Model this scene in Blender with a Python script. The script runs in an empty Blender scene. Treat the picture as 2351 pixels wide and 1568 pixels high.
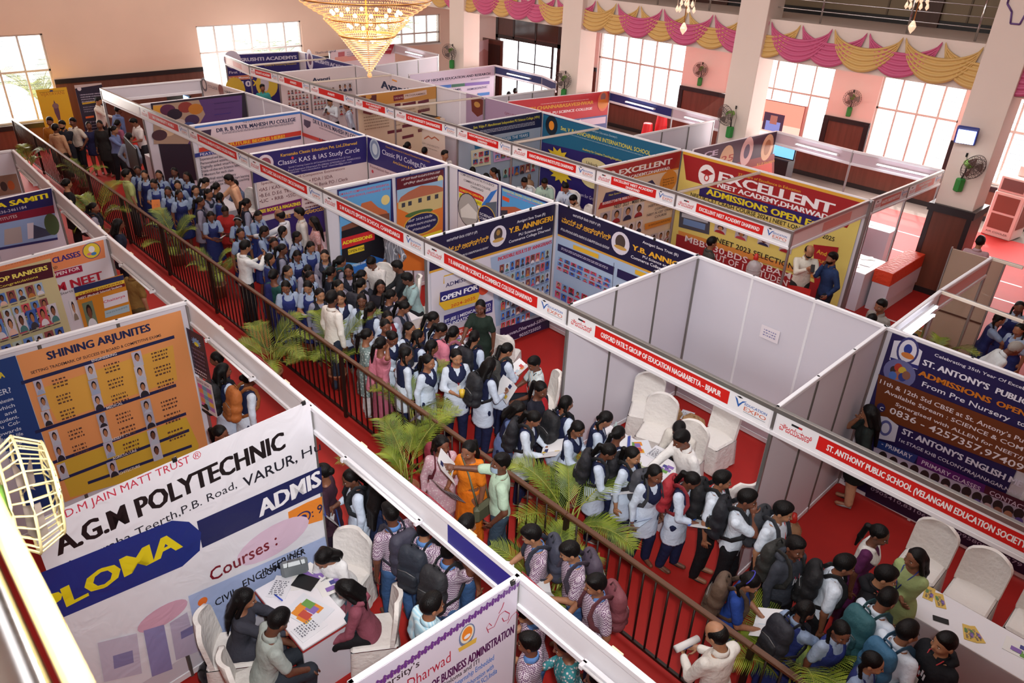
import bpy, math, random
import numpy as np
from mathutils import Vector, Matrix, Euler
random.seed(7)
C = bpy.context.scene.collection
SC = bpy.context.scene
# ---------------------------------------------------------------- camera
cam = bpy.data.objects.new('camera', bpy.data.cameras.new('camera')); C.objects.link(cam)
CAM = Vector((23.7263, -6.6004, 6.8774))
cam.location = CAM; cam.rotation_euler = (1.0621, -0.0362, 0.8153)
cam.data.sensor_width = 36.0; cam.data.lens = 1707.25 / 2351 * 36.0
cam.data.clip_start = 0.02; cam.data.clip_end = 200
cam.data.dof.use_dof = True; cam.data.dof.focus_distance = 10.0; cam.data.dof.aperture_fstop = 7.0
SC.camera = cam
# ---------------------------------------------------------------- daylight
w = bpy.data.worlds.new('daylight'); SC.world = w; w.use_nodes = True
w.node_tree.nodes['Background'].inputs[0].default_value = (0.93, 0.97, 1.0, 1)
w.node_tree.nodes['Background'].inputs[1].default_value = 4.0
sun = bpy.data.objects.new('sun', bpy.data.lights.new('sun', 'SUN')); C.objects.link(sun)
sun.data.energy = 7.0; sun.data.angle = math.radians(1.0); sun.data.color = (1, .95, .86)
sun.rotation_euler = Vector((.30, -.62, -.80)).to_track_quat('-Z', 'Y').to_euler()
def area(name, loc, target, sx, sy, power, col=(1, 1, 1)):
    l = bpy.data.lights.new(name, 'AREA'); l.shape = 'RECTANGLE'; l.size = sx; l.size_y = sy; l.energy = power; l.color = col
    o = bpy.data.objects.new(name, l); C.objects.link(o); o.location = loc
    o.rotation_euler = (Vector(target) - Vector(loc)).to_track_quat('-Z', 'Y').to_euler(); return o
# daylight through the window bands of the right and far walls, then an added fill from behind the photographer
area('window_daylight', (9, 17.2, 2.3), (11, 9, 0), 14, 2.2, 900, (1, .98, .97))
area('window_daylight', (17.5, 17.2, 2.3), (18, 9, 0), 6, 2.2, 800, (1, .98, .97))
area('window_daylight', (-4.0, 6.5, 2.4), (4, 4, 0), 4, 2, 150, (1, .93, .84))
area('window_daylight', (-4.0, -1.6, 2.0), (4, -1, 0), 2.5, 2.2, 150, (1, .95, .88))
area('window_daylight', (14, -12.2, 7.6), (13, 2, 1.5), 22, 3.2, 1300, (.93, .97, 1))  # added soft fill facing the fascias; the wall behind has no window
# unseen overhead fill added for the general level, and the photographer's flash
area('ceiling_fill', (3, 3, 9.3), (3, 3, 0), 7, 7, 400, (1, .90, .82))
area('ceiling_fill', (11.5, 2, 9.3), (11.5, 2, 0), 7, 7, 350, (.98, .97, 1))
area('ceiling_fill', (20, 2, 9.3), (20, 2, 0), 7, 7, 360, (.96, .98, 1))
fl = area('camera_flash', (23.86, -6.46, 7.15), (15.6, -.6, 1), .22, .22, 160, (.98, .99, 1)); fl.data.spread = math.radians(84)
SC.view_settings.view_transform = 'Standard'; SC.view_settings.look = 'None'
SC.view_settings.gamma = 1; SC.view_settings.exposure = 0.0; SC.view_settings.use_curve_mapping = False
SC.cycles.max_bounces = 6; SC.cycles.diffuse_bounces = 3; SC.cycles.glossy_bounces = 2; SC.cycles.transmission_bounces = 4
SC.cycles.sample_clamp_indirect = 4.0; SC.cycles.caustics_reflective = False; SC.cycles.caustics_refractive = False
# ---------------------------------------------------------------- materials
def lin(h):
    v = [int(h[i:i + 2], 16) / 255 for i in (0, 2, 4)]
    return tuple((x / 12.92 if x <= .04045 else ((x + .055) / 1.055) ** 2.4) for x in v) + (1,)
MATS = {}
def mat(h, rough=.55, metal=0.0, kind='plain', emit=0.0, alpha=1.0, spec=.5):
    key = (h, rough, metal, kind, emit, alpha, spec)
    if key in MATS: return MATS[key]
    m = bpy.data.materials.new(kind + '_' + h); m.use_nodes = True
    nt = m.node_tree; b = nt.nodes['Principled BSDF']
    b.inputs['Base Color'].default_value = lin(h); b.inputs['Roughness'].default_value = rough
    b.inputs['Metallic'].default_value = metal; b.inputs['Specular IOR Level'].default_value = spec
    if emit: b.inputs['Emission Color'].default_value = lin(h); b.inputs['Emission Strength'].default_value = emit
    if alpha < 1: b.inputs['Alpha'].default_value = alpha
    N = lambda t: nt.nodes.new(t); L = nt.links.new
    def coord(s):
        t = N('ShaderNodeTexCoord'); mp = N('ShaderNodeMapping'); L(t.outputs['Object'], mp.inputs[0]); mp.inputs['Scale'].default_value = (s, s, s) if not isinstance(s, tuple) else s
        return mp.outputs[0]
    def ramp2(fac, c0, c1, p0=.45, p1=.55):
        r = N('ShaderNodeValToRGB'); L(fac, r.inputs[0]); r.color_ramp.elements[0].position = p0; r.color_ramp.elements[1].position = p1
        r.color_ramp.elements[0].color = c0; r.color_ramp.elements[1].color = c1; L(r.outputs[0], b.inputs['Base Color']); return r
    c = lin(h); dk = tuple(x * .72 for x in c[:3]) + (1,)
    if kind == 'cloth':
        n = N('ShaderNodeTexNoise'); L(coord(9), n.inputs['Vector']); n.inputs['Scale'].default_value = 1.6; n.inputs['Detail'].default_value = 3
        bp = N('ShaderNodeBump'); bp.inputs['Strength'].default_value = .55; bp.inputs['Distance'].default_value = .03; L(n.outputs[0], bp.inputs['Height']); L(bp.outputs[0], b.inputs['Normal'])
    elif kind in ('vinyl',):
        n = N('ShaderNodeTexNoise'); L(coord(1.6), n.inputs['Vector']); n.inputs['Scale'].default_value = 2.0; n.inputs['Detail'].default_value = 2; n.inputs['Distortion'].default_value = 1.5
        bp = N('ShaderNodeBump'); bp.inputs['Strength'].default_value = .25; bp.inputs['Distance'].default_value = .05; L(n.outputs[0], bp.inputs['Height']); L(bp.outputs[0], b.inputs['Normal'])
    elif kind == 'check':
        t = N('ShaderNodeTexChecker'); L(coord(75), t.inputs['Vector']); t.inputs['Scale'].default_value = 1
        t.inputs['Color1'].default_value = lin('d6c9d2'); t.inputs['Color2'].default_value = c; L(t.outputs[0], b.inputs['Base Color'])
    elif kind == 'plaid':
        t = N('ShaderNodeTexBrick'); L(coord(11), t.inputs['Vector']); t.inputs['Scale'].default_value = 1; t.inputs['Mortar Size'].default_value = .05; t.offset = 0
        t.inputs['Brick Width'].default_value = .9; t.inputs['Row Height'].default_value = .9
        t.inputs['Color1'].default_value = c; t.inputs['Color2'].default_value = dk; t.inputs['Mortar'].default_value = lin('c9c9d0'); L(t.outputs[0], b.inputs['Base Color'])
    elif kind in ('floral', 'dots'):
        t = N('ShaderNodeTexVoronoi'); L(coord(34 if kind == 'floral' else 26), t.inputs['Vector']); t.inputs['Scale'].default_value = 1
        ramp2(t.outputs['Distance'], lin('d9c4c6') if kind == 'floral' else lin('c3cfcb'), c, .2, .42)
    elif kind == 'stripe':
        t = N('ShaderNodeTexWave'); L(coord(1), t.inputs['Vector']); t.inputs['Scale'].default_value = 11; ramp2(t.outputs[0], c, lin('cfe6ee'), .4, .6)
    elif kind == 'wood':
        n = N('ShaderNodeTexNoise'); L(coord((1, 1, .08)), n.inputs['Vector']); n.inputs['Scale'].default_value = 8; n.inputs['Detail'].default_value = 4; ramp2(n.outputs[0], dk, c, .35, .65)
    elif kind == 'leaf':
        n = N('ShaderNodeTexNoise'); L(coord(3), n.inputs['Vector']); n.inputs['Scale'].default_value = 1.5; ramp2(n.outputs[0], lin('5a6e1e'), c, .35, .65)
    elif kind == 'plaster':
        n = N('ShaderNodeTexNoise'); L(coord(.5), n.inputs['Vector']); n.inputs['Scale'].default_value = 1.2; n.inputs['Detail'].default_value = 4; ramp2(n.outputs[0], tuple(x * .93 for x in c[:3]) + (1,), c, .3, .7)
    elif kind == 'carpet':
        n = N('ShaderNodeTexNoise'); L(coord(1.2), n.inputs['Vector']); n.inputs['Scale'].default_value = 1.3; n.inputs['Detail'].default_value = 5; ramp2(n.outputs[0], tuple(x * .86 for x in c[:3]) + (1,), c, .3, .7)
    elif kind == 'tiles':
        t = N('ShaderNodeTexBrick'); L(coord(1.6), t.inputs['Vector']); t.inputs['Scale'].default_value = 1; t.offset = 0; t.inputs['Brick Width'].default_value = 1; t.inputs['Row Height'].default_value = 1
        t.inputs['Mortar Size'].default_value = .008; t.inputs['Color1'].default_value = c; t.inputs['Color2'].default_value = tuple(x * .9 for x in c[:3]) + (1,); t.inputs['Mortar'].default_value = dk; L(t.outputs[0], b.inputs['Base Color'])
    elif kind == 'brushed':
        n = N('ShaderNodeTexNoise'); L(coord((40, 40, 1)), n.inputs['Vector']); n.inputs['Scale'].default_value = 4; r = N('ShaderNodeMapRange'); L(n.outputs[0], r.inputs[0]); r.inputs[3].default_value = rough * .7; r.inputs[4].default_value = rough * 1.3; L(r.outputs[0], b.inputs['Roughness'])
    elif kind == 'skin':
        n = N('ShaderNodeTexNoise'); L(coord(14), n.inputs['Vector']); n.inputs['Scale'].default_value = 2; ramp2(n.outputs[0], tuple(x * .85 for x in c[:3]) + (1,), c, .3, .7)
    elif kind == 'hairy':
        n = N('ShaderNodeTexNoise'); L(coord((60, 60, 6)), n.inputs['Vector']); n.inputs['Scale'].default_value = 2
        bp = N('ShaderNodeBump'); bp.inputs['Strength'].default_value = .5; bp.inputs['Distance'].default_value = .01; L(n.outputs[0], bp.inputs['Height']); L(bp.outputs[0], b.inputs['Normal'])
    elif kind == 'beads':
        b.inputs['Transmission Weight'].default_value = .35
    MATS[key] = m; return m
# ---------------------------------------------------------------- mesh builder
class MB:
    def __init__(s): s.v = []; s.f = []; s.m = []; s.mats = []; s.n = 0; s.sm = []
    def mi(s, m):
        if m not in s.mats: s.mats.append(m)
        return s.mats.index(m)
    def add(s, vs, fs, m, smooth=False):
        k = s.mi(m); o = s.n; s.v.extend(map(tuple, vs)); s.n += len(vs)
        for f in fs: s.f.append(tuple(o + i for i in f)); s.m.append(k); s.sm.append(smooth)
    def box(s, x0, y0, z0, x1, y1, z1, m, bev=0.0, M=None):
        if bev:
            b = min(bev, (x1 - x0) / 2.01, (y1 - y0) / 2.01, (z1 - z0) / 2.01); vs = []; fs = []
            import itertools
            for sx, sy, sz in itertools.product((0, 1), repeat=3):
                X, Y, Z = (x0, x1)[sx], (y0, y1)[sy], (z0, z1)[sz]; dx, dy, dz = b * (1 - 2 * sx), b * (1 - 2 * sy), b * (1 - 2 * sz)
                vs += [(X, Y + dy, Z + dz), (X + dx, Y, Z + dz), (X + dx, Y + dy, Z)]
            import bmesh
            bm = bmesh.new(); [bm.verts.new(v) for v in vs]; r = bmesh.ops.convex_hull(bm, input=bm.verts[:]); bm.verts.index_update()
            vs = [v.co[:] for v in bm.verts]; fs = [[v.index for v in f.verts] for f in bm.faces]; bm.free()
        else:
            vs = [(x, y, z) for x in (x0, x1) for y in (y0, y1) for z in (z0, z1)]
            fs = [(0, 1, 3, 2), (4, 6, 7, 5), (0, 4, 5, 1), (2, 3, 7, 6), (0, 2, 6, 4), (1, 5, 7, 3)]
        if M is not None: vs = [tuple(M @ Vector(v)) for v in vs]
        s.add(vs, fs, m); return s
    def tube(s, path, r, m, n=8, closed=False, caps=True, flat=1.0, up=(0, 0, 1)):
        P = [Vector(p) for p in path]; k = len(P); R = r if isinstance(r, (list, tuple)) else [r] * k; vs = []; fs = []
        for i in range(k):
            if closed: t = P[(i + 1) % k] - P[i - 1]
            else: t = P[min(i + 1, k - 1)] - P[max(i - 1, 0)]
            t = t.normalized() if t.length > 1e-9 else Vector((0, 0, 1)); u = Vector(up)
            if abs(t.dot(u)) > .95: u = Vector((1, 0, 0))
            a = t.cross(u).normalized(); b = a.cross(t)
            for j in range(n):
                q = 2 * math.pi * j / n; vs.append(P[i] + a * (R[i] * math.cos(q)) + b * (R[i] * flat * math.sin(q)))
        for i in range(k if closed else k - 1):
            for j in range(n):
                a0 = i * n + j; a1 = i * n + (j + 1) % n; b0 = ((i + 1) % k) * n + j; b1 = ((i + 1) % k) * n + (j + 1) % n; fs.append((a0, a1, b1, b0))
        if caps and not closed: fs.append(tuple(range(n - 1, -1, -1))); fs.append(tuple((k - 1) * n + j for j in range(n)))
        s.add(vs, fs, m, True); return s
    def lathe(s, prof, m, n=16, c=(0, 0, 0), M=None):
        vs = []; fs = []
        for r, z in prof:
            for j in range(n): a = 2 * math.pi * j / n; vs.append(Vector((c[0] + r * math.cos(a), c[1] + r * math.sin(a), c[2] + z)))
        for i in range(len(prof) - 1):
            for j in range(n): fs.append((i * n + j, i * n + (j + 1) % n, (i + 1) * n + (j + 1) % n, (i + 1) * n + j))
        if M is not None: vs = [M @ v for v in vs]
        s.add(vs, fs, m, True); return s
    def grid(s, fn, nu, nv, m, smooth=True):
        vs = [fn(i / nu, j / nv) for i in range(nu + 1) for j in range(nv + 1)]
        fs = [(i * (nv + 1) + j, (i + 1) * (nv + 1) + j, (i + 1) * (nv + 1) + j + 1, i * (nv + 1) + j + 1) for i in range(nu) for j in range(nv)]
        s.add(vs, fs, m, smooth); return s
    def ball(s, c, r, m, n=10, k=6, sc=(1, 1, 1)):
        pr = [(max(1e-4, math.sin(math.pi * i / k)) * r, -math.cos(math.pi * i / k) * r) for i in range(k + 1)]
        M = Matrix.Translation(c) @ Matrix.Diagonal((*sc, 1)); return s.lathe(pr, m, n, M=M)
    def mesh(s, name):
        me = bpy.data.meshes.new(name); me.from_pydata(s.v, [], s.f)
        for m in s.mats: me.materials.append(m)
        me.polygons.foreach_set('material_index', s.m); me.polygons.foreach_set('use_smooth', s.sm); me.update(); return me
    def build(s, name, parent=None, loc=(0, 0, 0), rot=(0, 0, 0)): return obj(name, s.mesh(name), parent, loc, rot)
def obj(name, data, parent=None, loc=(0, 0, 0), rot=(0, 0, 0)):
    o = bpy.data.objects.new(name, data); C.objects.link(o); o.location = loc; o.rotation_euler = rot
    if parent is not None: o.parent = parent
    return o
def tag(o, label, cat, group=None, kind=None):
    o['label'] = label; o['category'] = cat
    if group: o['group'] = group
    if kind: o['kind'] = kind
    return o
def struct(o): o['kind'] = 'structure'; return o
def empty(name, loc=(0, 0, 0), rz=0.0):
    o = bpy.data.objects.new(name, None); C.objects.link(o); o.location = loc; o.rotation_euler = (0, 0, rz); o.empty_display_size = .2; return o
def dup(root, loc, rz=0.0):
    r = root.copy(); C.objects.link(r); r.location = loc; r.rotation_euler = (0, 0, rz)
    for ch in list(root.children):
        c = ch.copy(); C.objects.link(c); c.parent = r
        for g in ch.children:
            d = g.copy(); C.objects.link(d); d.parent = c
    return r
def recolor(o, m, slot=0):
    o.material_slots[slot].link = 'OBJECT'; o.material_slots[slot].material = m
ALU = mat('a9a8a6', .35, .8, 'brushed'); WHT = mat('e9e6ea', .45); PANEL = mat('d9d3dc', .5, kind='plaster'); GRYM = mat('77746f', .4, .6, 'brushed'); BLK = mat('141416', .5); STEEL = mat('c9c8c6', .18, 1.0, 'brushed')
WOODD = mat('3a2118', .4, kind='wood'); WOODM = mat('6a3a2a', .4, kind='wood'); DADO = mat('6e4438', .4, kind='wood'); DARKT = mat('231d1f', .35)
# ---------------------------------------------------------------- hall shell
def simple(name, m, *boxes, bev=0):
    b = MB()
    for x in boxes: b.box(*x, m, bev=bev)
    return b.build(name)
PEACH = mat('efcdb6', .7, kind='plaster'); CREAM = mat('f0ddd0', .7, kind='plaster'); PINKW = mat('f6ded6', .7, kind='plaster')
struct(simple('floor', mat('6f625c', .35, kind='tiles'), (-4.5, -12.5, -.1, 32, 17.7, 0)))
b = MB(); b.box(-4.1, -12, 0.001, 31, 16.2, .012, mat('ac221c', .65, kind='carpet', spec=.3))
PALE_STRIP = mat('e6d9d8', .5)
for x0, y0, x1, y1 in ((17.6, 12.9, 20.6, 12.96), (19.0, 11.75, 22.5, 11.81), (20.9, 9.6, 26, 9.65), (21.2, 7.2, 26, 7.25), (14, 14.4, 19.5, 14.45), (24.2, 12.0, 24.26, 16.2), (19.2, 8.72, 20.1, 8.78), (20.05, 8.72, 20.11, 9.6)):
    b.box(x0, y0, .012, x1, y1, .014, PALE_STRIP)  # thin pale strips across the carpet
struct(b.build('floor_carpet'))
struct(simple('ceiling', mat('e8ddd2', .8), (-4.5, -12.5, 9.8, 32, 17.7, 10)))
# far wall x=-4.25, openings y0,y1,z0,z1
def wall_cut(name, m, axis, c0, c1, a0, a1, top, holes):
    b = MB(); ed = sorted({a0, a1} | {h[0] for h in holes} | {h[1] for h in holes})
    for s, e in zip(ed[:-1], ed[1:]):
        hs = [h for h in holes if h[0] <= s + 1e-6 and h[1] >= e - 1e-6]; zz = 0.0
        for h in sorted(hs, key=lambda h: h[2]) + [(0, 0, top, top)]:
            if h[2] > zz + 1e-4:
                if axis == 'x': b.box(c0, s, zz, c1, e, h[2], m)
                else: b.box(s, c0, zz, e, c1, h[2], m)
            zz = h[3]
    return struct(b.build(name))
HF = [(-2.9, -.12, .85, 3.46), (4.7, 8.78, 1.0, 3.44), (12.2, 15.58, 2.25, 3.42), (16.73, 17.22, 2.25, 3.42)]
wall_cut('wall_back', PEACH, 'x', -4.55, -4.25, -12.5, 17.7, 9.8, HF)
HR = [(-2.55, 1.4, 0, 3.55), (3.46, 7.5, 1.02, 3.5), (9.75, 13.08, 1.02, 3.42), (14.55, 16.9, 1.02, 3.42), (17.7, 20.2, 1.02, 3.4), (22, 25, 1.02, 3.4)]
wall_cut('wall_right', PINKW, 'y', 17.4, 17.7, -4.5, 32, 9.8, HR)
struct(simple('wall_left', PEACH, (-4.5, -12.8, 0, 32, -12.5, 9.8))); struct(simple('wall_front', PEACH, (32, -12.5, 0, 32.3, 17.7, 9.8)))
# wooden dado with dark trims
def dado(name, boxes):
    b = MB()
    for ax, c, s, e, z in boxes:
        if ax == 'y':
            b.box(s, c - .03, .1, e, c, z - .1, DADO); b.box(s, c - .06, z - .1, e, c, z + .04, DARKT); b.box(s, c - .05, 0, e, c, .14, DARKT)
        else:
            b.box(c, s, .1, c + .03, e, z - .1, DADO); b.box(c, s, z - .1, c + .06, e, z + .04, DARKT); b.box(c, s, 0, c + .05, e, .14, DARKT)
    return struct(b.build(name))
dado('trim_1', [('y', 17.39, a, e, z) for a, e, z in ((1.4, 3.46, 2.05), (3.46, 7.5, .95), (7.5, 9.75, 2.02), (9.75, 13.08, .95), (13.08, 14.55, 1.98), (14.55, 16.9, .95), (16.9, 17.7, 1.96), (17.7, 20.2, .95), (20.2, 22, 1.96))])
b = MB()
for a, e in ((7.5, 9.75), (13.08, 14.55), (16.9, 17.7), (20.2, 22)):
    for q in (a, e - .16): b.box(q, 17.32, .9, q + .16, 17.395, 1.95, DARKT)
struct(b.build('trim_2'))
dado('trim_3', [('x', -4.24, a, e, z) for a, e, z in ((-12, -2.9, 2.05), (-2.9, -.12, .8), (-.12, 4.7, 2.05), (4.7, 8.78, .9), (8.78, 12.2, 2.05))])
# windows
FRAME = mat('d9cfc6', .5); BAR = mat('4a4448', .5, .3); PANE = mat('c9d6da', .08, alpha=.22)
def window(name, axis, c, s, e, z0, z1, nm, zt, lattice=9):
    r = struct(empty(name, (0, 0, 0))); P = (lambda a, z, d: (a, c + d, z)) if axis == 'y' else (lambda a, z, d: (c + d, a, z))
    def bar(b, a0, q0, a1, q1, d0, d1, m):
        p, q = P(a0, q0, d0), P(a1, q1, d1); b.box(min(p[0], q[0]), min(p[1], q[1]), min(p[2], q[2]), max(p[0], q[0]), max(p[1], q[1]), max(p[2], q[2]), m)
    sg = 1 if axis == 'y' else -1
    b = MB()
    for a in (s, e - .05): bar(b, a, z0, a + .05, z1, sg * .02, sg * .14, FRAME)
    for z in (z0, z1 - .05, zt): bar(b, s, z, e, z + .06, sg * .02, sg * .14, FRAME)
    for i in range(1, nm): a = s + (e - s) * i / nm; bar(b, a - .025, z0, a + .025, z1, sg * .04, sg * .12, FRAME)
    b.build('window_frame', r)
    b = MB()
    z = z0 + .1
    while z < z1: bar(b, s, z - .004, e, z + .004, sg * .125, sg * .135, BAR); z += (z1 - z0) / (lattice * 2)
    b.build('window_grille', r)
    b = MB(); bar(b, s, z0, e, z1, sg * .16, sg * .165, PANE); b.build('window_pane', r)
    b = MB(); bar(b, s - .02, z0 - .06, e + .02, z0, -sg * .06, sg * .2, FRAME); b.build('window_sill', r); return r
for i, (s, e, z0, z1) in enumerate(HR[1:]): window(f'window_{i + 1}', 'y', 17.45, s, e, z0, z1, (6, 5, 4, 4, 5)[i], z0 + 1.45)
for i, (s, e, z0, z1) in enumerate(HF): window(f'window_{i + 6}', 'x', -4.3, s, e, z0, z1, (4, 6, 5, 1)[i], z0 + (1.5 if z0 < 2 else .4))
# brown entrance door
r = struct(empty('door_1', (0, 0, 0))); b = MB()
b.box(-2.55, 17.38, 2.62, 1.4, 17.5, 3.55, WOODM); b.box(-2.55, 17.36, 0, -2.4, 17.5, 3.55, WOODD); b.box(1.25, 17.36, 0, 1.4, 17.5, 3.55, WOODD); b.box(-2.55, 17.36, 2.55, 1.4, 17.5, 2.7, WOODD); b.box(-2.55, 17.36, 3.45, 1.4, 17.5, 3.55, WOODD)
for x in (-1.4, -.05): b.box(x - .05, 17.36, 2.62, x + .05, 17.5, 3.5, WOODD)
for x0, x1 in ((-1.33, -.12), (.02, 1.2)): b.box(x0, 17.372, 2.75, x1, 17.38, 3.42, mat('4a2c20', .12))
b.build('door_frame', r)
b = MB(); b.box(-2.5, 16.55, .02, -1.2, 16.6, 2.6, WOODM)
for z in (.2, 1.4): b.box(-2.35, 16.535, z, -1.35, 16.55, z + 1.0, WOODD)
b.build('door_leaf', r, rot=(0, 0, 0))
b = MB(); b.box(-1.15, 17.4, .02, -1.1, 17.45, 2.55, BAR); b.box(.9, 17.4, .02, 1.0, 17.45, 2.55, BAR); b.box(-1.15, 17.4, 1.7, 1, 17.43, 1.75, BAR); b.box(-.1, 17.4, 0, -.05, 17.43, 2.55, BAR); b.build('door_grille', r)
# columns with dado boxes, gallery slab and beam
PURP = mat('6a4a86', .5)
for i, x in enumerate((2.3, 7.55, 13.33, 18.84)):
    r = struct(empty('column', (x, 10.78, 0))); b = MB(); b.box(0, 0, 0, .76, .72, 9.8, CREAM, bev=.01); b.build('column_shaft', r)
    b = MB(); b.box(-.05, -.05, 0, .81, .77, 1.86, WOODM); b.box(-.09, -.09, 1.86, .85, .81, 2.02, DARKT)
    for q in (-.055, .72): b.box(q, -.06, 0, q + .1, -.05, 1.86, DARKT)
    b.box(-.06, -.06, 0, .82, .78, .14, DARKT); b.build('column_dado', r)
    b = MB(); y = -.012
    for p, q in (((.14, 5.95), (.14, 8.6)), ((.62, 5.95), (.62, 8.6)), ((.14, 5.95), (.26, 5.82)), ((.62, 5.95), (.5, 5.82)), ((.26, 5.82), (.3, 5.62)), ((.5, 5.82), (.46, 5.62)), ((.3, 5.62), (.46, 5.62))): b.tube([(p[0], y, p[1]), (q[0], y, q[1])], .018, PURP, 6)
    b.build('column_ornament', r)
for i, x in enumerate((2.3, 7.55, 13.33, 18.84)):
    struct(simple('column', PEACH, (x, -8.2, 0, x + .76, -7.45, 9.8), bev=.01))
struct(simple('gallery_slab', CREAM, (-4.25, 10.98, 4.32, 32, 17.4, 5.2)))
b = MB(); b.box(-4.25, 13.25, 5.2, 32, 13.4, 9.8, mat('8a785e', .6, kind='plaster')); b.box(-4.25, 13.2, 5.2, 32, 13.25, 5.36, BLK)
for x0, x1 in ((9.3, 11.5), (16.4, 17.05), (20, 21.5), (3, 4.2)): b.box(x0, 13.15, 5.2, x1, 13.25, 7.6, mat('4a2a20', .4, kind='wood'))
for x in (12.6, 14.2, 15.8, 17.6): b.box(x, 13.22, 5.36, x + .04, 13.25, 8, mat('6a5a46', .6))
struct(b.build('gallery_wall'))
struct(simple('balcony_slab', CREAM, (-4.25, -12.5, 4.75, 32, -6.78, 5.15)))
# gallery railing
r = tag(empty('gallery_railing', (0, 0, 0)), 'steel railing of the upper gallery above the swags', 'railing')
for x in (3.8, 5.4, 7.0, 8.9, 10.6, 12.22, 13.75, 15.2, 17.15, 18.5, 20.3, 22): MB().tube([(x, 11.2, 5.2), (x, 11.2, 6.2)], .024, STEEL).build('post', r)
for z in (5.45, 5.65, 5.85, 6.05): MB().tube([(2, 11.2, z), (24, 11.2, z)], .012, STEEL).build('rod', r)
MB().tube([(2, 11.2, 6.22), (24, 11.2, 6.22)], .03, STEEL).build('handrail', r)
# balcony rail right under the photographer
r = tag(empty('balcony_rail', (0, 0, 0)), 'blurred steel balcony rail with yellow wooden edge and pink cloth', 'railing')
MB().tube([(16, -6.630, 6.3), (26, -6.630, 6.3)], .042, STEEL, 20).build('handrail', r)
MB().box(16, -6.582, 6.27, 26, -6.562, 6.312, mat('dcc27e', .5, kind='wood'), bev=.004).build('edge_strip', r)
MB().grid(lambda u, v: (20 + u * 2.93, -6.592 + .014 * v, 6.318 + .004 * math.sin(u * 60 + v * 3)), 60, 4, mat('e58ac0', .6)).build('pink_cloth', r)
for x in (17, 19, 21, 25): MB().tube([(x, -6.84, 5.1), (x, -6.84, 6.15), (x, -6.64, 6.28)], .02, STEEL).build('post', r)
# swags along the gallery edge
GOLD = mat('d9b06a', .5, kind='plain'); ROSE = mat('cf5f86', .5, kind='plain')
def swag(x0, wd, m, y, drop, top=5.17):
    def fn(u, v):
        a = 4 * u * (1 - u); g = .55 + .45 * min(1, a * 1.6)
        d = (.30 + v * (drop - .30)) * (a ** .62); px = x0 + wd * (u + (.5 - u) * .18 * (1 - a) * 0)
        return (px, y - .03 * a - .018 * math.sin(v * 30) * min(1, a * 2) - .05 * a * v, top - .02 - d - .05 * v * (1 - a))
    o = MB().grid(fn, 22, 36, m).build('swag_drape')
    o.modifiers.new('cloth', 'SOLIDIFY').thickness = .006; return o
ORD = 'zeroth first second third fourth fifth sixth seventh eighth ninth tenth eleventh twelfth thirteenth fourteenth fifteenth sixteenth seventeenth eighteenth nineteenth twentieth twenty-first twenty-second twenty-third twenty-fourth twenty-fifth twenty-sixth'.split()
k = 0; names = ['rose', 'gold']
for i in range(26):
    x = .9 + i * .78; g = [1, 0, 1, 0, 1, 0, 0, 1, 0, 1, 1, 0][i % 12]
    o = swag(x, 1.5, GOLD if g else ROSE, 10.94 - .02 * (i % 2), .80)
    k += 1
    tag(o, f'{names[g]} satin swag, {ORD[k]} along the gallery edge from the far wall', 'swag', 'satin swags along the gallery edge')
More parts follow.
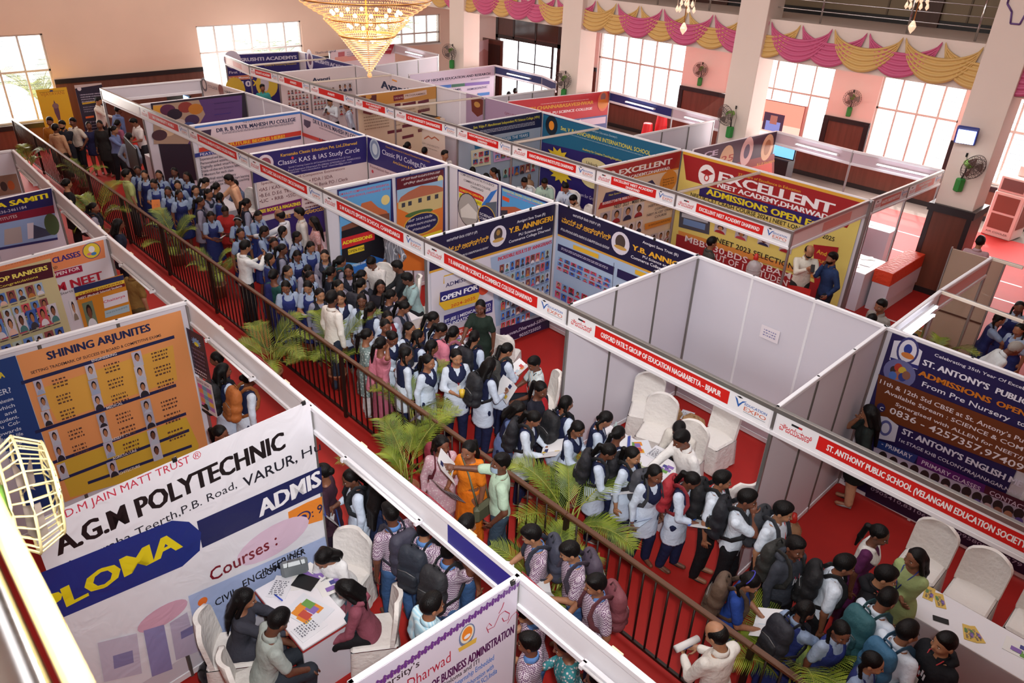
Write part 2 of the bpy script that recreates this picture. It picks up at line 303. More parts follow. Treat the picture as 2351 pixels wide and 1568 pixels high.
WALLS=[
((0.48, -0.13),(0.56, 2.66),'open side band of the first stall by the entrance','band'),
((3.07, -0.02),(3.03, 2.86),'white partition carrying the dark framed classroom banner','wall'),
((5.91, 0.04),(5.9, 2.96),'white partition carrying the pale pink college list banner','wall'),
((8.92, 0.05),(8.98, 2.89),'white partition carrying the purple competitive exam banner','wall'),
((11.83, 0.05),(11.9, 2.96),'white partition carrying the two framed school posters','wall'),
((14.92, 0.02),(14.93, 2.97),'white partition carrying the admissions and toppers banner','wall'),
((17.98, 0.04),(18.06, 2.89),'bare white partition beside the results banner stall','wall'),
((21.02, -0.01),(20.99, 2.8),'bare white partition between empty stall and navy banner stall','wall'),
((0.56, 2.66),(3.03, 2.86),'rear partition of the first stall with small seals','wall'),
((3.03, 2.86),(5.9, 2.96),'rear partition behind the classroom banner stall','wall'),
((5.9, 2.96),(8.98, 2.89),'rear partition with the half hidden pink banner','wall'),
((8.98, 2.89),(11.9, 2.96),'rear partition with the purple oval seal banner','wall'),
((11.9, 2.96),(14.93, 2.97),'rear partition with the white college and sky blue posters','wall'),
((14.93, 2.97),(18.06, 2.89),'rear partition with the pink portrait grid','wall'),
((18.06, 2.89),(20.99, 2.8),'bare white rear partition with one small paper note','wall'),
((20.99, 2.8),(22.93, 2.78),'rear partition with the navy and brown school banner','wall'),
((-3.41, 5.21),(-2.91, 7.84),'white partition carrying the deep purple academy banner','wall'),
((0.7, 5.07),(0.79, 7.9),'white partition carrying the dark student portraits','wall'),
((5.03, 5.13),(5.07, 8.01),'white partition carrying the cream course banner','wall'),
((9.39, 5.25),(9.47, 8.16),'white partition carrying the grey blue topper banner','wall'),
((13.93, 5.26),(14.12, 8.02),'white partition carrying the cream coaching banner','wall'),
((-2.91, 7.84),(0.79, 7.9),'rear partition with the small purple academy banner','wall'),
((0.79, 7.9),(5.07, 8.01),'rear partition with the large navy wordmark','wall'),
((5.07, 8.01),(9.47, 8.16),'rear partition with the mauve crumpled banner','wall'),
((9.47, 8.16),(14.12, 8.02),'rear partition with the teal school banner','wall'),
((14.12, 8.02),(18.59, 7.89),'rear partition with the yellow coaching banner','wall'),
((7.98, 8.24),(8.59, 12.03),'white partition carrying the crumpled red banner','wall'),
((3.14, 8.39),(3.17, 12.16),'white partition carrying the lilac university banner','wall'),
((7.26, 8.01),(7.41, 10.8),'bare grey partition behind the mauve crumpled banner','wall'),
((12.65, 8.08),(12.83, 11.3),'bare grey partition behind the teal school banner','wall'),
((14.28, 8.17),(14.5, 11.61),'white partition carrying the three seal anniversary banner','wall'),
((-2.39, 8.8),(-2.76, 12.03),'white partition carrying the pinkish technology banner','wall'),
((1.13, 8.45),(0.52, 11.67),'low pale partition below the chandelier tip','wall'),
((18.01, -6.23),(17.88, -3.67),'white partition carrying the polytechnic diploma banner','wall'),
((20.84, -5.12),(20.9, -3.65),'white partition carrying the lilac business course banner','wall'),
((14.75, -6.2),(14.8, -3.66),'white partition carrying the orange results board','wall'),
((12.17, -5.75),(11.9, -3.67),'white partition carrying the orange coaching banner','wall'),
((9.21, -5.1),(8.99, -3.62),'white partition carrying the navy society banner','wall'),
((5.94, -4.5),(5.95, -3.54),'white partition with one small photograph near the entrance','wall'),
]
F1 = [(0.48, -0.13), (3.12, -0.04), (5.91, 0.04), (8.92, 0.05), (11.83, 0.05), (14.92, 0.02), (17.98, 0.04), (21.02, -0.01)]
F2 = [(-3.41, 5.21), (-1.0, 4.95), (0.7, 5.07), (2.63, 5.1), (5.03, 5.13), (6.87, 5.19), (9.39, 5.25), (11.4, 5.23), (13.93, 5.26), (15.95, 5.27), (18.46, 5.09)]
F3 = [(18.46, 5.09), (18.54, 8.13), (18.6, 9.65), (18.64, 11.39)]
F0 = [(5.95, -3.54), (8.99, -3.62), (11.9, -3.67), (14.8, -3.66), (17.88, -3.67), (20.9, -3.65)]
F4 = [(3.17, 12.16), (5.57, 12.11), (6.61, 11.71)]
F5 = [(8.59, 12.03), (11.17, 11.74), (12.84, 11.59)]
F6 = [(14.5, 11.61), (16.63, 11.35), (18.64, 11.39)]
F7 = [(21.05, 2.8), (21.03, 4.56), (21.08, 6.57)]
F8 = [(-2.76, 12.03), (0.19, 11.95)]
BEAMS= [((2.63, 5.1), (2.84, 8.04)), ((6.87, 5.19), (7.13, 8.04)), ((11.4, 5.23), (11.62, 7.99)), ((15.95, 5.27), (16.22, 7.85)), ((-1.0, 4.95), (-1.0, 7.91)), ((21.03, 4.56), (22.13, 4.44)), ((21.08, 6.57), (21.54, 6.55))]
BANNERS=[
('vinyl_banner','white polytechnic banner with blue diploma band and yellow capitals',(18.01,-6.23),(17.88,-3.67),0.03,[('B',-0.005,0.35,2.576,2.57,'e9e6ec'),('T',0.169,2.565,1.218,0.08,'S.D.M JAIN MATT TRUST ®','c8324a',0),('T',0.1,2.243,2.109,0.204,'A.G.M POLYTECHNIC','1c1416',2),('T',0.089,2.052,1.565,0.092,'Navagraha Teerth,P.B. Road,','22222c',0),('T',1.72,2.01,0.595,0.124,'VARUR,','22222c',1),('T',2.371,2.013,0.222,0.116,'Hu','22222c',0),('Q',[1.222,1.899,2.573,1.802,2.559,1.463,1.218,1.563],'1f2558'),('Q',[-0.14,2.172,1.012,2.044,1.153,1.938,1.238,1.752,1.19,1.549,1.005,1.474,-0.115,1.621],'20307e'),('T',-0.15,1.698,1.202,0.214,'PLOMA','e6d01e',2),('T',1.818,1.572,0.738,0.2,'ADMIS','f4f2f6',2),('Q',[2.131,1.445,2.356,1.439,2.543,1.412,2.52,1.088,2.27,1.161,2.124,1.182],'ee8a2c'),('E',2.287,1.262,0.1,0.085,'2a2a6a'),('E',2.287,1.262,0.08,0.068,'ee8a2c'),('E',2.287,1.262,0.05,0.045,'2a2a6a'),('T',2.396,1.206,0.136,0.116,': 9','1d1d4e',1),('E',1.933,1.185,0.42,0.2,'e0c2d6'),('T',1.226,1.103,0.739,0.158,'Courses :','7a1424',1),('Q',[0.99,1.088,2.523,0.841,2.554,0.333,1.916,0.465,1.252,0.128,0.962,0.25],'a9b8de'),('T',1.526,0.792,0.706,0.101,'ENGINEERING','1a1a22',1),('T',1.218,0.764,1.047,0.093,'CIVIL         COMPUTER','1a1a22',1),('E',1.107,0.924,0.05,0.05,'e8742a'),('E',1.101,0.653,0.05,0.05,'e8742a'),('E',1.097,0.217,0.05,0.05,'e8742a'),('Q',[0.162,1.142,0.479,0.999,0.422,0.482,0.11,0.651],'c9c0d2'),('Q',[0.241,0.896,0.404,0.83,0.384,0.675,0.217,0.735],'8b86b0'),('E',0.731,1.03,0.24,0.12,'d8a8bc'),('Q',[0.537,0.986,0.718,0.919,0.686,0.302,0.494,0.363],'928cba'),('Q',[0.769,0.896,0.944,0.906,0.952,0.326,0.737,0.386],'bdb2c9'),('Q',[0.842,0.711,0.964,0.702,0.954,0.597,0.832,0.612],'7d79a8')]),
('vinyl_banner','lilac banner with purple scroll border,round tiger crest and maroon lettering',(20.84,-5.12),(20.9,-3.65),0.03,[('B',-0.061,0.5,1.464,2.57,'d6cdda'),('T',0.252,2.343,0.276,0.073,'ersity’s','3a3038',1),('T',0.422,2.167,0.376,0.117,'Dharwad','b0203a',0),('T',0.622,1.996,0.798,0.096,'OF BUSINESS ADMINISTRATION','4f1650',2),('T',0.716,1.93,0.352,0.054,'Diploma and ITI','2a2230',1),('T',0.837,1.843,0.382,0.061,'Internship Embedded','3a78c8',1),('T',0.908,1.74,0.31,0.062,'collaboration with','3a78c8',1),('T',0.985,1.653,0.271,0.064,'(BFSI SC),India','3a78c8',1),('E',0.946,2.338,0.075,0.11,'6a7a9a'),('E',0.946,2.347,0.062,0.09,'e3d9c0'),('E',0.946,2.352,0.048,0.07,'e5842c'),('E',0.947,2.324,0.03,0.02,'e9e6e8'),('Q',[0.862,2.257,1.038,2.244,1.03,2.192,0.874,2.21],'d9b04a'),('S',[1.138,2.243,1.207,2.23,1.256,2.323,1.308,2.328,1.359,2.263,1.348,2.202,1.303,2.216,1.284,2.269],0.008,'b02a4a'),('S',[1.341,2.164,1.383,2.216,1.428,2.232,1.457,2.181,1.441,2.144],0.007,'b02a4a'),('S',[1.152,2.204,1.129,2.279,1.154,2.308,1.181,2.26],0.007,'b02a4a'),('S',[1.247,2.344,1.28,2.387,1.295,2.432],0.009,'b02a4a'),('V',1.4,2.527,-0.004,2.512,26,0.028,'6a3a86')]),
('vinyl_banner','orange results board with navy rules and rows of small student portraits',(14.75,-6.2),(14.8,-3.66),0.03,[('B',0.602,0.35,2.431,2.484,'e0955c'),('Q',[0.723,1.999,2.254,2.044,2.217,1.532,0.79,1.507],'dba348'),('Q',[0.658,0.948,2.226,0.937,2.315,0.418,2.182,0.179,0.674,0.385],'d0a83a'),('T',0.884,2.327,1.154,0.101,'SHINING ARJUNITES','1f2850',2),('T',0.686,2.211,1.453,0.037,'SETTING TRADEMARK OF SUCCESS IN BOARD & COMPETITIVE EXAMS','2a2430',1),('S',[0.567,2.139,2.291,2.153],0.045,'1f2850'),('S',[0.542,1.461,2.187,1.462],0.045,'1f2850'),('S',[0.544,0.972,2.235,0.99],0.045,'1f2850'),('S',[0.589,0.697,2.228,0.719],0.045,'1f2850'),('S',[0.903,0.502,2.219,0.457],0.045,'1f2850'),('T',1.313,2.14,0.282,0.034,'ENGINEERING','e9dfe0',1),('T',1.331,1.449,0.19,0.036,'MEDICAL','e9dfe0',1),('T',1.293,0.978,0.22,0.037,'RESEARCH','e9dfe0',1),('T',1.244,0.7,0.295,0.038,'AGRICULTURE','e9dfe0',1),('T',1.217,0.443,0.313,0.039,'ARCHITECTURE','e9dfe0',1),('P',0.668,2.14,0.773,1.906,1,1,'k'),('P',0.661,1.928,0.767,1.687,1,1,'k'),('P',0.646,1.721,0.753,1.472,1,1,'k'),('P',0.659,1.432,0.769,1.173,1,1,'k'),('P',0.654,1.215,0.765,0.948,1,1,'k'),('P',0.629,0.949,0.74,0.673,1,1,'k'),('P',1.213,2.147,1.334,1.904,1,1,'k'),('P',1.204,1.936,1.326,1.686,1,1,'k'),('P',1.196,1.726,1.32,1.468,1,1,'k'),('P',1.186,1.455,1.31,1.187,1,1,'k'),('P',1.181,1.252,1.307,0.978,1,1,'k'),('P',1.172,1.021,1.299,0.738,1,1,'k'),('P',1.15,0.728,1.278,0.434,1,1,'k'),('P',1.736,2.139,1.873,1.887,1,1,'k'),('P',1.726,1.936,1.864,1.677,1,1,'k'),('P',1.718,1.721,1.858,1.454,1,1,'k'),('P',1.705,1.444,1.846,1.167,1,1,'k'),('P',1.703,1.243,1.845,0.958,1,1,'k'),('P',1.695,0.985,1.839,0.69,1,1,'k'),('P',1.691,0.739,1.837,0.435,1,1,'k'),('L',0.854,2.091,1.017,1.954,3,'5a3c34'),('L',0.849,1.875,1.014,1.733,3,'5a3c34'),('L',0.836,1.664,1.002,1.515,3,'5a3c34'),('L',0.853,1.369,1.022,1.213,3,'5a3c34'),('L',0.85,1.148,1.021,0.985,3,'5a3c34'),('L',1.415,2.096,1.596,1.954,3,'5a3c34'),('L',1.409,1.881,1.591,1.733,3,'5a3c34'),('L',1.403,1.667,1.587,1.513,3,'5a3c34'),('L',1.395,1.39,1.581,1.228,3,'5a3c34'),('L',1.393,1.184,1.581,1.016,3,'5a3c34'),('L',1.385,0.948,1.576,0.773,3,'5a3c34'),('L',1.955,2.086,2.152,1.939,3,'5a3c34'),('L',1.946,1.879,2.146,1.726,3,'5a3c34'),('L',1.941,1.66,2.143,1.5,3,'5a3c34'),('L',1.931,1.377,2.135,1.209,3,'5a3c34'),('L',1.931,1.171,2.137,0.997,3,'5a3c34'),('L',1.926,0.908,2.135,0.725,3,'5a3c34')]),
('vinyl_banner','dark blue school notice board with pale justified text beside the orange results board',(14.75,-6.2),(14.8,-3.66),0.03,[('B',0.211,0.35,0.596,2.49,'1f3f7a'),('T',0.388,2.269,0.054,0.073,'A','d9c23a',2),('T',0.327,2.064,0.126,0.069,'ER?','cfd6e6',1),('T',0.212,1.96,0.235,0.048,'comprehensive','cfd6e6',1),('T',0.261,1.876,0.178,0.048,'which','cfd6e6',1),('T',0.318,1.795,0.117,0.049,'and','cfd6e6',1),('T',0.221,1.719,0.218,0.049,'student.','cfd6e6',1),('T',0.21,1.646,0.224,0.049,'Pu  Col-','cfd6e6',1),('T',0.17,1.558,0.255,0.049,'towards','cfd6e6',1),('T',0.124,1.482,0.3,0.05,'students’ life','cfd6e6',1),('T',0.109,1.391,0.307,0.05,'knowledge','cfd6e6',1),('T',0.078,1.311,0.333,0.05,'students to','cfd6e6',1)]),
('vinyl_banner','orange and white coaching banner with round yellow emblem and red serif capitals',(12.17,-5.75),(11.9,-3.67),0.03,[('B',0.299,0.4,2.02,2.541,'d6cdd4'),('Q',[0.299,2.543,2.014,2.541,1.982,2.26,0.221,2.265],'e38a5a'),('T',1.256,2.385,0.395,0.082,'CLASSES','3b2a7a',2),('E',1.813,2.423,0.13,0.125,'3b3a7a'),('E',1.813,2.423,0.12,0.115,'e0c63a'),('E',1.817,2.443,0.045,0.05,'e8e2e4'),('E',1.771,2.379,0.035,0.02,'d8788a'),('E',1.832,2.368,0.04,0.025,'3f80b8'),('L',0.668,2.524,1.298,2.533,1,'5a3030'),('T',1.222,2.302,0.077,0.038,'AD','4a2a20',1),('S',[0.867,2.22,1.62,2.2],0.1,'9a1f3f'),('T',1.195,2.189,0.39,0.051,'OPEN FOR','efe6ea',1),('T',1.196,1.944,0.679,0.13,'M NEET','b02034',2),('T',1.185,1.887,0.227,0.039,'s Starts','3a3038',0),('P',1.313,1.809,1.403,1.394,1,1,'w')]),
('pull_up_banner','tan rankers banner with maroon header and rows of passport portraits',(12.17,-5.75),(11.9,-3.67),0.09,[('B',0.291,0.3,1.222,2.491,'c8bc90'),('Q',[0.289,2.508,1.221,2.441,1.198,2.208,0.221,2.265],'4a1526'),('T',0.447,2.342,0.71,0.066,'TOP RANKERS','efe06a',2),('T',0.492,2.265,0.51,0.036,'Congratulations','e0cc50',1),('P',0.311,2.207,1.035,1.483,6,3,'c'),('P',0.272,1.872,1.124,1.089,6,2,'c')]),
('hanging_poster','orange results poster with large portrait of a girl in a white coat',(12.17,-5.75),(11.9,-3.67),0.05,[('B',1.428,1.05,2.167,1.934,'c9822a'),('Q',[1.428,1.949,2.167,1.918,2.163,1.837,1.425,1.857],'26305c'),('Q',[1.425,1.857,2.163,1.837,2.158,1.779,1.423,1.8],'e0c040'),('Q',[1.423,1.8,2.158,1.779,2.16,1.726,1.416,1.744],'6a1a26'),('T',1.469,1.794,0.655,0.033,'CLASSES DHARWAD','8a2a20',1),('T',1.455,1.736,0.657,0.034,'NEET (Medical) Selected Students','f0e6e0',1),('P',1.464,1.705,1.646,1.202,1,1,'g'),('Q',[1.793,1.664,2.172,1.654,2.151,1.462,1.776,1.474],'d8d2da'),('T',1.785,1.559,0.336,0.042,'Chaitanya','c02a4a',1),('Q',[1.767,1.432,2.148,1.417,2.136,1.297,1.753,1.315],'9fb6c0'),('L',1.785,1.395,2.111,1.376,3,'4a5a62')]),
('vinyl_banner','navy and maroon banner with yellow capitals over photographs of buildings',(9.21,-5.1),(8.99,-3.62),0.03,[('B',0.374,0.6,1.451,2.57,'c6bac6'),('Q',[0.374,2.563,1.451,2.581,1.412,2.28,0.304,2.308],'1c1a55'),('T',0.537,2.425,0.827,0.086,'A SAMITI','eedc20',2),('T',0.495,2.329,0.488,0.05,'0836-2461184','c9c4d4',0),('Q',[0.304,2.308,1.412,2.28,1.398,2.138,0.268,2.18],'7a1430'),('T',0.423,2.213,0.378,0.05,'INSTITUTES','d6c8cc',0),('Q',[0.268,2.18,1.398,2.138,1.33,1.687,0.157,1.783],'8aa0c8'),('Q',[0.554,2.056,0.812,2.042,0.767,1.765,0.482,1.791],'a89a98'),('Q',[0.918,2.069,1.021,2.058,0.952,1.793,0.86,1.795],'cfc4d0'),('Q',[1.011,2.02,1.275,1.827,1.26,1.765,0.946,1.771],'3a3f58'),('E',1.299,1.952,0.12,0.2,'46583a'),('Q',[0.159,1.79,1.332,1.695,1.329,1.654,0.147,1.747],'2a2a60')]),
('vinyl_banner','white admissions banner with navy header,round crest and grids of toppers',(14.92,0.02),(14.93,2.97),0.03,[('B',0.095,0.12,2.937,2.55,'d5cdd8'),('Q',[0.095,2.559,2.937,2.542,2.91,1.955,0.064,2.001],'1b1538'),('Q',[0.064,2.001,2.91,1.955,2.902,1.914,0.063,1.963],'d39a35'),('T',0.425,2.419,0.647,0.045,'ಅಣ್ಣಿಗೇರಿ ಸೇವಾ ಟ್ರಸ್ಟ್ (ರಿ)','e6e2ea',0),('T',0.245,2.221,1.083,0.097,'ವಾಯ್.ಬಿ.ಅಣ್ಣಿಗೇರಿ','e5a82e',1),('T',0.305,2.086,1.017,0.038,'ಪಿಯು ವಿಜ್ಞಾನ ಮತ್ತು ವಾಣಿಜ್ಯ ಮಹಾವಿದ್ಯಾಲಯ ಧಾರವಾಡ','e6e2ea',0),('E',1.546,2.252,0.19,0.19,'d8d0dc'),('E',1.545,2.284,0.1,0.12,'4a3c38'),('E',1.549,2.18,0.13,0.035,'c59a50'),('E',1.544,2.316,0.045,0.05,'a07a40'),('T',1.98,2.387,0.701,0.048,'Annigeri Seva Trust (R)','e6e2ea',1),('T',1.79,2.24,1.095,0.097,'Y.B. ANNIGERI','e5a82e',2),('T',2.036,2.139,0.575,0.049,'PU Science and','e6e2ea',1),('T',1.799,2.06,1.034,0.049,'Commerce College Dharwad','e6e2ea',1),('Q',[1.377,1.902,2.917,1.868,2.88,0.381,1.555,0.501],'9fb0cc'),('T',1.552,1.794,1.338,0.066,'INCREDIBLE RESULTS BY ANNIGERIAN’S','c3273a',2),('P',1.586,1.717,2.843,0.822,10,4,'c'),('P',1.58,1.006,2.324,0.41,6,3,'c'),('S',[0.274,1.765,0.276,1.896,1.013,1.869],0.02,'d9a92c'),('T',0.309,1.685,0.726,0.07,'ADMISSIONS','2b2a5e',1),('Q',[0.168,1.423,0.19,1.624,1.037,1.563,1.06,1.35,0.992,1.212,0.285,1.274],'d9a92c'),('Q',[0.19,1.632,1.027,1.566,1.049,1.387,0.187,1.45],'2b2a6e'),('T',0.215,1.46,0.795,0.087,'OPEN FOR','efecf2',2),('T',0.415,1.282,0.537,0.057,'2024-2025','c23a22',1),('Q',[0.265,1.182,1.357,1.143,1.353,0.903,0.262,0.985],'2b2a6e'),('T',0.282,1.041,1.028,0.057,'IIT-JEE | MEDICAL (NEET)','efecf2',1),('T',0.29,0.954,1.022,0.058,'FOUNDATION COURSES','efecf2',1),('Q',[0.392,0.858,1.038,0.805,1.011,0.578,0.437,0.62],'c23a2a'),('T',0.42,0.739,0.579,0.059,'HOSTEL FACILITY','efecf2',1),('T',0.457,0.645,0.543,0.051,'SEPARATE','efecf2',1),('E',1.148,1.407,0.12,0.1,'c8452c'),('Q',[1.555,0.501,2.855,0.389,2.868,0.079,1.566,0.168],'241c40'),('T',1.604,0.275,1.241,0.074,'Tapovan,Dharwad-580007','c9c2d4',1),('T',2.053,0.144,0.571,0.067,'9035725025','c9c2d4',1)]),
('vinyl_banner','pale blue results banner with navy header and grid of pink portraits',(14.93,2.97),(18.06,2.89),0.03,[('B',0.118,0.3,3.107,2.565,'a9bcd6'),('Q',[0.118,2.571,3.107,2.559,3.125,2.026,0.149,2.009],'1b1538'),('Q',[0.149,2.009,3.125,2.026,3.124,1.988,0.152,1.976],'d39a35'),('T',0.49,2.446,0.653,0.047,'ಅಣ್ಣಿಗೇರಿ ಸೇವಾ ಟ್ರಸ್ಟ್ (ರಿ)','e6e2ea',0),('T',0.225,2.263,1.173,0.104,'ವಾಯ್.ಬಿ.ಅಣ್ಣಿಗೇರಿ','e5a82e',1),('T',0.218,2.106,1.171,0.049,'ಪಿಯು ವಿಜ್ಞಾನ ಮತ್ತು ವಾಣಿಜ್ಯ ಮಹಾವಿದ್ಯಾಲಯ ಧಾರವಾಡ','e6e2ea',0),('E',1.619,2.291,0.2,0.2,'d8d0dc'),('E',1.615,2.313,0.11,0.13,'4a3c38'),('E',1.629,2.216,0.14,0.035,'c59a50'),('T',2.074,2.446,0.723,0.043,'Annigeri Seva Trust (R)','e6e2ea',1),('T',1.874,2.27,1.2,0.089,'Y.B. ANNIGERI','e5a82e',2),('T',2.115,2.2,0.534,0.044,'PU Science and','e6e2ea',1),('T',1.875,2.119,0.995,0.052,'Commerce College Dharwad','e6e2ea',1),('Q',[0.177,1.83,1.555,1.839,1.546,1.68,0.178,1.693],'241c4a'),('L',0.271,1.792,1.427,1.745,2,'cfc8dc'),('S',[0.57,1.897,1.182,1.908],0.08,'e0b030'),('Q',[1.633,1.841,2.551,1.852,2.561,1.69,1.635,1.687],'241c4a'),('S',[2.008,1.916,2.359,1.923],0.08,'e0b030'),('P',0.21,1.6,1.523,1.33,8,3,'p'),('P',0.232,1.131,1.559,0.757,8,2,'p'),('S',[1.589,1.947,1.635,0.962],0.012,'4a4a5a')]),
('framed_poster','blue framed sports school poster with tiled roof and red admissions panel',(11.83,0.05),(11.9,2.96),0.03,[('B',0.288,0.5,1.498,2.512,'24235c'),('Q',[0.321,2.471,1.466,2.485,1.348,0.408,0.225,0.717],'5f9fd0'),('T',0.332,2.39,1.1,0.041,'S.M KALUTI COMPOSITE SPORTS RESIDENTIAL','cc2a2e',1),('T',0.353,2.311,1.075,0.041,'(CBSE) HIGH SCHOOL,CHANDARGI - 591114','cc2a2e',1),('Q',[0.736,2.023,0.784,2.152,0.999,2.162,1.148,2.001,1.333,1.892,1.38,1.819,0.802,1.851,0.611,1.892],'c2693f'),('Q',[0.316,1.78,0.803,1.868,1.402,1.832,1.399,1.587,0.311,1.605],'7a4a38'),('E',1.325,2.116,0.1,0.1,'e0c880'),('Q',[0.309,1.694,1.092,1.744,1.395,1.31,1.363,0.698,0.265,1.076],'17151c'),('Q',[0.287,1.549,1.04,1.566,1.027,1.358,0.288,1.334],'c8242c'),('T',0.304,1.413,0.676,0.07,'ADMISSIONS','e8d030',2),('S',[0.414,1.24,0.779,1.251],0.12,'e0c02a'),('T',0.422,1.216,0.365,0.054,'OPEN FOR','1a1a1e',1),('Q',[0.332,1.059,0.563,0.888,0.926,1.048,1.369,0.812,1.348,0.408,0.282,0.701],'2f6fc0'),('T',0.446,0.916,0.421,0.046,'ENTRANCE EXAM ON','e8eef6',1)]),
('framed_poster','maroon headed poster of a tiled roof school building with navy oval',(11.83,0.05),(11.9,2.96),0.03,[('B',1.579,0.5,2.786,2.517,'24235c'),('Q',[1.609,2.486,2.752,2.487,2.702,0.244,1.517,0.559],'d9762e'),('Q',[1.609,2.486,2.752,2.487,2.738,2.27,1.598,2.259],'5c1622'),('T',1.708,2.427,0.954,0.044,'ಎಸ್ ಎಮ್ ಕಲೂತಿ ಸಂಯುಕ್ತ ಕ್ರೀಡಾ ವಸತಿ','e8dfe0',0),('T',1.766,2.331,0.85,0.044,'ಪ್ರೌಢ ಶಾಲೆ,ಚಂದರಗಿ','e8dfe0',0),('E',2.671,2.291,0.07,0.09,'e0c880'),('Q',[1.598,2.259,2.738,2.27,2.724,2.013,1.596,2.001],'8fb4d0'),('Q',[1.684,2.1,1.865,2.174,2.187,2.25,2.569,2.181,2.736,2.104,2.735,2.011,1.617,2.006],'b0664a'),('Q',[1.617,2.006,2.735,2.03,2.708,1.686,2.006,1.642,1.611,1.88],'c9b27a'),('Q',[1.699,1.971,1.783,1.973,1.779,1.883,1.695,1.881],'3a3a44'),('Q',[1.857,1.976,1.942,1.978,1.939,1.887,1.853,1.886],'3a3a44'),('Q',[2.104,1.992,2.19,1.994,2.188,1.902,2.101,1.901],'3a3a44'),('Q',[2.322,1.996,2.41,1.998,2.408,1.906,2.319,1.904],'3a3a44'),('Q',[2.521,1.995,2.611,1.997,2.609,1.904,2.519,1.903],'3a3a44'),('E',2.116,1.684,0.35,0.06,'4a6a3a'),('E',2.175,1.446,0.45,0.24,'d0a840'),('E',2.175,1.446,0.42,0.215,'1f2050'),('T',1.84,1.539,0.605,0.046,'ಸನ್ 2024-25ನೇ','e8e4ea',0),('T',1.782,1.436,0.751,0.046,'ಶೈಕ್ಷಣಿಕ ಸಾಲಿನ ಪ್ರವೇಶಗಳು','e8e4ea',0),('T',1.94,1.33,0.444,0.047,'ಪ್ರಾರಂಭವಾಗಿವೆ','e8e4ea',0),('S',[1.877,1.092,2.69,1.128],0.14,'e0cc30'),('T',1.986,1.078,0.657,0.048,'ವಸತಿ ಸಹಿತ ಶಾಲೆ','1f2050',0)]),
('framed_poster','white college poster with red and yellow admissions strips and navy disc',(11.9,2.96),(14.93,2.97),0.03,[('B',0.32,0.5,1.55,2.534,'24235c'),('Q',[0.348,2.497,1.527,2.51,1.508,0.706,0.31,0.295],'cfc8cc'),('T',0.417,2.446,1.013,0.045,'COMPOSITE RESIDENTIAL PU SCIENCE','2a2838',1),('T',0.513,2.343,0.818,0.045,'COMMERCE & ARTS COLLEGE,','2a2838',1),('T',0.731,2.265,0.384,0.045,'CHANDARAGI','2a2838',1),('Q',[1.345,2.324,1.53,2.424,1.101,1.809,0.94,1.819],'2f6fc0'),('Q',[0.362,2.2,1.012,2.194,1.143,2.165,1.12,2.06,0.363,2.081],'c0252a'),('T',0.391,2.109,0.715,0.046,'ADMISSIONS OPEN FOR','e8d030',1),('Q',[0.377,2.066,1.094,2.053,1.071,1.947,0.377,1.964],'e0d028'),('T',0.391,1.983,0.665,0.046,'THE YEAR 2024-2025','1a1a1e',1),('Q',[1.199,2.063,1.515,2.175,1.51,1.651,1.169,1.736],'56606e'),('E',0.67,1.763,0.33,0.36,'2a2838'),('E',0.67,1.763,0.31,0.34,'a5a09e'),('Q',[0.42,1.713,0.668,1.911,0.941,1.783,0.917,1.646,0.449,1.55],'d6d2ce'),('E',1.233,1.773,0.27,0.24,'cfa840'),('E',1.233,1.773,0.25,0.22,'1f1f4a'),('T',1.022,1.77,0.432,0.055,'SCIENCE','d9d6e0',1),('T',0.997,1.69,0.498,0.055,'COMMERCE','d9d6e0',1)]),
('framed_poster','sky blue degree college poster with yellow title and brown building',(11.9,2.96),(14.93,2.97),0.03,[('B',1.625,0.5,2.875,2.528,'24235c'),('Q',[1.652,2.49,2.856,2.5,2.865,0.989,1.711,0.581],'4f94cc'),('T',1.679,2.437,1.159,0.043,'RESIDENTIAL DEGREE COLLEGE CHANDARAGI','e6d430',1),('T',1.792,2.388,0.927,0.034,'Affiliated to the University','d04a6a',0),('S',[1.673,2.296,1.87,2.287],0.08,'d8502a'),('Q',[1.644,2.103,2.032,2.209,2.39,2.187,2.402,2.001,1.658,1.785],'a8583f'),('Q',[1.647,2.033,1.831,2.084,1.839,1.927,1.654,1.874],'3a3440')]),
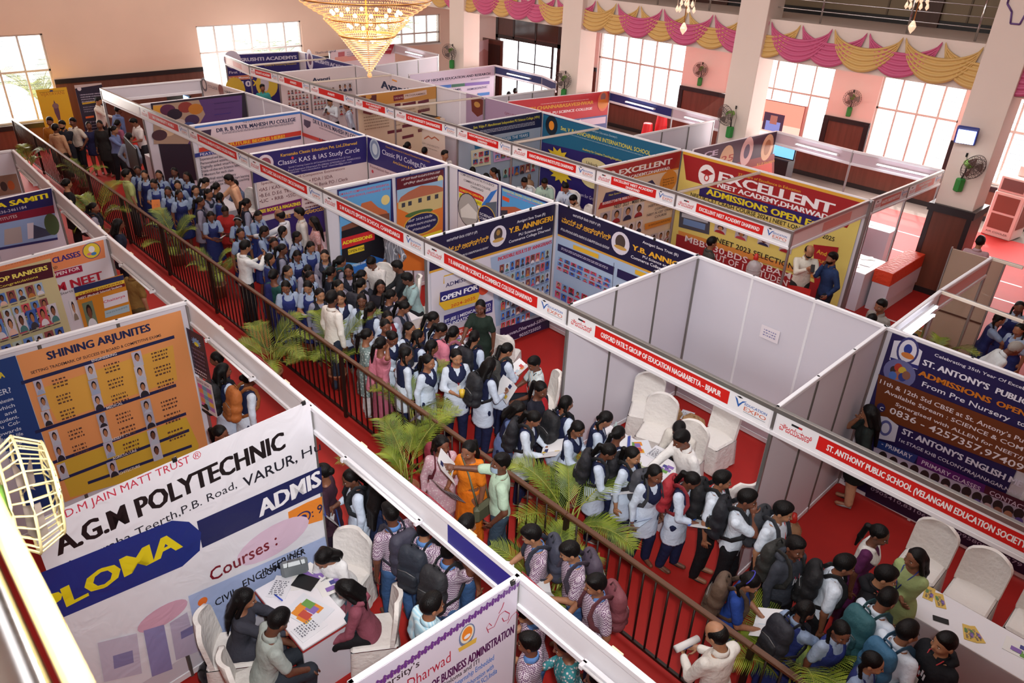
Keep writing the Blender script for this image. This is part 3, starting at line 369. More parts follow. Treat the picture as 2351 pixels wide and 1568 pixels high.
('vinyl_banner','purple and pink coaching centre banner listing competitive examinations',(8.92,0.05),(8.98,2.89),0.03,[('B',0.077,0.45,2.836,2.559,'cdbcbc'),('Q',[0.077,2.559,2.836,2.56,2.795,1.97,0.012,1.959],'2a2262'),('T',0.693,2.413,1.877,0.064,'Karnataka Classic Education Pvt. Ltd.,Dharwad','e0b030',1),('T',0.611,2.236,2.015,0.101,'Classic KAS & IAS Study Circle','ded8e8',0),('E',0.958,2.349,0.03,0.03,'d03a4a'),('T',0.841,2.143,1.537,0.037,'Special Coaching Centre for all Competitive Examinations from 25 Years','b9b0cc',0),('T',0.823,2.075,1.815,0.038,'Road,Saptapur,Dharwad Ph:(0836) 2742500,Cell : 9448233022','b9b0cc',0),('T',0.868,2.022,1.523,0.038,'Website : www.classicdwd.in  Email : classicdwd@gmail.com','b9b0cc',0),('E',0.336,2.334,0.18,0.18,'cfc0cc'),('E',0.336,2.334,0.12,0.12,'8a4a5a'),('T',0.178,1.892,2.031,0.056,'Special Coaching for all Competitive Examinations','6a2a35',0),('T',0.118,1.753,1.764,0.075,'•IAS / KAS  • PSI / PDO   • FDA / SDA','5a2430',0),('T',0.109,1.627,2.159,0.075,'•B.Ed. D.Ed. TET   •KPSC • SBI Bank PO / Clerk','5a2430',0),('T',0.094,1.505,0.84,0.076,'•LIC  • RRB  •SSC','5a2430',0),('L',1.137,1.438,1.634,1.156,3,'5a2430'),('Q',[0.03,1.39,1.062,1.432,1.04,1.235,0.027,1.224],'6a1a5e'),('T',0.043,1.289,0.983,0.076,'FREE BOOKS & MAGAZINES','e5d030',2),('Q',[0.089,1.092,1.636,1.176,1.574,0.535,0.079,0.568],'2a2262'),('T',0.488,1.055,1.083,0.088,'FREE  ಗ್ರಂಥಾಲಯ','d9a83a',1)]),
('vinyl_banner','purple college banner with pale blue oval seal above pink panel',(8.98,2.89),(11.9,2.96),0.03,[('B',0.096,0.4,2.864,2.558,'c9b0b4'),('Q',[0.096,2.558,2.864,2.557,2.802,1.986,0.037,1.96],'2a2262'),('E',0.363,2.335,0.2,0.24,'b0bccb'),('E',0.363,2.335,0.16,0.2,'7d8aa6'),('E',0.363,2.335,0.1,0.13,'c3ccd6'),('T',0.788,2.467,1.564,0.04,'Classic Educational & Cultural Development Society’s','b98a3a',1),('T',0.642,2.287,2.023,0.111,'Classic PU College,Dharwad','ded8e8',0),('T',1.041,2.169,1.083,0.06,'Arts,Science & Commerce','d9a83a',1),('T',0.149,1.871,1.115,0.063,'Foundation for success','6a2a35',0),('E',0.228,1.788,0.04,0.04,'c03040')]),
('vinyl_banner','pale pink college banner with navy title and red and blue strips',(5.91,0.04),(5.9,2.96),0.03,[('B',0.151,0.45,2.888,2.546,'d9c6cc'),('S',[0.148,2.521,2.886,2.53],0.05,'3f6fb8'),('T',0.642,2.336,2.098,0.091,'DR R. B. PATIL MAHESH PU COLLEGE','2a3050',2),('T',1.32,2.459,0.571,0.041,'THE KCE SOCIETY’S','4a4458',0),('L',0.77,2.324,2.658,2.273,2,'5a5468'),('Q',[0.245,2.427,0.52,2.43,0.486,2.291,0.35,2.239,0.237,2.316],'40304a'),('Q',[0.158,2.04,2.847,2.082,2.835,1.972,0.141,1.939],'c23a2a'),('T',0.385,1.967,1.994,0.081,'BRIGHT FUTURE BEGINS HERE!','e8b030',2),('Q',[0.137,1.919,2.832,1.95,2.823,1.873,0.123,1.838],'22307a'),('Q',[0.034,1.925,0.953,1.951,0.941,1.868,0.028,1.833],'2a3580'),('T',0.156,1.852,0.562,0.061,'FEATURES','d6cfe0',1),('T',0.137,1.74,0.674,0.061,'Experienced and qualified','3a3444',1),('T',0.131,1.643,0.775,0.061,'Personalized attention','3a3444',1),('T',0.126,1.551,1.061,0.062,'Digitally aided smart teaching','3a3444',1),('T',0.12,1.455,1.19,0.062,'State-of-the-art Science laboratory','3a3444',1),('T',0.115,1.359,0.793,0.062,'7 Mentors for each class','3a3444',1),('T',0.268,1.243,0.69,0.063,'Well stocked library','3a3444',1),('T',0.275,1.158,1.016,0.063,'and student friendly smart learning','3a3444',1),('T',0.284,1.076,0.994,0.063,'exam size batches of coaching','3a3444',1)]),
('vinyl_banner','pale pink college banner with grey shield,partly hidden by purple banner',(5.9,2.96),(8.98,2.89),0.03,[('B',0.078,0.45,3.037,2.555,'d3bec6'),('S',[0.074,2.528,3.034,2.54],0.05,'3f6fb8'),('Q',[0.183,2.395,0.542,2.399,0.496,2.27,0.324,2.192,0.153,2.247],'40304a'),('T',0.663,2.391,2.361,0.101,'DR R. B. PATIL MAHESH PU COLLEGE','2a3050',2),('L',0.965,2.319,2.579,2.354,2,'5a5468'),('Q',[0.017,2.031,2.99,2.137,2.98,2.052,-0.002,1.937],'c23a2a'),('T',0.903,2.007,1.342,0.068,'A BRIGHT FUTURE','2a3050',1)]),
('vinyl_banner','dark framed purple banner with photographs of a busy classroom',(3.07,-0.02),(3.03,2.86),0.03,[('B',0.267,0.4,2.851,2.57,'2a2230'),('Q',[0.319,2.521,2.752,2.512,2.579,1.18,0.151,1.547],'5a3d72'),('Q',[0.319,2.521,1.525,2.519,1.639,2.127,1.032,1.414,0.151,1.547],'a98d78'),('Q',[0.315,2.5,0.537,2.496,0.565,2.17,0.258,2.097],'cf9436'),('E',0.669,2.359,0.2,0.14,'5a2a48'),('E',0.828,2.227,0.2,0.14,'2c2030'),('E',1.144,2.37,0.2,0.14,'8a3a34'),('E',1.403,2.293,0.2,0.14,'b9742c'),('E',0.894,1.957,0.2,0.14,'c9b6ae'),('E',1.26,2.024,0.2,0.14,'463050'),('E',1.133,1.844,0.2,0.14,'3f4f86'),('E',0.58,1.828,0.2,0.14,'d0b090'),('E',0.337,1.748,0.2,0.14,'4a3038'),('L',1.928,2.393,2.652,2.358,2,'3a2a5a'),('L',1.902,2.234,2.463,2.214,3,'3a2a5a'),('T',1.876,2.074,0.477,0.034,'www.university.in','2a2a80',1)]),
('partition_print','pale partition print with two small seals and grey lettering',(0.56,2.66),(3.03,2.86),0.03,[('B',0.097,1.6,2.448,2.56,'d9c3bc'),('E',0.216,2.449,0.16,0.2,'5a4a50'),('E',0.216,2.449,0.1,0.13,'d9c3bc'),('T',0.432,2.404,0.549,0.078,'COLLEGE','5a4450',1),('L',0.393,2.363,0.917,2.355,2,'b0604a'),('E',1.183,2.42,0.14,0.18,'8a4a44'),('T',1.396,2.402,0.686,0.076,'HARSHA','4a4450',1)]),
('vinyl_banner','deep purple academy banner with silver title,orange strip and yellow disc',(-3.41,5.21),(-2.91,7.84),0.03,[('B',0.03,0.4,2.667,2.55,'2c2368'),('T',0.527,2.316,2.049,0.117,'SRUSHTI ACADEMYS','c8c2d4',2),('T',1.341,2.121,1.197,0.06,'Quality & Pioneering Education','c0a83a',1),('E',0.25,2.393,0.3,0.3,'c9c2d0'),('T',0.075,1.926,0.679,0.088,'First Time','d9d4e2',1),('Q',[0.034,1.843,0.898,1.852,0.879,1.702,0.013,1.695],'c87a58'),('T',0.062,1.738,0.729,0.074,'Indian Memory','efe6ea',1),('T',0.453,1.452,0.347,0.196,'10','d9d4e2',2),('T',0.847,1.468,0.223,0.197,'X','e0c030',2),('E',0.208,1.351,0.35,0.45,'d9b840'),('E',1.355,1.457,0.4,0.45,'d9b840'),('E',1.285,1.539,0.15,0.3,'c9bcc4')]),
('vinyl_banner','small purple academy banner with oval crest behind silver title banner',(-2.91,7.84),(0.79,7.9),0.03,[('B',0.505,0.4,3.602,2.57,'2c2368'),('E',0.799,2.379,0.22,0.36,'cfc8d4'),('E',0.802,2.395,0.12,0.2,'6a4a6a'),('T',1.118,2.347,2.353,0.122,'SRUSHTI ACADEMYS','c8c2d4',2)]),
('vinyl_banner','white banner with rows of dark student portraits behind red name board',(0.7,5.07),(0.79,7.9),0.03,[('B',0.044,0.4,2.817,2.557,'dcd0d0'),('T',1.165,2.185,0.657,0.122,'Avanti','26324f',2),('P',0.234,2.025,0.984,1.676,6,2,'r'),('P',0.206,1.66,0.946,1.315,6,2,'r'),('P',1.112,1.984,1.952,1.635,6,2,'r'),('P',1.104,1.608,1.82,1.275,6,2,'r'),('P',2.026,2.081,2.603,1.772,3,1,'r'),('P',2.006,1.486,2.576,0.985,3,2,'r')]),
('vinyl_banner','plain white banner with large navy wordmark',(0.79,7.9),(5.07,8.01),0.03,[('B',0.055,0.4,4.211,2.561,'d6cccf'),('T',1.449,2.073,1.538,0.238,'Avanti','26324f',2),('S',[2.094,2.419,2.347,2.403],0.05,'d9903a')]),
('vinyl_banner','cream university banner with orange header and maroon course headings',(5.03,5.13),(5.07,8.01),0.03,[('B',0.058,0.4,2.857,2.556,'d8c2a6'),('Q',[0.058,2.559,2.857,2.553,2.85,2.194,0.034,2.25],'c98f45'),('Q',[0.185,2.534,0.709,2.528,0.696,2.323,0.183,2.318],'5a2a2a'),('E',0.442,2.495,0.1,0.06,'c98f45'),('S',[1.286,2.358,1.643,2.371],0.16,'7a2a35'),('S',[1.658,2.369,2.491,2.423],0.14,'d9c0b4'),('T',1.331,2.338,0.295,0.049,'UG & PG','e0c8b8',1),('T',1.704,2.365,0.738,0.05,'PROGRAMMES','7a5a4a',1),('S',[1.322,2.155,1.524,2.158],0.09,'6a2a38'),('S',[1.601,2.137,2.078,2.16],0.09,'6a2a38'),('S',[2.158,2.139,2.567,2.172],0.09,'6a2a38'),('S',[2.15,1.883,2.594,1.91],0.09,'6a2a38'),('S',[1.558,1.516,1.927,1.521],0.09,'6a2a38'),('S',[1.544,1.18,1.964,1.2],0.09,'6a2a38'),('S',[1.021,1.407,1.27,1.412],0.09,'6a2a38'),('S',[1.332,1.404,1.538,1.415],0.09,'6a2a38'),('S',[2.132,1.31,2.581,1.331],0.09,'6a2a38'),('L',1.318,2.08,1.49,1.396,5,'9a8068'),('L',1.597,2.049,2.058,1.556,5,'9a8068'),('L',2.156,2.062,2.561,1.913,5,'9a8068'),('L',2.148,1.806,2.581,1.304,5,'9a8068'),('L',0.189,2.002,1.03,1.585,5,'9a8068'),('Q',[0.178,2.246,0.691,2.25,0.68,2.067,0.409,2.012,0.167,2.09],'6a3030')]),
('vinyl_banner','mauve crumpled banner with brown crest and faint maroon title',(5.07,8.01),(9.47,8.16),0.03,[('B',1.393,0.8,4.357,2.57,'a088a2'),('Q',[1.601,2.501,2.12,2.5,2.112,2.093,1.892,1.979,1.645,2.098],'6a3028'),('E',1.866,2.323,0.13,0.08,'b98a4a'),('T',3.005,2.252,0.935,0.072,'GM UNIVERSITY','7a3a4a',0)]),
('pull_up_banner','white pull-up banner with open book emblem and dark arc',(5.07,8.01),(9.47,8.16),0.6,[('B',-0.045,0.35,1.088,1.864,'dcccbf'),('Q',[-0.045,1.83,0.97,1.878,0.366,1.679,-0.051,1.537],'3a3634'),('S',[-0.051,1.523,0.366,1.679,0.871,1.834],0.08,'c98a45'),('S',[0.108,1.069,0.318,1.191,0.462,1.139,0.607,1.221,0.81,1.154],0.04,'b0583a'),('T',-0.002,0.9,0.831,0.055,'GM UNIVERSITY','8a7a72',0),('L',0.145,0.804,0.727,0.842,1,'8a7a72')]),
('vinyl_banner','grey blue institute banner with navy header and cream and pink topper panels',(9.39,5.25),(9.47,8.16),0.03,[('B',0.046,0.35,2.866,2.555,'a3b0c0'),('Q',[0.046,2.549,2.866,2.562,2.897,2.165,0.102,2.188],'1e2448'),('T',0.504,2.419,2.292,0.065,'Smt. Vidya P. Hanchinmani Independent PU Science College (VPH)','e0d840',1),('L',0.717,2.355,2.614,2.259,3,'b9bccc'),('Q',[0.523,2.042,2.417,2.099,2.425,1.97,0.553,1.905],'2a6a92'),('T',0.652,1.99,1.722,0.078,'PERFORMANCE OVER THE YEARS','d6dfe8',1),('Q',[0.411,1.892,1.046,1.9,1.089,1.438,0.444,1.45],'d9d3b5'),('P',0.468,1.828,1.028,1.493,3,2,'c'),('Q',[1.135,1.898,1.8,1.906,1.821,1.462,1.178,1.47],'cfa0c8'),('P',1.197,1.833,1.787,1.514,3,2,'c'),('Q',[1.907,1.613,2.609,1.627,2.618,1.482,1.914,1.471],'c9cf62'),('P',1.489,1.268,2.702,0.983,6,1,'c')]),
('vinyl_banner','teal and purple school banner with sun emblem,yellow title and star bursts',(9.47,8.16),(14.12,8.02),0.03,[('B',0.076,0.35,4.579,2.533,'2b2266'),('Q',[0.076,2.513,4.579,2.553,4.631,1.986,0.103,1.772],'1f6080'),('E',0.416,2.28,0.23,0.26,'16202c'),('E',0.416,2.28,0.1,0.12,'e08a2a'),('T',0.768,2.24,3.029,0.1,'Smt. V. P. HANCHINMANI INTERNATIONAL SCHOOL','e0d040',1),('L',0.951,2.181,3.605,2.203,2,'b0ccd8'),('T',1.618,1.898,1.34,0.055,'Academy for Creative Teaching,Bangalore','d9cf50',1),('T',1.861,2.425,0.881,0.053,'Alampur Education Society’s','b0ccd8',0),('X',0.756,1.489,0.36,'e0c030'),('X',0.895,1.093,0.34,'e0c030'),('E',2.083,1.612,0.45,0.16,'d9cc96'),('T',1.796,1.573,0.623,0.078,'Unlock the','2a2438',1),('E',2.037,1.234,0.4,0.25,'d9cc96'),('T',1.8,1.132,0.495,0.08,'wonders','2a2438',1),('T',1.597,0.683,0.708,0.093,'open for Grades','cfc8e0',0)]),
('vinyl_banner','cream coaching banner with red header,white capitals and orange hexagon',(13.93,5.26),(14.12,8.02),0.03,[('B',0.083,0.3,2.703,2.558,'e3c9ae'),('Q',[0.086,2.53,2.707,2.548,2.705,2.144,0.104,2.191],'a3262a'),('S',[0.104,2.191,2.705,2.144],0.04,'d98a35'),('T',1.043,2.385,0.913,0.039,'27 Years of Excellence in Education','d9a050',0),('T',0.673,2.302,1.749,0.126,'EXCELLENT','f0e9e6',2),('T',0.608,2.177,1.785,0.069,'NEET ACADEMY,DHARWAD.','f0e9e6',2),('E',0.456,2.312,0.13,0.13,'f0e9e6'),('E',2.39,1.887,0.3,0.26,'d98a35'),('T',2.18,1.94,0.399,0.042,'Separate','5a3020',1),('T',2.193,1.877,0.4,0.042,'Hostels For','5a3020',1),('T',2.206,1.812,0.401,0.042,'Boys & Girls','5a3020',1),('Q',[1.565,1.984,1.806,2.024,1.953,1.879,1.686,1.883],'2a2a5a'),('Q',[0.316,1.983,1.335,1.983,1.059,1.773,0.237,1.784],'2b2a66'),('T',0.422,1.893,0.759,0.04,'Near Suvarna Petrol Pump','d9cf50',1),('Q',[0.184,1.785,1.485,1.787,1.481,1.646,0.122,1.65],'b0282e'),('T',0.245,1.725,1.193,0.06,'8088573878,8861794300','efe6e4',1),('T',0.63,1.574,1.414,0.082,'NEET 2023 - MBBS SELECTIONS','2a2430',1),('P',0.185,1.58,1.65,1.192,4,1,'r'),('P',0.595,1.157,1.659,0.809,4,1,'r'),('P',1.737,0.706,2.74,0.378,4,1,'r'),('P',1.774,0.503,2.785,0.163,4,1,'r'),('T',1.761,1.391,0.83,0.054,'NEET LONG TERM','2a2438',1),('T',1.993,1.278,0.495,0.054,'COACHING','2a2438',1),('T',1.739,1.18,0.93,0.054,'NEET /K-CET CRASH','2a2438',1),('T',2.029,1.086,0.421,0.055,'COURSE','2a2438',1),('Q',[1.697,1.014,2.674,0.989,2.687,0.856,1.74,0.856],'d98a35'),('L',1.841,0.963,2.594,0.918,2,'5a3020')]),
('vinyl_banner','yellow coaching banner with red header,huge white capitals and purple strip',(14.12,8.02),(18.59,7.89),0.03,[('B',0.051,0.15,4.37,2.543,'e0cc70'),('Q',[0.063,2.483,4.331,2.49,4.147,1.93,0.251,1.929],'9c2226'),('S',[0.058,2.512,4.356,2.523],0.06,'d9a23a'),('E',0.774,2.16,0.22,0.24,'eee6e6'),('Q',[0.601,2.198,0.759,2.296,0.947,2.233,0.8,2.147],'9c2226'),('E',0.785,2.103,0.07,0.08,'c03a3a'),('E',0.785,2.103,0.04,0.05,'eee6e6'),('T',1.556,2.354,1.485,0.055,'27 Years of Excellence in Education','d9a030',1),('T',1.083,2.121,2.732,0.206,'EXCELLENT','eee8ea',2),('T',1.094,1.976,2.643,0.104,'NEET ACADEMY,DHARWAD','eee8ea',2),('S',[0.658,1.777,3.79,1.859],0.24,'2b2262'),('T',0.841,1.747,2.967,0.136,'ADMISSIONS OPEN FOR','e5d22c',2),('T',0.439,1.592,3.53,0.089,'NEET/K-CET CRASH COURSE 2024 | NEET LONG TERM 2025','1e1c24',1),('Q',[0.212,1.184,1.064,1.238,1.105,0.85,0.247,0.782],'4a4a54'),('Q',[0.284,1.14,1.013,1.192,1.019,1.099,0.289,1.044],'b9bcc4'),('Q',[0.354,1.031,0.966,1.062,0.971,0.915,0.357,0.88],'6a86b0'),('P',1.18,1.189,1.558,0.948,1,1,'r'),('P',1.732,1.209,2.097,0.973,1,1,'r'),('P',2.303,1.231,2.654,1.01,1,1,'r'),('P',2.83,1.247,3.171,1.021,1,1,'r'),('Q',[0.262,0.698,3.817,0.829,3.845,0.72,0.294,0.52],'d98f45'),('Q',[0.228,0.599,3.369,0.629,3.969,0.616,3.985,0.169,0.275,-0.107],'9a2a2e'),('T',1.325,0.739,2.049,0.12,'NEET 2023 SELECTIONS','1e1c24',1),('Q',[0.228,0.599,1.291,0.641,1.325,0.469,0.246,0.427],'9a2a2e'),('T',0.485,0.501,2.926,0.146,'MBBS 30,BDS 09,BAMS','eee2e2',1),('T',1.218,0.327,2.234,0.144,'OUT OF 110 STUDENTS','eee2e2',1),('Q',[3.573,1.406,4.095,1.509,4.103,1.056,4.068,0.604,3.988,0.313,3.796,0.603],'a5222a'),('T',3.678,1.25,0.384,0.089,'And 24','e0b83a',1),('T',3.722,1.076,0.35,0.063,'STUDENTS','e0b83a',1),('T',3.915,0.461,0.235,0.128,'14','f0e0e0',1)]),
('vinyl_banner','navy and brown school banner with white shield crest and phone numbers',(20.99,2.8),(22.93,2.78),0.03,[('B',0.103,0.1,2.239,2.53,'231b4e'),('Q',[0.151,2.441,0.33,2.505,0.505,2.438,0.518,2.177,0.375,2.161,0.168,2.164],'d8d4e0'),('E',0.342,2.371,0.13,0.19,'3a3a72'),('E',0.342,2.371,0.105,0.155,'d8d4e0'),('E',0.34,2.396,0.05,0.07,'2a3a8a'),('E',0.36,2.309,0.08,0.04,'c9783a'),('Q',[0.168,2.203,0.522,2.236,0.526,2.187,0.193,2.155],'2a2a72'),('E',0.334,2.037,0.2,0.19,'6a6a9a'),('E',0.263,2.05,0.05,0.06,'3a2a28'),('E',0.302,2.108,0.05,0.06,'b03a2a'),('E',0.36,2.082,0.05,0.06,'c9a83a'),('E',0.317,1.996,0.05,0.06,'a8644a'),('E',0.383,2.001,0.05,0.06,'2a3a80'),('E',0.42,2.045,0.05,0.06,'8a5a4a'),('E',0.268,1.972,0.05,0.06,'4a6ab0'),('T',0.648,2.439,0.987,0.038,'Celebrating 35th Year Of Excel','e6e2ee',1),('T',1.638,2.435,0.195,0.036,'lence','e6e2ee',1),('T',0.552,2.272,0.769,0.078,'ST. ANTONY’S','e6e2ee',2),('T',1.392,2.271,0.821,0.074,'PUBLIC SCHOOL','e6e2ee',2),('T',0.545,2.118,0.848,0.074,'ADMISSIONS','c9741e',2),('T',1.446,2.128,0.326,0.069,'OPEN','c9741e',2),('T',0.629,1.994,1.009,0.068,'From Pre Nursery','e6e2ee',1),('T',1.715,1.999,0.289,0.063,'to 10th','e6e2ee',1),('Q',[0.1,1.919,2.362,1.968,2.495,1.468,0.197,1.317],'6a3418'),('T',0.147,1.802,1.7,0.06,'11th & 12th Std CBSE at St. Antony’s Pu','e2d6dc',1),('T',0.24,1.697,1.635,0.054,'Available Stream : SCIENCE & COM','e2d6dc',1),('T',0.413,1.586,1.501,0.048,'Synergised with ALLEN for NEET/J','e2d6dc',1),('E',0.26,1.47,0.055,0.065,'2a2458'),('T',0.248,1.431,0.046,0.055,'C','e6e2ee',1),('T',0.372,1.448,1.587,0.091,'0836 - 4257357,97409','e2d6dc',1),('Q',[0.245,1.335,0.369,1.374,0.534,1.322,0.555,1.071,0.336,1.011],'c9c6d6'),('E',0.393,1.209,0.08,0.12,'5a5a92'),('E',0.393,1.209,0.05,0.08,'c9c6d6'),('T',0.596,1.239,1.424,0.085,'ST. ANTONY’S ENGLISH ME','d9d4e4',2),('T',0.598,1.114,1.47,0.049,'1st STAGE KHB COLONY,PRAJANAGAR,NAVA','d9d4e4',1),('Q',[0.336,0.989,0.873,1.034,0.856,0.901,0.343,0.876],'223a7a'),('T',0.412,0.939,0.401,0.063,'- PRIMARY','d9d4e4',1),('Q',[0.873,1.034,1.683,1.063,1.696,0.945,0.888,0.906],'5a1f6a'),('T',0.939,0.944,0.71,0.061,'PRIMARY CLASSES','d9c8dc',1),('Q',[1.683,1.063,2.536,1.101,2.556,0.993,1.696,0.945],'4a1a2e'),('T',1.751,0.964,0.415,0.063,'CONTACT','d9c8dc',1),('Q',[0.333,0.87,2.556,0.993,2.618,0.736,0.404,0.437],'b0a3b8'),('E',0.475,0.79,0.055,0.075,'2c2224'),('E',0.618,0.787,0.055,0.075,'2c2224'),('E',0.759,0.784,0.055,0.075,'2c2224'),('E',0.888,0.812,0.055,0.075,'2c2224'),('E',1.023,0.808,0.055,0.075,'2c2224'),('E',1.147,0.836,0.055,0.075,'2c2224'),('E',1.279,0.832,0.055,0.075,'2c2224'),('E',1.407,0.829,0.055,0.075,'2c2224'),('E',1.525,0.855,0.055,0.075,'2c2224'),('E',1.65,0.851,0.055,0.075,'2c2224'),('E',1.763,0.877,0.055,0.075,'2c2224'),('E',1.884,0.873,0.055,0.075,'2c2224'),('E',2.002,0.87,0.055,0.075,'2c2224'),('E',2.11,0.894,0.055,0.075,'2c2224'),('E',0.497,0.714,0.045,0.05,'a87860'),('E',0.645,0.692,0.045,0.05,'5a4a90'),('E',0.781,0.709,0.045,0.05,'c0a0a0'),('E',0.913,0.725,0.045,0.05,'8a5a4a'),('E',1.043,0.741,0.045,0.05,'a87860'),('E',1.171,0.757,0.045,0.05,'5a4a90'),('E',1.297,0.772,0.045,0.05,'c0a0a0'),('E',1.432,0.751,0.045,0.05,'8a5a4a'),('E',1.553,0.766,0.045,0.05,'a87860'),('E',1.672,0.781,0.045,0.05,'5a4a90'),('E',1.789,0.795,0.045,0.05,'c0a0a0'),('E',1.904,0.81,0.045,0.05,'8a5a4a'),('E',2.017,0.824,0.045,0.05,'a87860'),('E',2.14,0.804,0.045,0.05,'5a4a90'),('E',2.249,0.818,0.045,0.05,'c0a0a0'),('E',2.357,0.831,0.045,0.05,'8a5a4a'),('Q',[0.394,0.431,2.641,0.67,2.759,0.129,0.432,0.064],'201836'),('T',0.469,0.208,1.897,0.053,'0905410,8310692603,8095809903,R79','a8a0b8',1),('T',0.6,0.364,1.711,0.039,'RAJEEV NAGAR LAST STOP,HUBBALLI ROAD','7a5060',0)]),
('vinyl_banner','crumpled red college banner with gold title and saint figure',(7.98,8.24),(8.59,12.03),0.03,[('B',0.026,0.5,3.791,2.568,'c03238'),('T',0.751,2.245,2.439,0.099,'SRI CHANNABASAVESHWAR','e0a838',2),('T',0.699,2.079,2.456,0.075,'RESIDENTIAL PU SCIENCE COLLEGE','efe2e0',2),('L',1.18,2.385,2.978,2.414,1,'e8c8c0'),('E',3.564,2.29,0.22,0.3,'d9704a'),('E',3.547,2.421,0.1,0.12,'8a6a6a'),('E',3.556,2.212,0.2,0.14,'d9842a'),('Q',[2.193,1.853,3.777,1.863,3.805,1.361,2.234,1.391],'5a6a9a'),('Q',[2.263,1.807,3.73,1.814,3.737,1.612,2.28,1.623],'d9c6d4'),('T',2.204,1.722,0.541,0.105,'2024','efe2e0',1)]),
('vinyl_banner','lilac university banner with navy capitals and coloured heading bars',(3.14,8.39),(3.17,12.16),0.03,[('B',0.006,0.5,3.707,2.57,'cfc8da'),('T',-0.108,2.275,3.62,0.081,'ACADEMY OF HIGHER EDUCATION AND RESEARCH','26284a',2),('T',2.625,2.171,0.868,0.044,'BELAGAVI,KARNATAKA','3a3c5a',1),('L',0.918,2.251,1.753,2.231,2,'8a86a0'),('S',[1.19,2.071,1.734,2.061],0.1,'2f6fc0'),('S',[1.753,2.059,2.331,2.048],0.1,'2a6a52'),('S',[2.351,2.046,3.477,2.014],0.1,'7a62b0'),('T',1.752,1.88,0.444,0.072,'GMK','26284a',1),('T',2.45,1.838,0.928,0.073,'HOMOEOPATHIC','4a3a72',1),('S',[2.933,1.65,3.487,1.639],0.1,'3f7fc8')]),
('vinyl_banner','dark purple anniversary banner with three round cream seals',(14.28,8.17),(14.5,11.61),0.03,[('B',0.058,0.4,3.405,2.57,'3a2038'),('Q',[0.328,2.002,3.5,1.992,3.762,1.161,0.397,1.728],'8a3a34'),('Q',[1.221,1.806,3.462,1.77,3.676,1.176,1.285,1.578],'d0584a'),('E',1.382,2.156,0.28,0.34,'d9b48a'),('T',1.173,2.098,0.492,0.154,'25','b03a30',1),('E',2.198,2.232,0.26,0.36,'d9b4ae'),('E',2.198,2.232,0.12,0.18,'4a3a5a'),('E',3.09,2.207,0.26,0.34,'dcb48c'),('E',3.09,2.207,0.14,0.2,'a8744a'),('T',2.775,1.768,0.792,0.071,'B.L.E Society’s','d9a03a',1),('T',0.442,2.327,0.548,0.127,'CE','c9bcd0',2)]),
('vinyl_banner','pinkish technology institute banner with red bars near the far wall',(-2.39,8.8),(-2.76,12.03),0.03,[('B',0.041,0.5,3.225,2.57,'d8bcc0'),('T',-0.656,2.527,0.935,0.075,'Technological','5a4458',0),('T',-0.598,2.524,0.897,0.075,'Technological','5a4458',0),('Q',[0.399,2.501,0.709,2.506,0.692,2.32,0.381,2.316],'b03a40'),('S',[0.23,2.236,2.199,2.255],0.2,'d98a78'),('L',0.812,2.498,1.758,2.292,3,'a08a98'),('Q',[2.382,2.304,2.626,2.578,3.225,2.582,2.995,2.22],'b02a38'),('T',2.476,2.371,0.575,0.081,'ADMISSIONS','f0e4e6',1)]),
('wall_print','large pale print of a domed building beside the brown door',(-1.49,14.46),(-2.22,16.81),0.03,[('B',0.003,0.8,2.384,2.57,'d9c8cf'),('Q',[0.207,1.892,0.856,2.03,0.867,1.465,0.21,1.544],'c9a6a4'),('Q',[0.927,1.952,1.81,2.214,2.333,2.018,2.288,1.292,0.937,1.456],'c49c9a'),('E',0.682,2.083,0.5,0.6,'cdb0b4'),('L',1.37,2.537,2.163,2.535,1,'8a6a78')]),
]
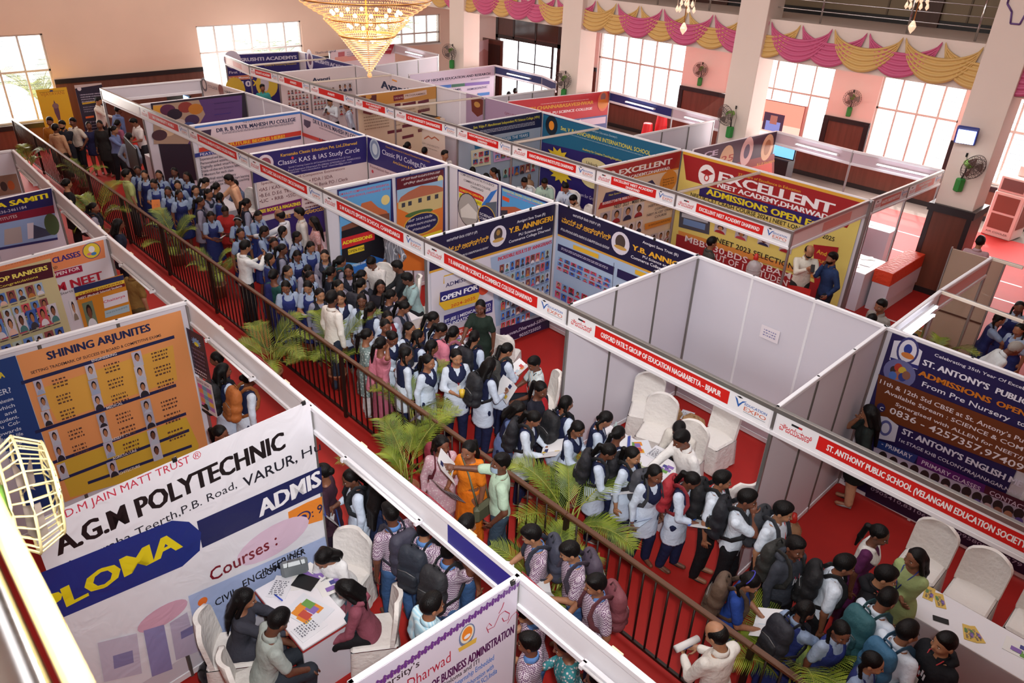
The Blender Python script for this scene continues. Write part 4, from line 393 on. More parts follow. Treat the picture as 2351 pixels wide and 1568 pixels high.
PEOPLE=[
(-2.79, 0.57, 1.72, 47, 'MS', 'short', 'ra', 4, {'c1': 'd9cfc4', 'c2': '2a2a30'}, 'man in white shirt leaning at the corner post of the first stall'),
(-1.22, 0.6, 1.7, 107, 'MS', 'short', 'st', 8, {'c1': '5d6a94', 'c2': '24242c'}, 'man in slate blue shirt bending over the first stall counter'),
(0.52, 0.67, 1.7, 277, 'MH', 'short', 'rd', 6, {'c1': 'ddd2ce', 'c2': '2a2a30'}, 'man in pale shirt standing inside the first stall'),
(-0.07, 0.23, 1.55, 107, 'KU', 'bun', 'st', 4, {'c1': 'a05a72', 'c2': '3a2a38'}, 'woman in rose pink top at the first stall counter'),
(0.77, -0.16, 1.6, 37, 'MS', 'pony', 'ra', 4, {'c1': '6a76a0', 'c2': '1c1c22'}, 'woman in blue grey shirt talking beside the black television'),
(2.3, -0.25, 1.7, 127, 'MS', 'short', 'hip', 3, {'c1': '8d99ad', 'c2': '1c1c22'}, 'man in grey blue shirt with his back turned beside the television'),
(0.03, -0.23, 1.62, 317, 'KU', 'pony', 'st', 0, {'c1': '2c2a2a', 'c2': '1e1c1e', 'long': 1}, 'person in long black clothes waiting near the first stall'),
(-0.27, -0.45, 1.55, 347, 'DR', 'pony', 'st', 0, {'c1': '26264a'}, 'girl in dark navy dress behind the man with the pen pocket'),
(-0.41, -0.79, 1.68, 297, 'MH', 'short', 'hip', 0, {'c1': 'd6c9bc', 'c2': '1c1c22'}, 'man in cream shirt with dark pocket pen near the entrance'),
(-0.24, -1.11, 1.68, 317, 'MH', 'short', 'cr', 0, {'c1': '22242e', 'c2': '23232b', 'beard': 1}, 'bearded man in navy T-shirt with folded arms'),
(-0.68, -1.3, 1.72, 327, 'MS', 'short', 'st', 0, {'c1': 'b8762c', 'c2': '3a3028'}, 'tall man in mustard shirt near the entrance'),
(0.02, -1.38, 1.66, 127, 'MS', 'short', 'st', 0, {'c1': 'c49a78', 'c2': '3a3028'}, 'man in tan shirt with his back to the railing'),
(5.43, -1.38, 1.66, 87, 'MH', 'short', 'st', 0, {'c1': 'a9b070', 'c2': '2a2a30'}, 'man in pale olive shirt looking over the iron railing'),
(5.12, -2.61, 1.58, 87, 'KU', 'bun', 'st', 4, {'c1': '1f1c20', 'c2': '1a181c', 'long': 1}, 'woman in black behind the far railing palm'),
(7.05, -2.65, 1.56, 67, 'GV', 'pony', 'st', 4, {'bp': '1d1d28'}, 'girl with dark backpack squeezed between railing and stall fascia'),
(8.48, -2.67, 1.62, 77, 'KU', 'long', 'st', 6, {'c1': '1f2436', 'c2': '1a1c2a'}, 'woman in navy top passing the purple society stall'),
(10.97, -3.24, 1.66, 107, 'MH', 'short', 'st', 4, {'c1': '8a6a38', 'c2': '5a4a2c'}, 'man in khaki shirt with pale sleeve band below the stall fascia'),
(4.65, -0.87, 1.48, 347, 'PF', 'braid', 'st', 0, {}, 'schoolgirl in navy pinafore at the far end of the crowd'),
(5.1, -0.87, 1.48, 327, 'PF', 'braid', 'st', 0, {}, 'schoolgirl in navy pinafore holding a white sheet by the carpet edge'),
(5.92, -0.94, 1.5, 332, 'PF', 'braid', 'rd', 0, {'held': 'book', 'hc': 'd9782e'}, 'schoolgirl hugging an orange book'),
(5.37, -0.63, 1.5, 317, 'PF', 'braid', 'st', 0, {}, 'schoolgirl behind the girl with the orange book'),
(5.37, -0.26, 1.5, 307, 'PF', 'braid', 'st', 0, {}, 'schoolgirl with long plait under the black television'),
(6.21, -0.53, 1.46, 337, 'PF', 'braid', 'st', 4, {}, 'short schoolgirl looking down below the television stand'),
(5.88, -0.17, 1.5, 297, 'PF', 'long', 'st', 0, {}, 'schoolgirl with loose plait before the white feature list banner'),
(6.52, -0.16, 1.52, 87, 'GV', 'pony', 'rd', 10, {}, 'girl in mauve kurta stooping at the pink college counter'),
(7.04, -0.07, 1.5, 87, 'GV', 'pony', 'st', 8, {}, 'girl with dark hair pressed against the pink college counter'),
(7.31, -0.32, 1.5, 17, 'GV', 'pony', 'ph', 4, {'held': 'phone'}, 'girl in black waistcoat lifting a lit phone'),
(7.85, -0.78, 1.52, 67, 'GV', 'pony', 'st', 6, {}, 'girl with loose hair behind the girl with the lit phone'),
(8.6, -0.84, 1.48, 357, 'PF', 'braid', 'rd', 8, {'held': 'papers'}, 'schoolgirl holding loose papers beside the red top'),
(8.45, -0.43, 1.5, 337, 'KU', 'pony', 'rd', 10, {'c1': 'a82824', 'c2': '7a1c1c', 'held': 'np'}, 'girl in bright red kurta reading'),
(9.31, -0.52, 1.5, 327, 'PF', 'braid', 'rd', 2, {'held': 'mag', 'band': 1}, 'schoolgirl with pale hairband holding a magazine'),
(8.58, -0.09, 1.54, 77, 'GV', 'pony', 'st', 8, {}, 'girl with short ponytail behind the man in peach shirt'),
(9.24, -0.14, 1.52, 17, 'PF', 'braid', 'rd', 8, {'held': 'papers'}, 'schoolgirl bent over papers beneath the exam list banner'),
(7.27, 0.45, 1.7, 247, 'MS', 'short', 'ra', 12, {'c1': 'd9a684', 'c2': '22242e'}, 'man in peach shirt handing out leaflets'),
(6.4, 0.85, 1.62, 277, 'MS', 'short', 'sit', 6, {'c1': '55607a', 'c2': '22242e', 'seat': 1}, 'man seated behind the pink college counter'),
(6.97, -0.44, 1.5, 347, 'PF', 'braid', 'st', 2, {}, 'schoolgirl with bowed head near the mauve kurta girl'),
(6.94, -0.81, 1.46, 357, 'PF', 'braid', 'st', 2, {}, 'small schoolgirl in the second rank of pinafores'),
(6.56, -0.89, 1.46, 347, 'PF', 'braid', 'st', 2, {}, 'small schoolgirl just behind the orange book'),
(7.81, -0.29, 1.5, 107, 'PF', 'braid', 'st', 6, {}, 'schoolgirl with her back turned under the stall name board'),
(11.26, -1.38, 1.72, 87, 'MS', 'short', 'ph', 3, {'c1': 'dfe0e0', 'c2': '1c1c20', 'held': 'phone', 'lany': '2a4a5a'}, 'man in white shirt photographing the crowd at the railing'),
(10.21, 0.05, 1.72, 217, 'MS', 'bald', 'la', 6, {'c1': 'cfcfd6', 'c2': '2a2a34', 'lany': '2a3a5a'}, 'balding man in white shirt stretching out his arm'),
(10.24, 0.42, 1.7, 247, 'MS', 'short', 'st', 2, {'c1': 'c9c2bc', 'c2': '2a2a34'}, 'man half hidden behind the balding man'),
(10.59, 0.53, 1.58, 247, 'KU', 'long', 'st', 2, {'c1': 'c08a86', 'c2': '9a6a68', 'long': 1, 'pat': 'floral'}, 'woman in pink patterned kurta with long hair'),
(10.23, -0.54, 1.52, 57, 'PF', 'braid', 'rd', 6, {'held': 'np'}, 'schoolgirl reading a wide open newspaper'),
(10.47, -0.22, 1.5, 67, 'PF', 'braid', 'st', 4, {}, 'schoolgirl facing the purple magazine sign'),
(10.84, -0.14, 1.5, 37, 'PF', 'braid', 'st', 8, {}, 'schoolgirl nodding below the balding man'),
(11.41, -0.11, 1.5, 347, 'PF', 'braid', 'rd', 6, {'held': 'papers'}, 'schoolgirl reading papers near the pink kurta woman'),
(11.62, -0.52, 1.5, 357, 'PF', 'braid', 'rd', 8, {}, 'schoolgirl with lowered face amid the crowd'),
(12.12, -0.18, 1.52, 327, 'GV', 'braid', 'st', 0, {}, 'girl in mauve kurta against the white stall panel'),
(11.3, -0.69, 1.5, 67, 'GV', 'pony', 'st', 6, {}, 'girl in dark waistcoat with back to the railing'),
(12.57, -0.21, 1.54, 77, 'GV', 'pony', 'st', 6, {'bp': '2a5a60'}, 'girl with teal bag below the sports poster'),
(12.35, -0.7, 1.5, 347, 'GV', 'braid', 'rd', 6, {'held': 'papers'}, 'girl with folded yellow and white sheet'),
(12.25, -1.06, 1.5, 17, 'PF', 'braid', 'st', 4, {}, 'schoolgirl looking sideways behind the saree teacher'),
(12.7, -0.89, 1.5, 17, 'PF', 'braid', 'st', 6, {}, 'schoolgirl in profile with earring'),
(12.94, -0.19, 1.52, 337, 'GV', 'braid', 'st', 4, {}, 'girl in mauve kurta below the admissions poster'),
(13.31, -0.24, 1.52, 87, 'GV', 'pony', 'st', 6, {}, 'girl with spectacles turned to the seated men'),
(12.81, -1.34, 1.5, 337, 'PF', 'braid', 'rd', 0, {'held': 'mag'}, 'schoolgirl clasping a magazine near the railing'),
(13.04, -1.05, 1.5, 327, 'PF', 'braid', 'rd', 0, {'held': 'papers'}, 'smiling schoolgirl with open papers'),
(13.37, -0.71, 1.52, 17, 'GV', 'pony', 'st', 4, {}, 'girl with long face near the red collar'),
(13.62, -0.44, 1.52, 107, 'GV', 'pony', 'st', 6, {'bp': '23232e'}, 'girl with backpack before the seated men'),
(13.86, -0.16, 1.54, 347, 'KU', 'long', 'st', 4, {'c1': '1f1a22', 'c2': '1a181c'}, 'girl wrapped in black scarf'),
(13.41, -1.08, 1.5, 347, 'GV', 'braid', 'st', 6, {}, 'girl hidden behind the tall areca palm'),
(13.81, -0.89, 1.52, 327, 'UG', 'braid', 'st', 2, {'lany': 'b02a30'}, 'girl with red lanyard behind the white shirt man'),
(14.11, -0.68, 1.52, 337, 'UG', 'braid', 'st', 2, {}, 'girl with tired eyes in white sleeves'),
(14.31, -0.34, 1.54, 87, 'GV', 'pony', 'ch', 6, {}, 'girl touching her chin near the purple folder'),
(14.46, -0.8, 1.5, 107, 'UG', 'pony', 'st', 6, {}, 'girl seen from behind next to the red scarf'),
(14.82, -0.69, 1.5, 347, 'UG', 'braid', 'st', 4, {'dup': '7a1c24'}, 'girl with dark red dupatta edge'),
(14.68, -0.35, 1.52, 27, 'GV', 'pony', 'rd', 4, {'held': 'mag'}, 'girl holding a yellow brochure'),
(12.44, -1.38, 1.56, 107, 'SR', 'bun', 'st', 0, {'c1': '1f4a48', 'c2': '22265a'}, 'teacher in teal and blue saree at the railing'),
(11.61, -1.08, 1.5, 87, 'PF', 'braid', 'st', 4, {}, 'schoolgirl behind the teal saree'),
(10.04, -0.86, 1.5, 7, 'PF', 'braid', 'st', 4, {}, 'schoolgirl in shadow beside the hairband girl'),
(12.82, -0.54, 1.5, 87, 'GV', 'pony', 'st', 4, {}, 'girl in the middle of the crowd facing away'),
(10.94, -0.59, 1.5, 357, 'PF', 'braid', 'st', 2, {}, 'schoolgirl squeezed behind the newspaper reader'),
(12.4, 0.76, 1.68, 297, 'MS', 'short', 'sit', 10, {'c1': 'ddd6d2', 'c2': '3a3a44', 'seat': 1}, 'man in white shirt seated in the sports school stall'),
(13.01, 0.94, 1.68, 237, 'MS', 'short', 'sit', 4, {'c1': '26282c', 'c2': '202228', 'seat': 1}, 'man in black waistcoat seated by the stall post'),
(13.58, 0.83, 1.68, 247, 'MH', 'short', 'sit', 10, {'c1': '9db8b8', 'c2': '1c1c20', 'seat': 1, 'held': 'folder', 'hc': '7a62c8'}, 'man in aqua shirt seated with a purple folder'),
(12.23, 1.27, 1.74, 267, 'MS', 'short', 'hip', 4, {'c1': '7c7c86', 'c2': '4a443e', 'pat': 'plaid'}, 'man in grey plaid shirt standing behind the name board'),
(14.16, -1.29, 1.74, 92, 'MS', 'short', 'st', 2, {'c1': 'e9e2da', 'c2': '2c3444'}, 'tall man in cream white shirt and jeans seen from behind'),
(15.21, -1.38, 1.54, 67, 'KU', 'pony', 'st', 4, {'c1': '6f8280', 'c2': 'c9c6c6', 'long': 1, 'pat': 'dots'}, 'woman in grey green kurta at the railing'),
(15.64, -1.38, 1.58, 77, 'SR', 'pony', 'ear', 2, {'c1': 'c9788a', 'c2': 'a85a6e'}, 'woman in pink saree with phone at her ear'),
(15.44, -1.07, 1.54, 7, 'UG', 'bun', 'rd', 2, {'held': 'papers'}, 'girl with spectacles and navy scarf'),
(15.1, -0.94, 1.54, 7, 'UG', 'bun', 'st', 4, {}, 'girl behind the girl in spectacles'),
(15.73, -0.83, 1.54, 87, 'UG', 'braid', 'st', 6, {'bp': '1e1e26'}, 'girl with black backpack facing the white stall'),
(16.1, -0.87, 1.54, 77, 'UG', 'braid', 'st', 6, {}, 'girl with thick plait before the pink backpack'),
(15.31, -0.32, 1.54, 57, 'UG', 'pony', 'st', 12, {}, 'girl leaning over the admissions counter'),
(15.66, -0.45, 1.54, 57, 'UG', 'pony', 'rd', 10, {'held': 'papers'}, 'girl reading leaflets at the admissions counter'),
(16.02, -0.38, 1.56, 87, 'UG', 'pony', 'st', 6, {'bp': 'd0788c'}, 'girl with pink backpack'),
(16.34, -0.2, 1.56, 97, 'UG', 'pony', 'st', 4, {'bp': '1c1c24'}, 'girl with black backpack close to the saree counter'),
(15.66, 0.59, 1.62, 297, 'KU', 'pony', 'ra', 4, {'c1': '1f2c24', 'c2': '1a221e', 'long': 1}, 'woman in dark green dress serving the counter'),
(16.38, -1.11, 1.54, 17, 'UG', 'pony', 'st', 4, {'held': 'np'}, 'girl in profile with dark jacket behind the fern fronds'),
(16.63, -0.75, 1.6, 337, 'UG', 'pony', 'rd1', 0, {'lany': 'c8303a', 'held': 'cup'}, 'tall girl with red lanyard holding a yellow cup'),
(16.88, -0.12, 1.56, 87, 'UG', 'pony', 'rd', 6, {'bp': '3a3a38', 'held': 'papers'}, 'girl with papers beside the white chair'),
(17.09, -0.62, 1.58, 77, 'UG', 'long', 'rd1', 6, {'bp': '1e2026', 'held': 'np'}, 'girl with charcoal backpack and white brochure'),
(15.38, -0.7, 1.52, 7, 'UG', 'braid', 'st', 4, {}, 'girl in navy scarf looking towards the counter'),
(16.01, -1.25, 1.52, 77, 'UG', 'braid', 'st', 4, {}, 'girl hidden behind the palm frond by the railing'),
(17.18, 0.42, 1.66, 237, 'MH', 'short', 'sit', 4, {'c1': 'e0dcd4', 'c2': '22242e', 'lany': '1c1c24', 'seat': 1}, 'man in white striped collar shirt inside the results stall'),
(17.97, -0.44, 1.6, 7, 'KU', 'pony', 'rd1', 2, {'c1': '20202c', 'c2': '20202c', 'dup2': 'a82028', 'held': 'np'}, 'woman with bright red shawl and polka dot top'),
(17.92, -0.99, 1.54, 37, 'UG', 'long', 'rd', 12, {'c1': '5a6a94'}, 'girl in blue kurta with hair falling forward'),
(18.28, -0.97, 1.54, 27, 'UG', 'pony', 'rd', 6, {'held': 'np', 'bp': '1d1d24'}, 'girl spreading a colourful newspaper'),
(18.43, -0.46, 1.56, 77, 'UG', 'braid', 'st', 6, {'bp': '17171c', 'lany': 'c8503a'}, 'girl with black bag and pink bottle facing the grey panel'),
(18.77, -0.65, 1.52, 17, 'UG', 'braid', 'rd', 6, {'held': 'np'}, 'girl with earrings reading a booklet'),
(18.87, -0.3, 1.54, 37, 'UG', 'braid', 'rd', 8, {'held': 'cal'}, 'girl studying a sheet of portraits'),
(19.27, -0.41, 1.52, 67, 'UG', 'pony', 'st', 6, {}, 'girl with white hair clip at the white table'),
(19.35, -0.77, 1.54, 27, 'UG', 'pony', 'rd', 6, {'bp': '1a1a22', 'held': 'np'}, 'girl with hair clip holding a long leaflet'),
(19.66, -0.57, 1.54, 7, 'UG', 'pony', 'st', 2, {'bp': '17171e', 'lany': 'b83038'}, 'girl looking towards the camera over her shoulder'),
(20.03, -0.62, 1.54, 337, 'UG', 'braid', 'st1', 4, {'bp': '44444c', 'held': 'cal'}, 'girl carrying a rolled calendar of portraits'),
(20.34, -0.42, 1.54, 7, 'UG', 'pony', 'rd', 4, {'bp': 'a82a34', 'held': 'cal', 'lany': '2a2a3a'}, 'girl with red shoulder straps holding a portrait sheet'),
(19.51, 0.9, 1.66, 277, 'MS', 'short', 'sit', 16, {'c1': 'd6cec4', 'c2': '3a3a44', 'seat': 1}, 'man in cream shirt bowed over the white table'),
(20.07, 0.18, 1.72, 247, 'MS', 'short', 'ra', 14, {'c1': 'e9e5e2', 'c2': '2a2a34'}, 'man in white shirt leaning across the white table'),
(20.67, -0.25, 1.62, 17, 'BW', 'short', 'st', 2, {'bp': '141418', 'lany': 'c02a34'}, 'boy in white shirt with black backpack and lanyard'),
(21.03, -0.34, 1.64, 17, 'BW', 'short', 'ch', 2, {'bp': '1a1c24'}, 'boy in white shirt with hand to his mouth'),
(21.39, -0.21, 1.64, 357, 'BW', 'short', 'st', 2, {'bp': '34363c', 'lany': 'c03a3a', 'held': 'cal'}, 'boy with red lanyard by the grey partition'),
(21.77, -0.57, 1.62, 347, 'HD', 'short', 'st', 0, {'c1': '3a3d46', 'lany': 'a03040', 'bp': '2c2c2a'}, 'boy in charcoal hoodie with silver print'),
(21.58, -1.26, 1.52, 17, 'KU', 'braid', 'rd', 6, {'c1': '24408a', 'c2': '20264a', 'bp': '5a4638', 'held': 'np', 'band2': 1}, 'girl in royal blue top with brown backpack'),
(22.15, -0.47, 1.62, 27, 'BW', 'short', 'st', 6, {'bp': '131317', 'lany': 'c02a34'}, 'boy with large black backpack near the purple kurta'),
(22.48, -0.3, 1.64, 7, 'HD', 'short', 'st', 6, {'c1': '15151a', 'lany': 'c02a34'}, 'boy in black jacket with red lanyard'),
(22.18, 0.33, 1.56, 7, 'KU', 'pony', 'st', 6, {'c1': '5a2450', 'c2': '3a1a36', 'scarf': 'e4e0dc', 'long': 1}, 'woman in purple kurta with white scarf'),
(22.68, 0.29, 1.58, 247, 'KU', 'long', 'cr', 2, {'c1': '9fae76', 'c2': '7a8660', 'lany': '2a3a8a', 'long': 1}, 'woman in pale green kurta with blue lanyard'),
(21.29, 2.45, 1.62, 197, 'KU', 'long', 'ch', 4, {'c1': '1e2422', 'c2': 'c09070', 'long': 1}, 'woman in dark green dress by the navy banner'),
(22.15, -1.23, 1.48, 67, 'PF', 'braid', 'ra', 10, {'bp': '22222c'}, 'schoolgirl with navy bag reaching past the palm'),
(22.64, -0.63, 1.6, 67, 'BW', 'short', 'rd', 8, {'bp': '2a5a62'}, 'boy with dark teal backpack at the white counter'),
(22.94, -0.84, 1.6, 67, 'BW', 'short', 'st', 6, {'bp': '2f5f80'}, 'boy with blue backpack at the white counter'),
(22.47, -1.04, 1.46, 337, 'PF', 'braid', 'st', 6, {}, 'schoolgirl with centre parting looking down'),
(22.81, -1.19, 1.46, 357, 'PF', 'braid', 'st', 6, {}, 'schoolgirl with navy straps nearest the lower edge'),
(23.26, -0.65, 1.62, 237, 'HD', 'short', 'st', 0, {'c1': '1a1b20', 'lany': 'c03038'}, 'boy in black and silver jacket with red lanyard'),
(23.94, -0.57, 1.7, 107, 'MS', 'short', 'up', 0, {'c1': '20242e', 'c2': '20242e', 'held': 'phone'}, 'person in dark sleeve raising a phone over the counter'),
(21.96, -2.12, 1.66, 167, 'MS', 'bald', 'rd', 4, {'c1': 'e2dcd4', 'c2': '3a342e', 'held': 'roll'}, 'elderly man in white shirt walking along the railing'),
(20.04, 10.26, 1.72, 107, 'MS', 'short', 'st', 0, {'c1': 'c0a0a6', 'c2': '3a3440'}, 'man in pinkish grey shirt by the wooden pillar'),
(19.99, 5.73, 1.68, 247, 'MS', 'short', 'st', 2, {'c1': '8a847e', 'c2': '3a3a42'}, 'man in grey shirt behind the empty stall'),
(19.98, 5.36, 1.5, 87, 'GV', 'bun', 'st', 2, {}, 'dark haired person just above the empty stall panel'),
(20.77, 5.06, 1.6, 277, 'MH', 'short', 'st', 6, {'c1': 'b9a896', 'c2': '3a3a42'}, 'person in beige shirt below the tube light'),
(21.29, 7.15, 1.5, 17, 'PF', 'braid', 'ra', 8, {}, 'schoolgirl with arm out beside the white haired man'),
(21.45, 8.01, 1.5, 297, 'PF', 'braid', 'st', 4, {}, 'schoolgirl facing the white haired man'),
(21.77, 7.09, 1.5, 247, 'PF', 'braid', 'st', 6, {}, 'schoolgirl at the edge beside the glass panel'),
(21.58, 5.92, 1.66, 27, 'MS', 'grey', 'st', 30, {'c1': 'd3d9da', 'c2': '4a4a50'}, 'white haired man in pale shirt bending forward'),
(17.97, 7.02, 1.72, 307, 'MS', 'bald', 'ph', 4, {'c1': 'd9d2c4', 'c2': '2c2a2a', 'held': 'phone', 'beard': 1}, 'bald man in white shirt looking at his phone'),
(18.5, 7.02, 1.7, 237, 'MS', 'short', 'ch', 2, {'c1': '22345a', 'c2': '1e2430', 'beard': 1}, 'bearded man in dark blue checked shirt'),
(16.5, 5.89, 1.66, 47, 'MS', 'short', 'st', 0, {'c1': '44423f', 'c2': '2a2a30'}, 'man in dark grey shirt before the yellow banner'),
(10.51, 6.59, 1.66, 297, 'MH', 'short', 'sit', 2, {'c1': 'cfd6da', 'c2': '2a2a34', 'seat': 1, 'lany': '2a2a2e'}, 'man with moustache in pale shirt seated by the wooden podium'),
(10.81, 7.04, 1.66, 307, 'MH', 'short', 'sit', 8, {'c1': 'a9c2b0', 'c2': '2a2a34', 'seat': 1, 'lany': '2a3a6a'}, 'man in mint shirt seated looking down'),
(11.45, 7.21, 1.68, 287, 'MS', 'short', 'sit', 8, {'c1': 'c3cede', 'c2': '2a2a34', 'seat': 1, 'lany': '2a3a7a'}, 'man in pale blue shirt with lanyard seated'),
(12.3, 6.71, 1.66, 247, 'MH', 'short', 'sit', 10, {'c1': 'd3c0ae', 'c2': '2a2a34', 'seat': 1, 'beard': 1}, 'bearded man in beige shirt by the red chair'),
(10.15, 5.93, 1.56, 217, 'KU', 'pony', 'st', 6, {'c1': 'c0384a', 'c2': '2a2a34'}, 'woman in red and black behind the college posters'),
(10.25, 5.56, 1.5, 197, 'GV', 'bun', 'st', 6, {}, 'person bending beside the red and black woman'),
(9.7, 5.52, 1.54, 137, 'GV', 'bun', 'st', 0, {}, 'dark head just above the college posters'),
(6.94, 5.51, 1.6, 107, 'GV', 'pony', 'st', 0, {}, 'person with bun below the cream university banner'),
(7.59, 5.6, 1.58, 137, 'GV', 'bun', 'st', 0, {}, 'person beside the white pull-up banner'),
(8.44, 5.61, 1.68, 347, 'MS', 'short', 'st', 0, {'c1': 'ddd6d2', 'c2': '2a2a34'}, 'man in white shirt before the pull-up banner'),
(1.05, 6.75, 1.7, 297, 'MS', 'short', 'ph', 8, {'c1': 'c9cfd6', 'c2': '23252e', 'held': 'phone'}, 'man in pale shirt checking a phone in the white stall'),
(2.11, 6.78, 1.7, 237, 'MS', 'short', 'st', 8, {'c1': 'b3bfd0', 'c2': '1c1c22'}, 'man in pale blue shirt at the white stall post'),
(-2.11, 5.85, 1.7, 337, 'MH', 'short', 'st', 0, {'c1': '3f9a98', 'c2': '2a2a34'}, 'man in turquoise shirt in the purple academy stall'),
(3.47, 12.58, 1.66, 107, 'GV', 'bun', 'st', 0, {}, 'person in dark clothes by the brown entrance door'),
(3.27, 13.09, 1.7, 147, 'GV', 'bun', 'st', 0, {}, 'taller person beside the brown entrance door'),
(17.31, 11.0, 1.62, 227, 'KU', 'long', 'st', 0, {'c1': 'c98a94', 'c2': '3a2a30'}, 'woman in pink behind the white desk'),
(18.37, -4.98, 1.58, 57, 'KU', 'long', 'sra', 10, {'c1': '3a3a44', 'c2': '8a2a20', 'seat': 1, 'watch': 1}, 'woman with very long hair seated handing out a brochure'),
(18.87, -4.98, 1.68, 77, 'MH', 'short', 'sit', 14, {'c1': 'a9b0aa', 'c2': '2c3038', 'seat': 1}, 'man in sage grey shirt seated at the table corner'),
(18.3, -3.76, 1.54, 297, 'KU', 'long', 'sit', 20, {'c1': 'eceaea', 'c2': '3a3a44', 'seat': 1}, 'girl in white sweater bent over the table'),
(19.06, -3.91, 1.54, 237, 'HD', 'long', 'sit', 14, {'c1': '8a4a58', 'c2': '17171a', 'seat': 1, 'straps': '2a4a5a'}, 'girl in maroon hoodie writing at the table'),
(19.99, -3.85, 1.7, 87, 'MS', 'short', 'st', 2, {'c1': 'a9d3e4', 'c2': '2a3040'}, 'man in light blue striped shirt with back turned'),
(17.92, -3.26, 1.56, 247, 'UG', 'pony', 'rd1', 2, {'bp': '1a1c24', 'held': 'cal', 'vest': '16161c'}, 'girl in white shirt holding a calendar of portraits'),
(18.34, -3.22, 1.58, 87, 'KU', 'long', 'st', 0, {'c1': '1f2a4a', 'c2': '1c2240', 'long': 1}, 'girl in deep navy dress behind the calendar girl'),
(17.6, -3.45, 1.52, 227, 'KU', 'bun', 'st', 2, {'c1': '3a2230', 'c2': '2a2030'}, 'girl in plum top partly hidden by the white banner'),
(18.8, -3.36, 1.64, 177, 'BC', 'short', 'st', 4, {'bp': '3a3848'}, 'boy in checked shirt nearest the navy dress'),
(19.16, -3.28, 1.64, 107, 'BC', 'short', 'st', 4, {'bp': '262c38'}, 'boy in checked shirt with navy crest backpack'),
(19.54, -3.3, 1.62, 97, 'BC', 'short', 'ear', 6, {'bp': '26262a'}, 'boy in checked shirt with charcoal backpack scratching his head'),
(19.37, -2.91, 1.62, 87, 'BC', 'short', 'st', 2, {}, 'boy in checked shirt under the stall fascia'),
(14.47, -3.26, 1.52, 247, 'UG', 'braid', 'st', 2, {}, 'girl in profile behind the dark purple notice'),
(14.87, -3.45, 1.56, 97, 'UG', 'long', 'st', 4, {'bp': '17171b'}, 'girl with black backpack beside the orange board'),
(15.22, -3.33, 1.54, 87, 'UG', 'bun', 'st', 10, {'bp': 'b0642c'}, 'girl with orange and blue backpack in the coaching stall'),
(16.04, -4.04, 1.5, 17, 'KU', 'pony', 'st', 6, {'c1': '2a2430', 'c2': '2a2430'}, 'person with dark hair just above the polytechnic banner'),
(18.08, -2.18, 1.58, 337, 'KU', 'long', 'st', 0, {'c1': 'c49aa4', 'c2': 'a87a88', 'long': 1, 'pat': 'floral', 'bp': '7a2030'}, 'young woman in pink floral kurta with long hair'),
(18.4, -2.0, 1.6, 277, 'SR', 'pony', 'rd1', 0, {'c1': 'e07a1c', 'c2': 'd96e14', 'held': 'cal', 'bag': 1}, 'woman in bright orange saree'),
(18.92, -1.98, 1.7, 232, 'MH', 'short', 'point', 0, {'c1': 'b4ccb4', 'c2': '3a4a5a', 'held': 'np', 'mask': 1}, 'man in pale green shirt pointing'),
(19.97, -2.39, 1.64, 237, 'BC', 'short', 'rd', 4, {'bp': '3a3c4c', 'held': 'papers'}, 'boy in checked shirt turned from the railing palm'),
(20.36, -2.25, 1.62, 242, 'BC', 'short', 'rd', 4, {'bp': '4a3f4e', 'held': 'papers'}, 'boy in checked shirt carrying yellow and white papers'),
(20.79, -2.42, 1.62, 247, 'BC', 'short', 'rd1', 2, {'bp': '7a4048'}, 'boy in checked shirt with maroon backpack'),
(20.61, -3.05, 1.58, 227, 'BC', 'short', 'rd', 6, {'held': 'mag'}, 'boy in checked shirt below the fascia holding a yellow booklet'),
(21.09, -3.09, 1.6, 222, 'KU', 'bun', 'rd1', 6, {'c1': '2f7a80', 'c2': '2a5a60', 'held': 'leaf', 'pat': 'floral'}, 'woman in teal floral top with spectacles'),
(21.45, -3.17, 1.56, 227, 'KU', 'pony', 'st', 2, {'c1': '26283c', 'c2': '20222e'}, 'girl in navy with pink hair tie at the lower edge'),
(20.83, -3.35, 1.58, 207, 'BC', 'short', 'st', 2, {}, 'boy in checked shirt beside the lilac banner post'),
]
# ---------------------------------------------------------------- printed graphics
_TC = {}
def text_mesh(s, bold):
    k = (s, bold)
    if k in _TC: return _TC[k]
    cu = bpy.data.curves.new('lettering', 'FONT'); cu.body = s; cu.resolution_u = 2; cu.fill_mode = 'FRONT'; cu.offset = (0, .011, .012)[bold]
    o = bpy.data.objects.new('lettering', cu); C.objects.link(o); dg = bpy.context.evaluated_depsgraph_get()
    me = bpy.data.meshes.new_from_object(o.evaluated_get(dg)); bpy.data.objects.remove(o); bpy.data.curves.remove(cu)
    n = len(me.vertices); v = np.zeros(n * 3); me.vertices.foreach_get('co', v); v = v.reshape(-1, 3)[:, :2]
    f = [tuple(p.vertices) for p in me.polygons]; bpy.data.meshes.remove(me)
    x0 = v[:, 0].min(); v = v - [x0, 0]; wd = v[:, 0].max(); cap = .70 if any(ch.isupper() or ch.isdigit() for ch in s) else .74
    _TC[k] = (v, f, wd, cap); return _TC[k]
BGS = {'c': ['5f86c4', '9fb6d0', 'b9c6d2', '8a4a4a', 'c9c3cc', '3f5fa8', 'a8b8b0', 'c8505a'], 'p': ['c84a6a', '4a6ab8', '8fa8cc', 'b83a52', '7a9ac8', 'd08a9a'], 'k': ['b9b0c0', 'a8a4b4', 'c2bac4'], 'w': ['d9d2d6'], 'g': ['6a7a62'], 'r': ['c9bfc0', 'd8ccca', 'b9b0b4']}
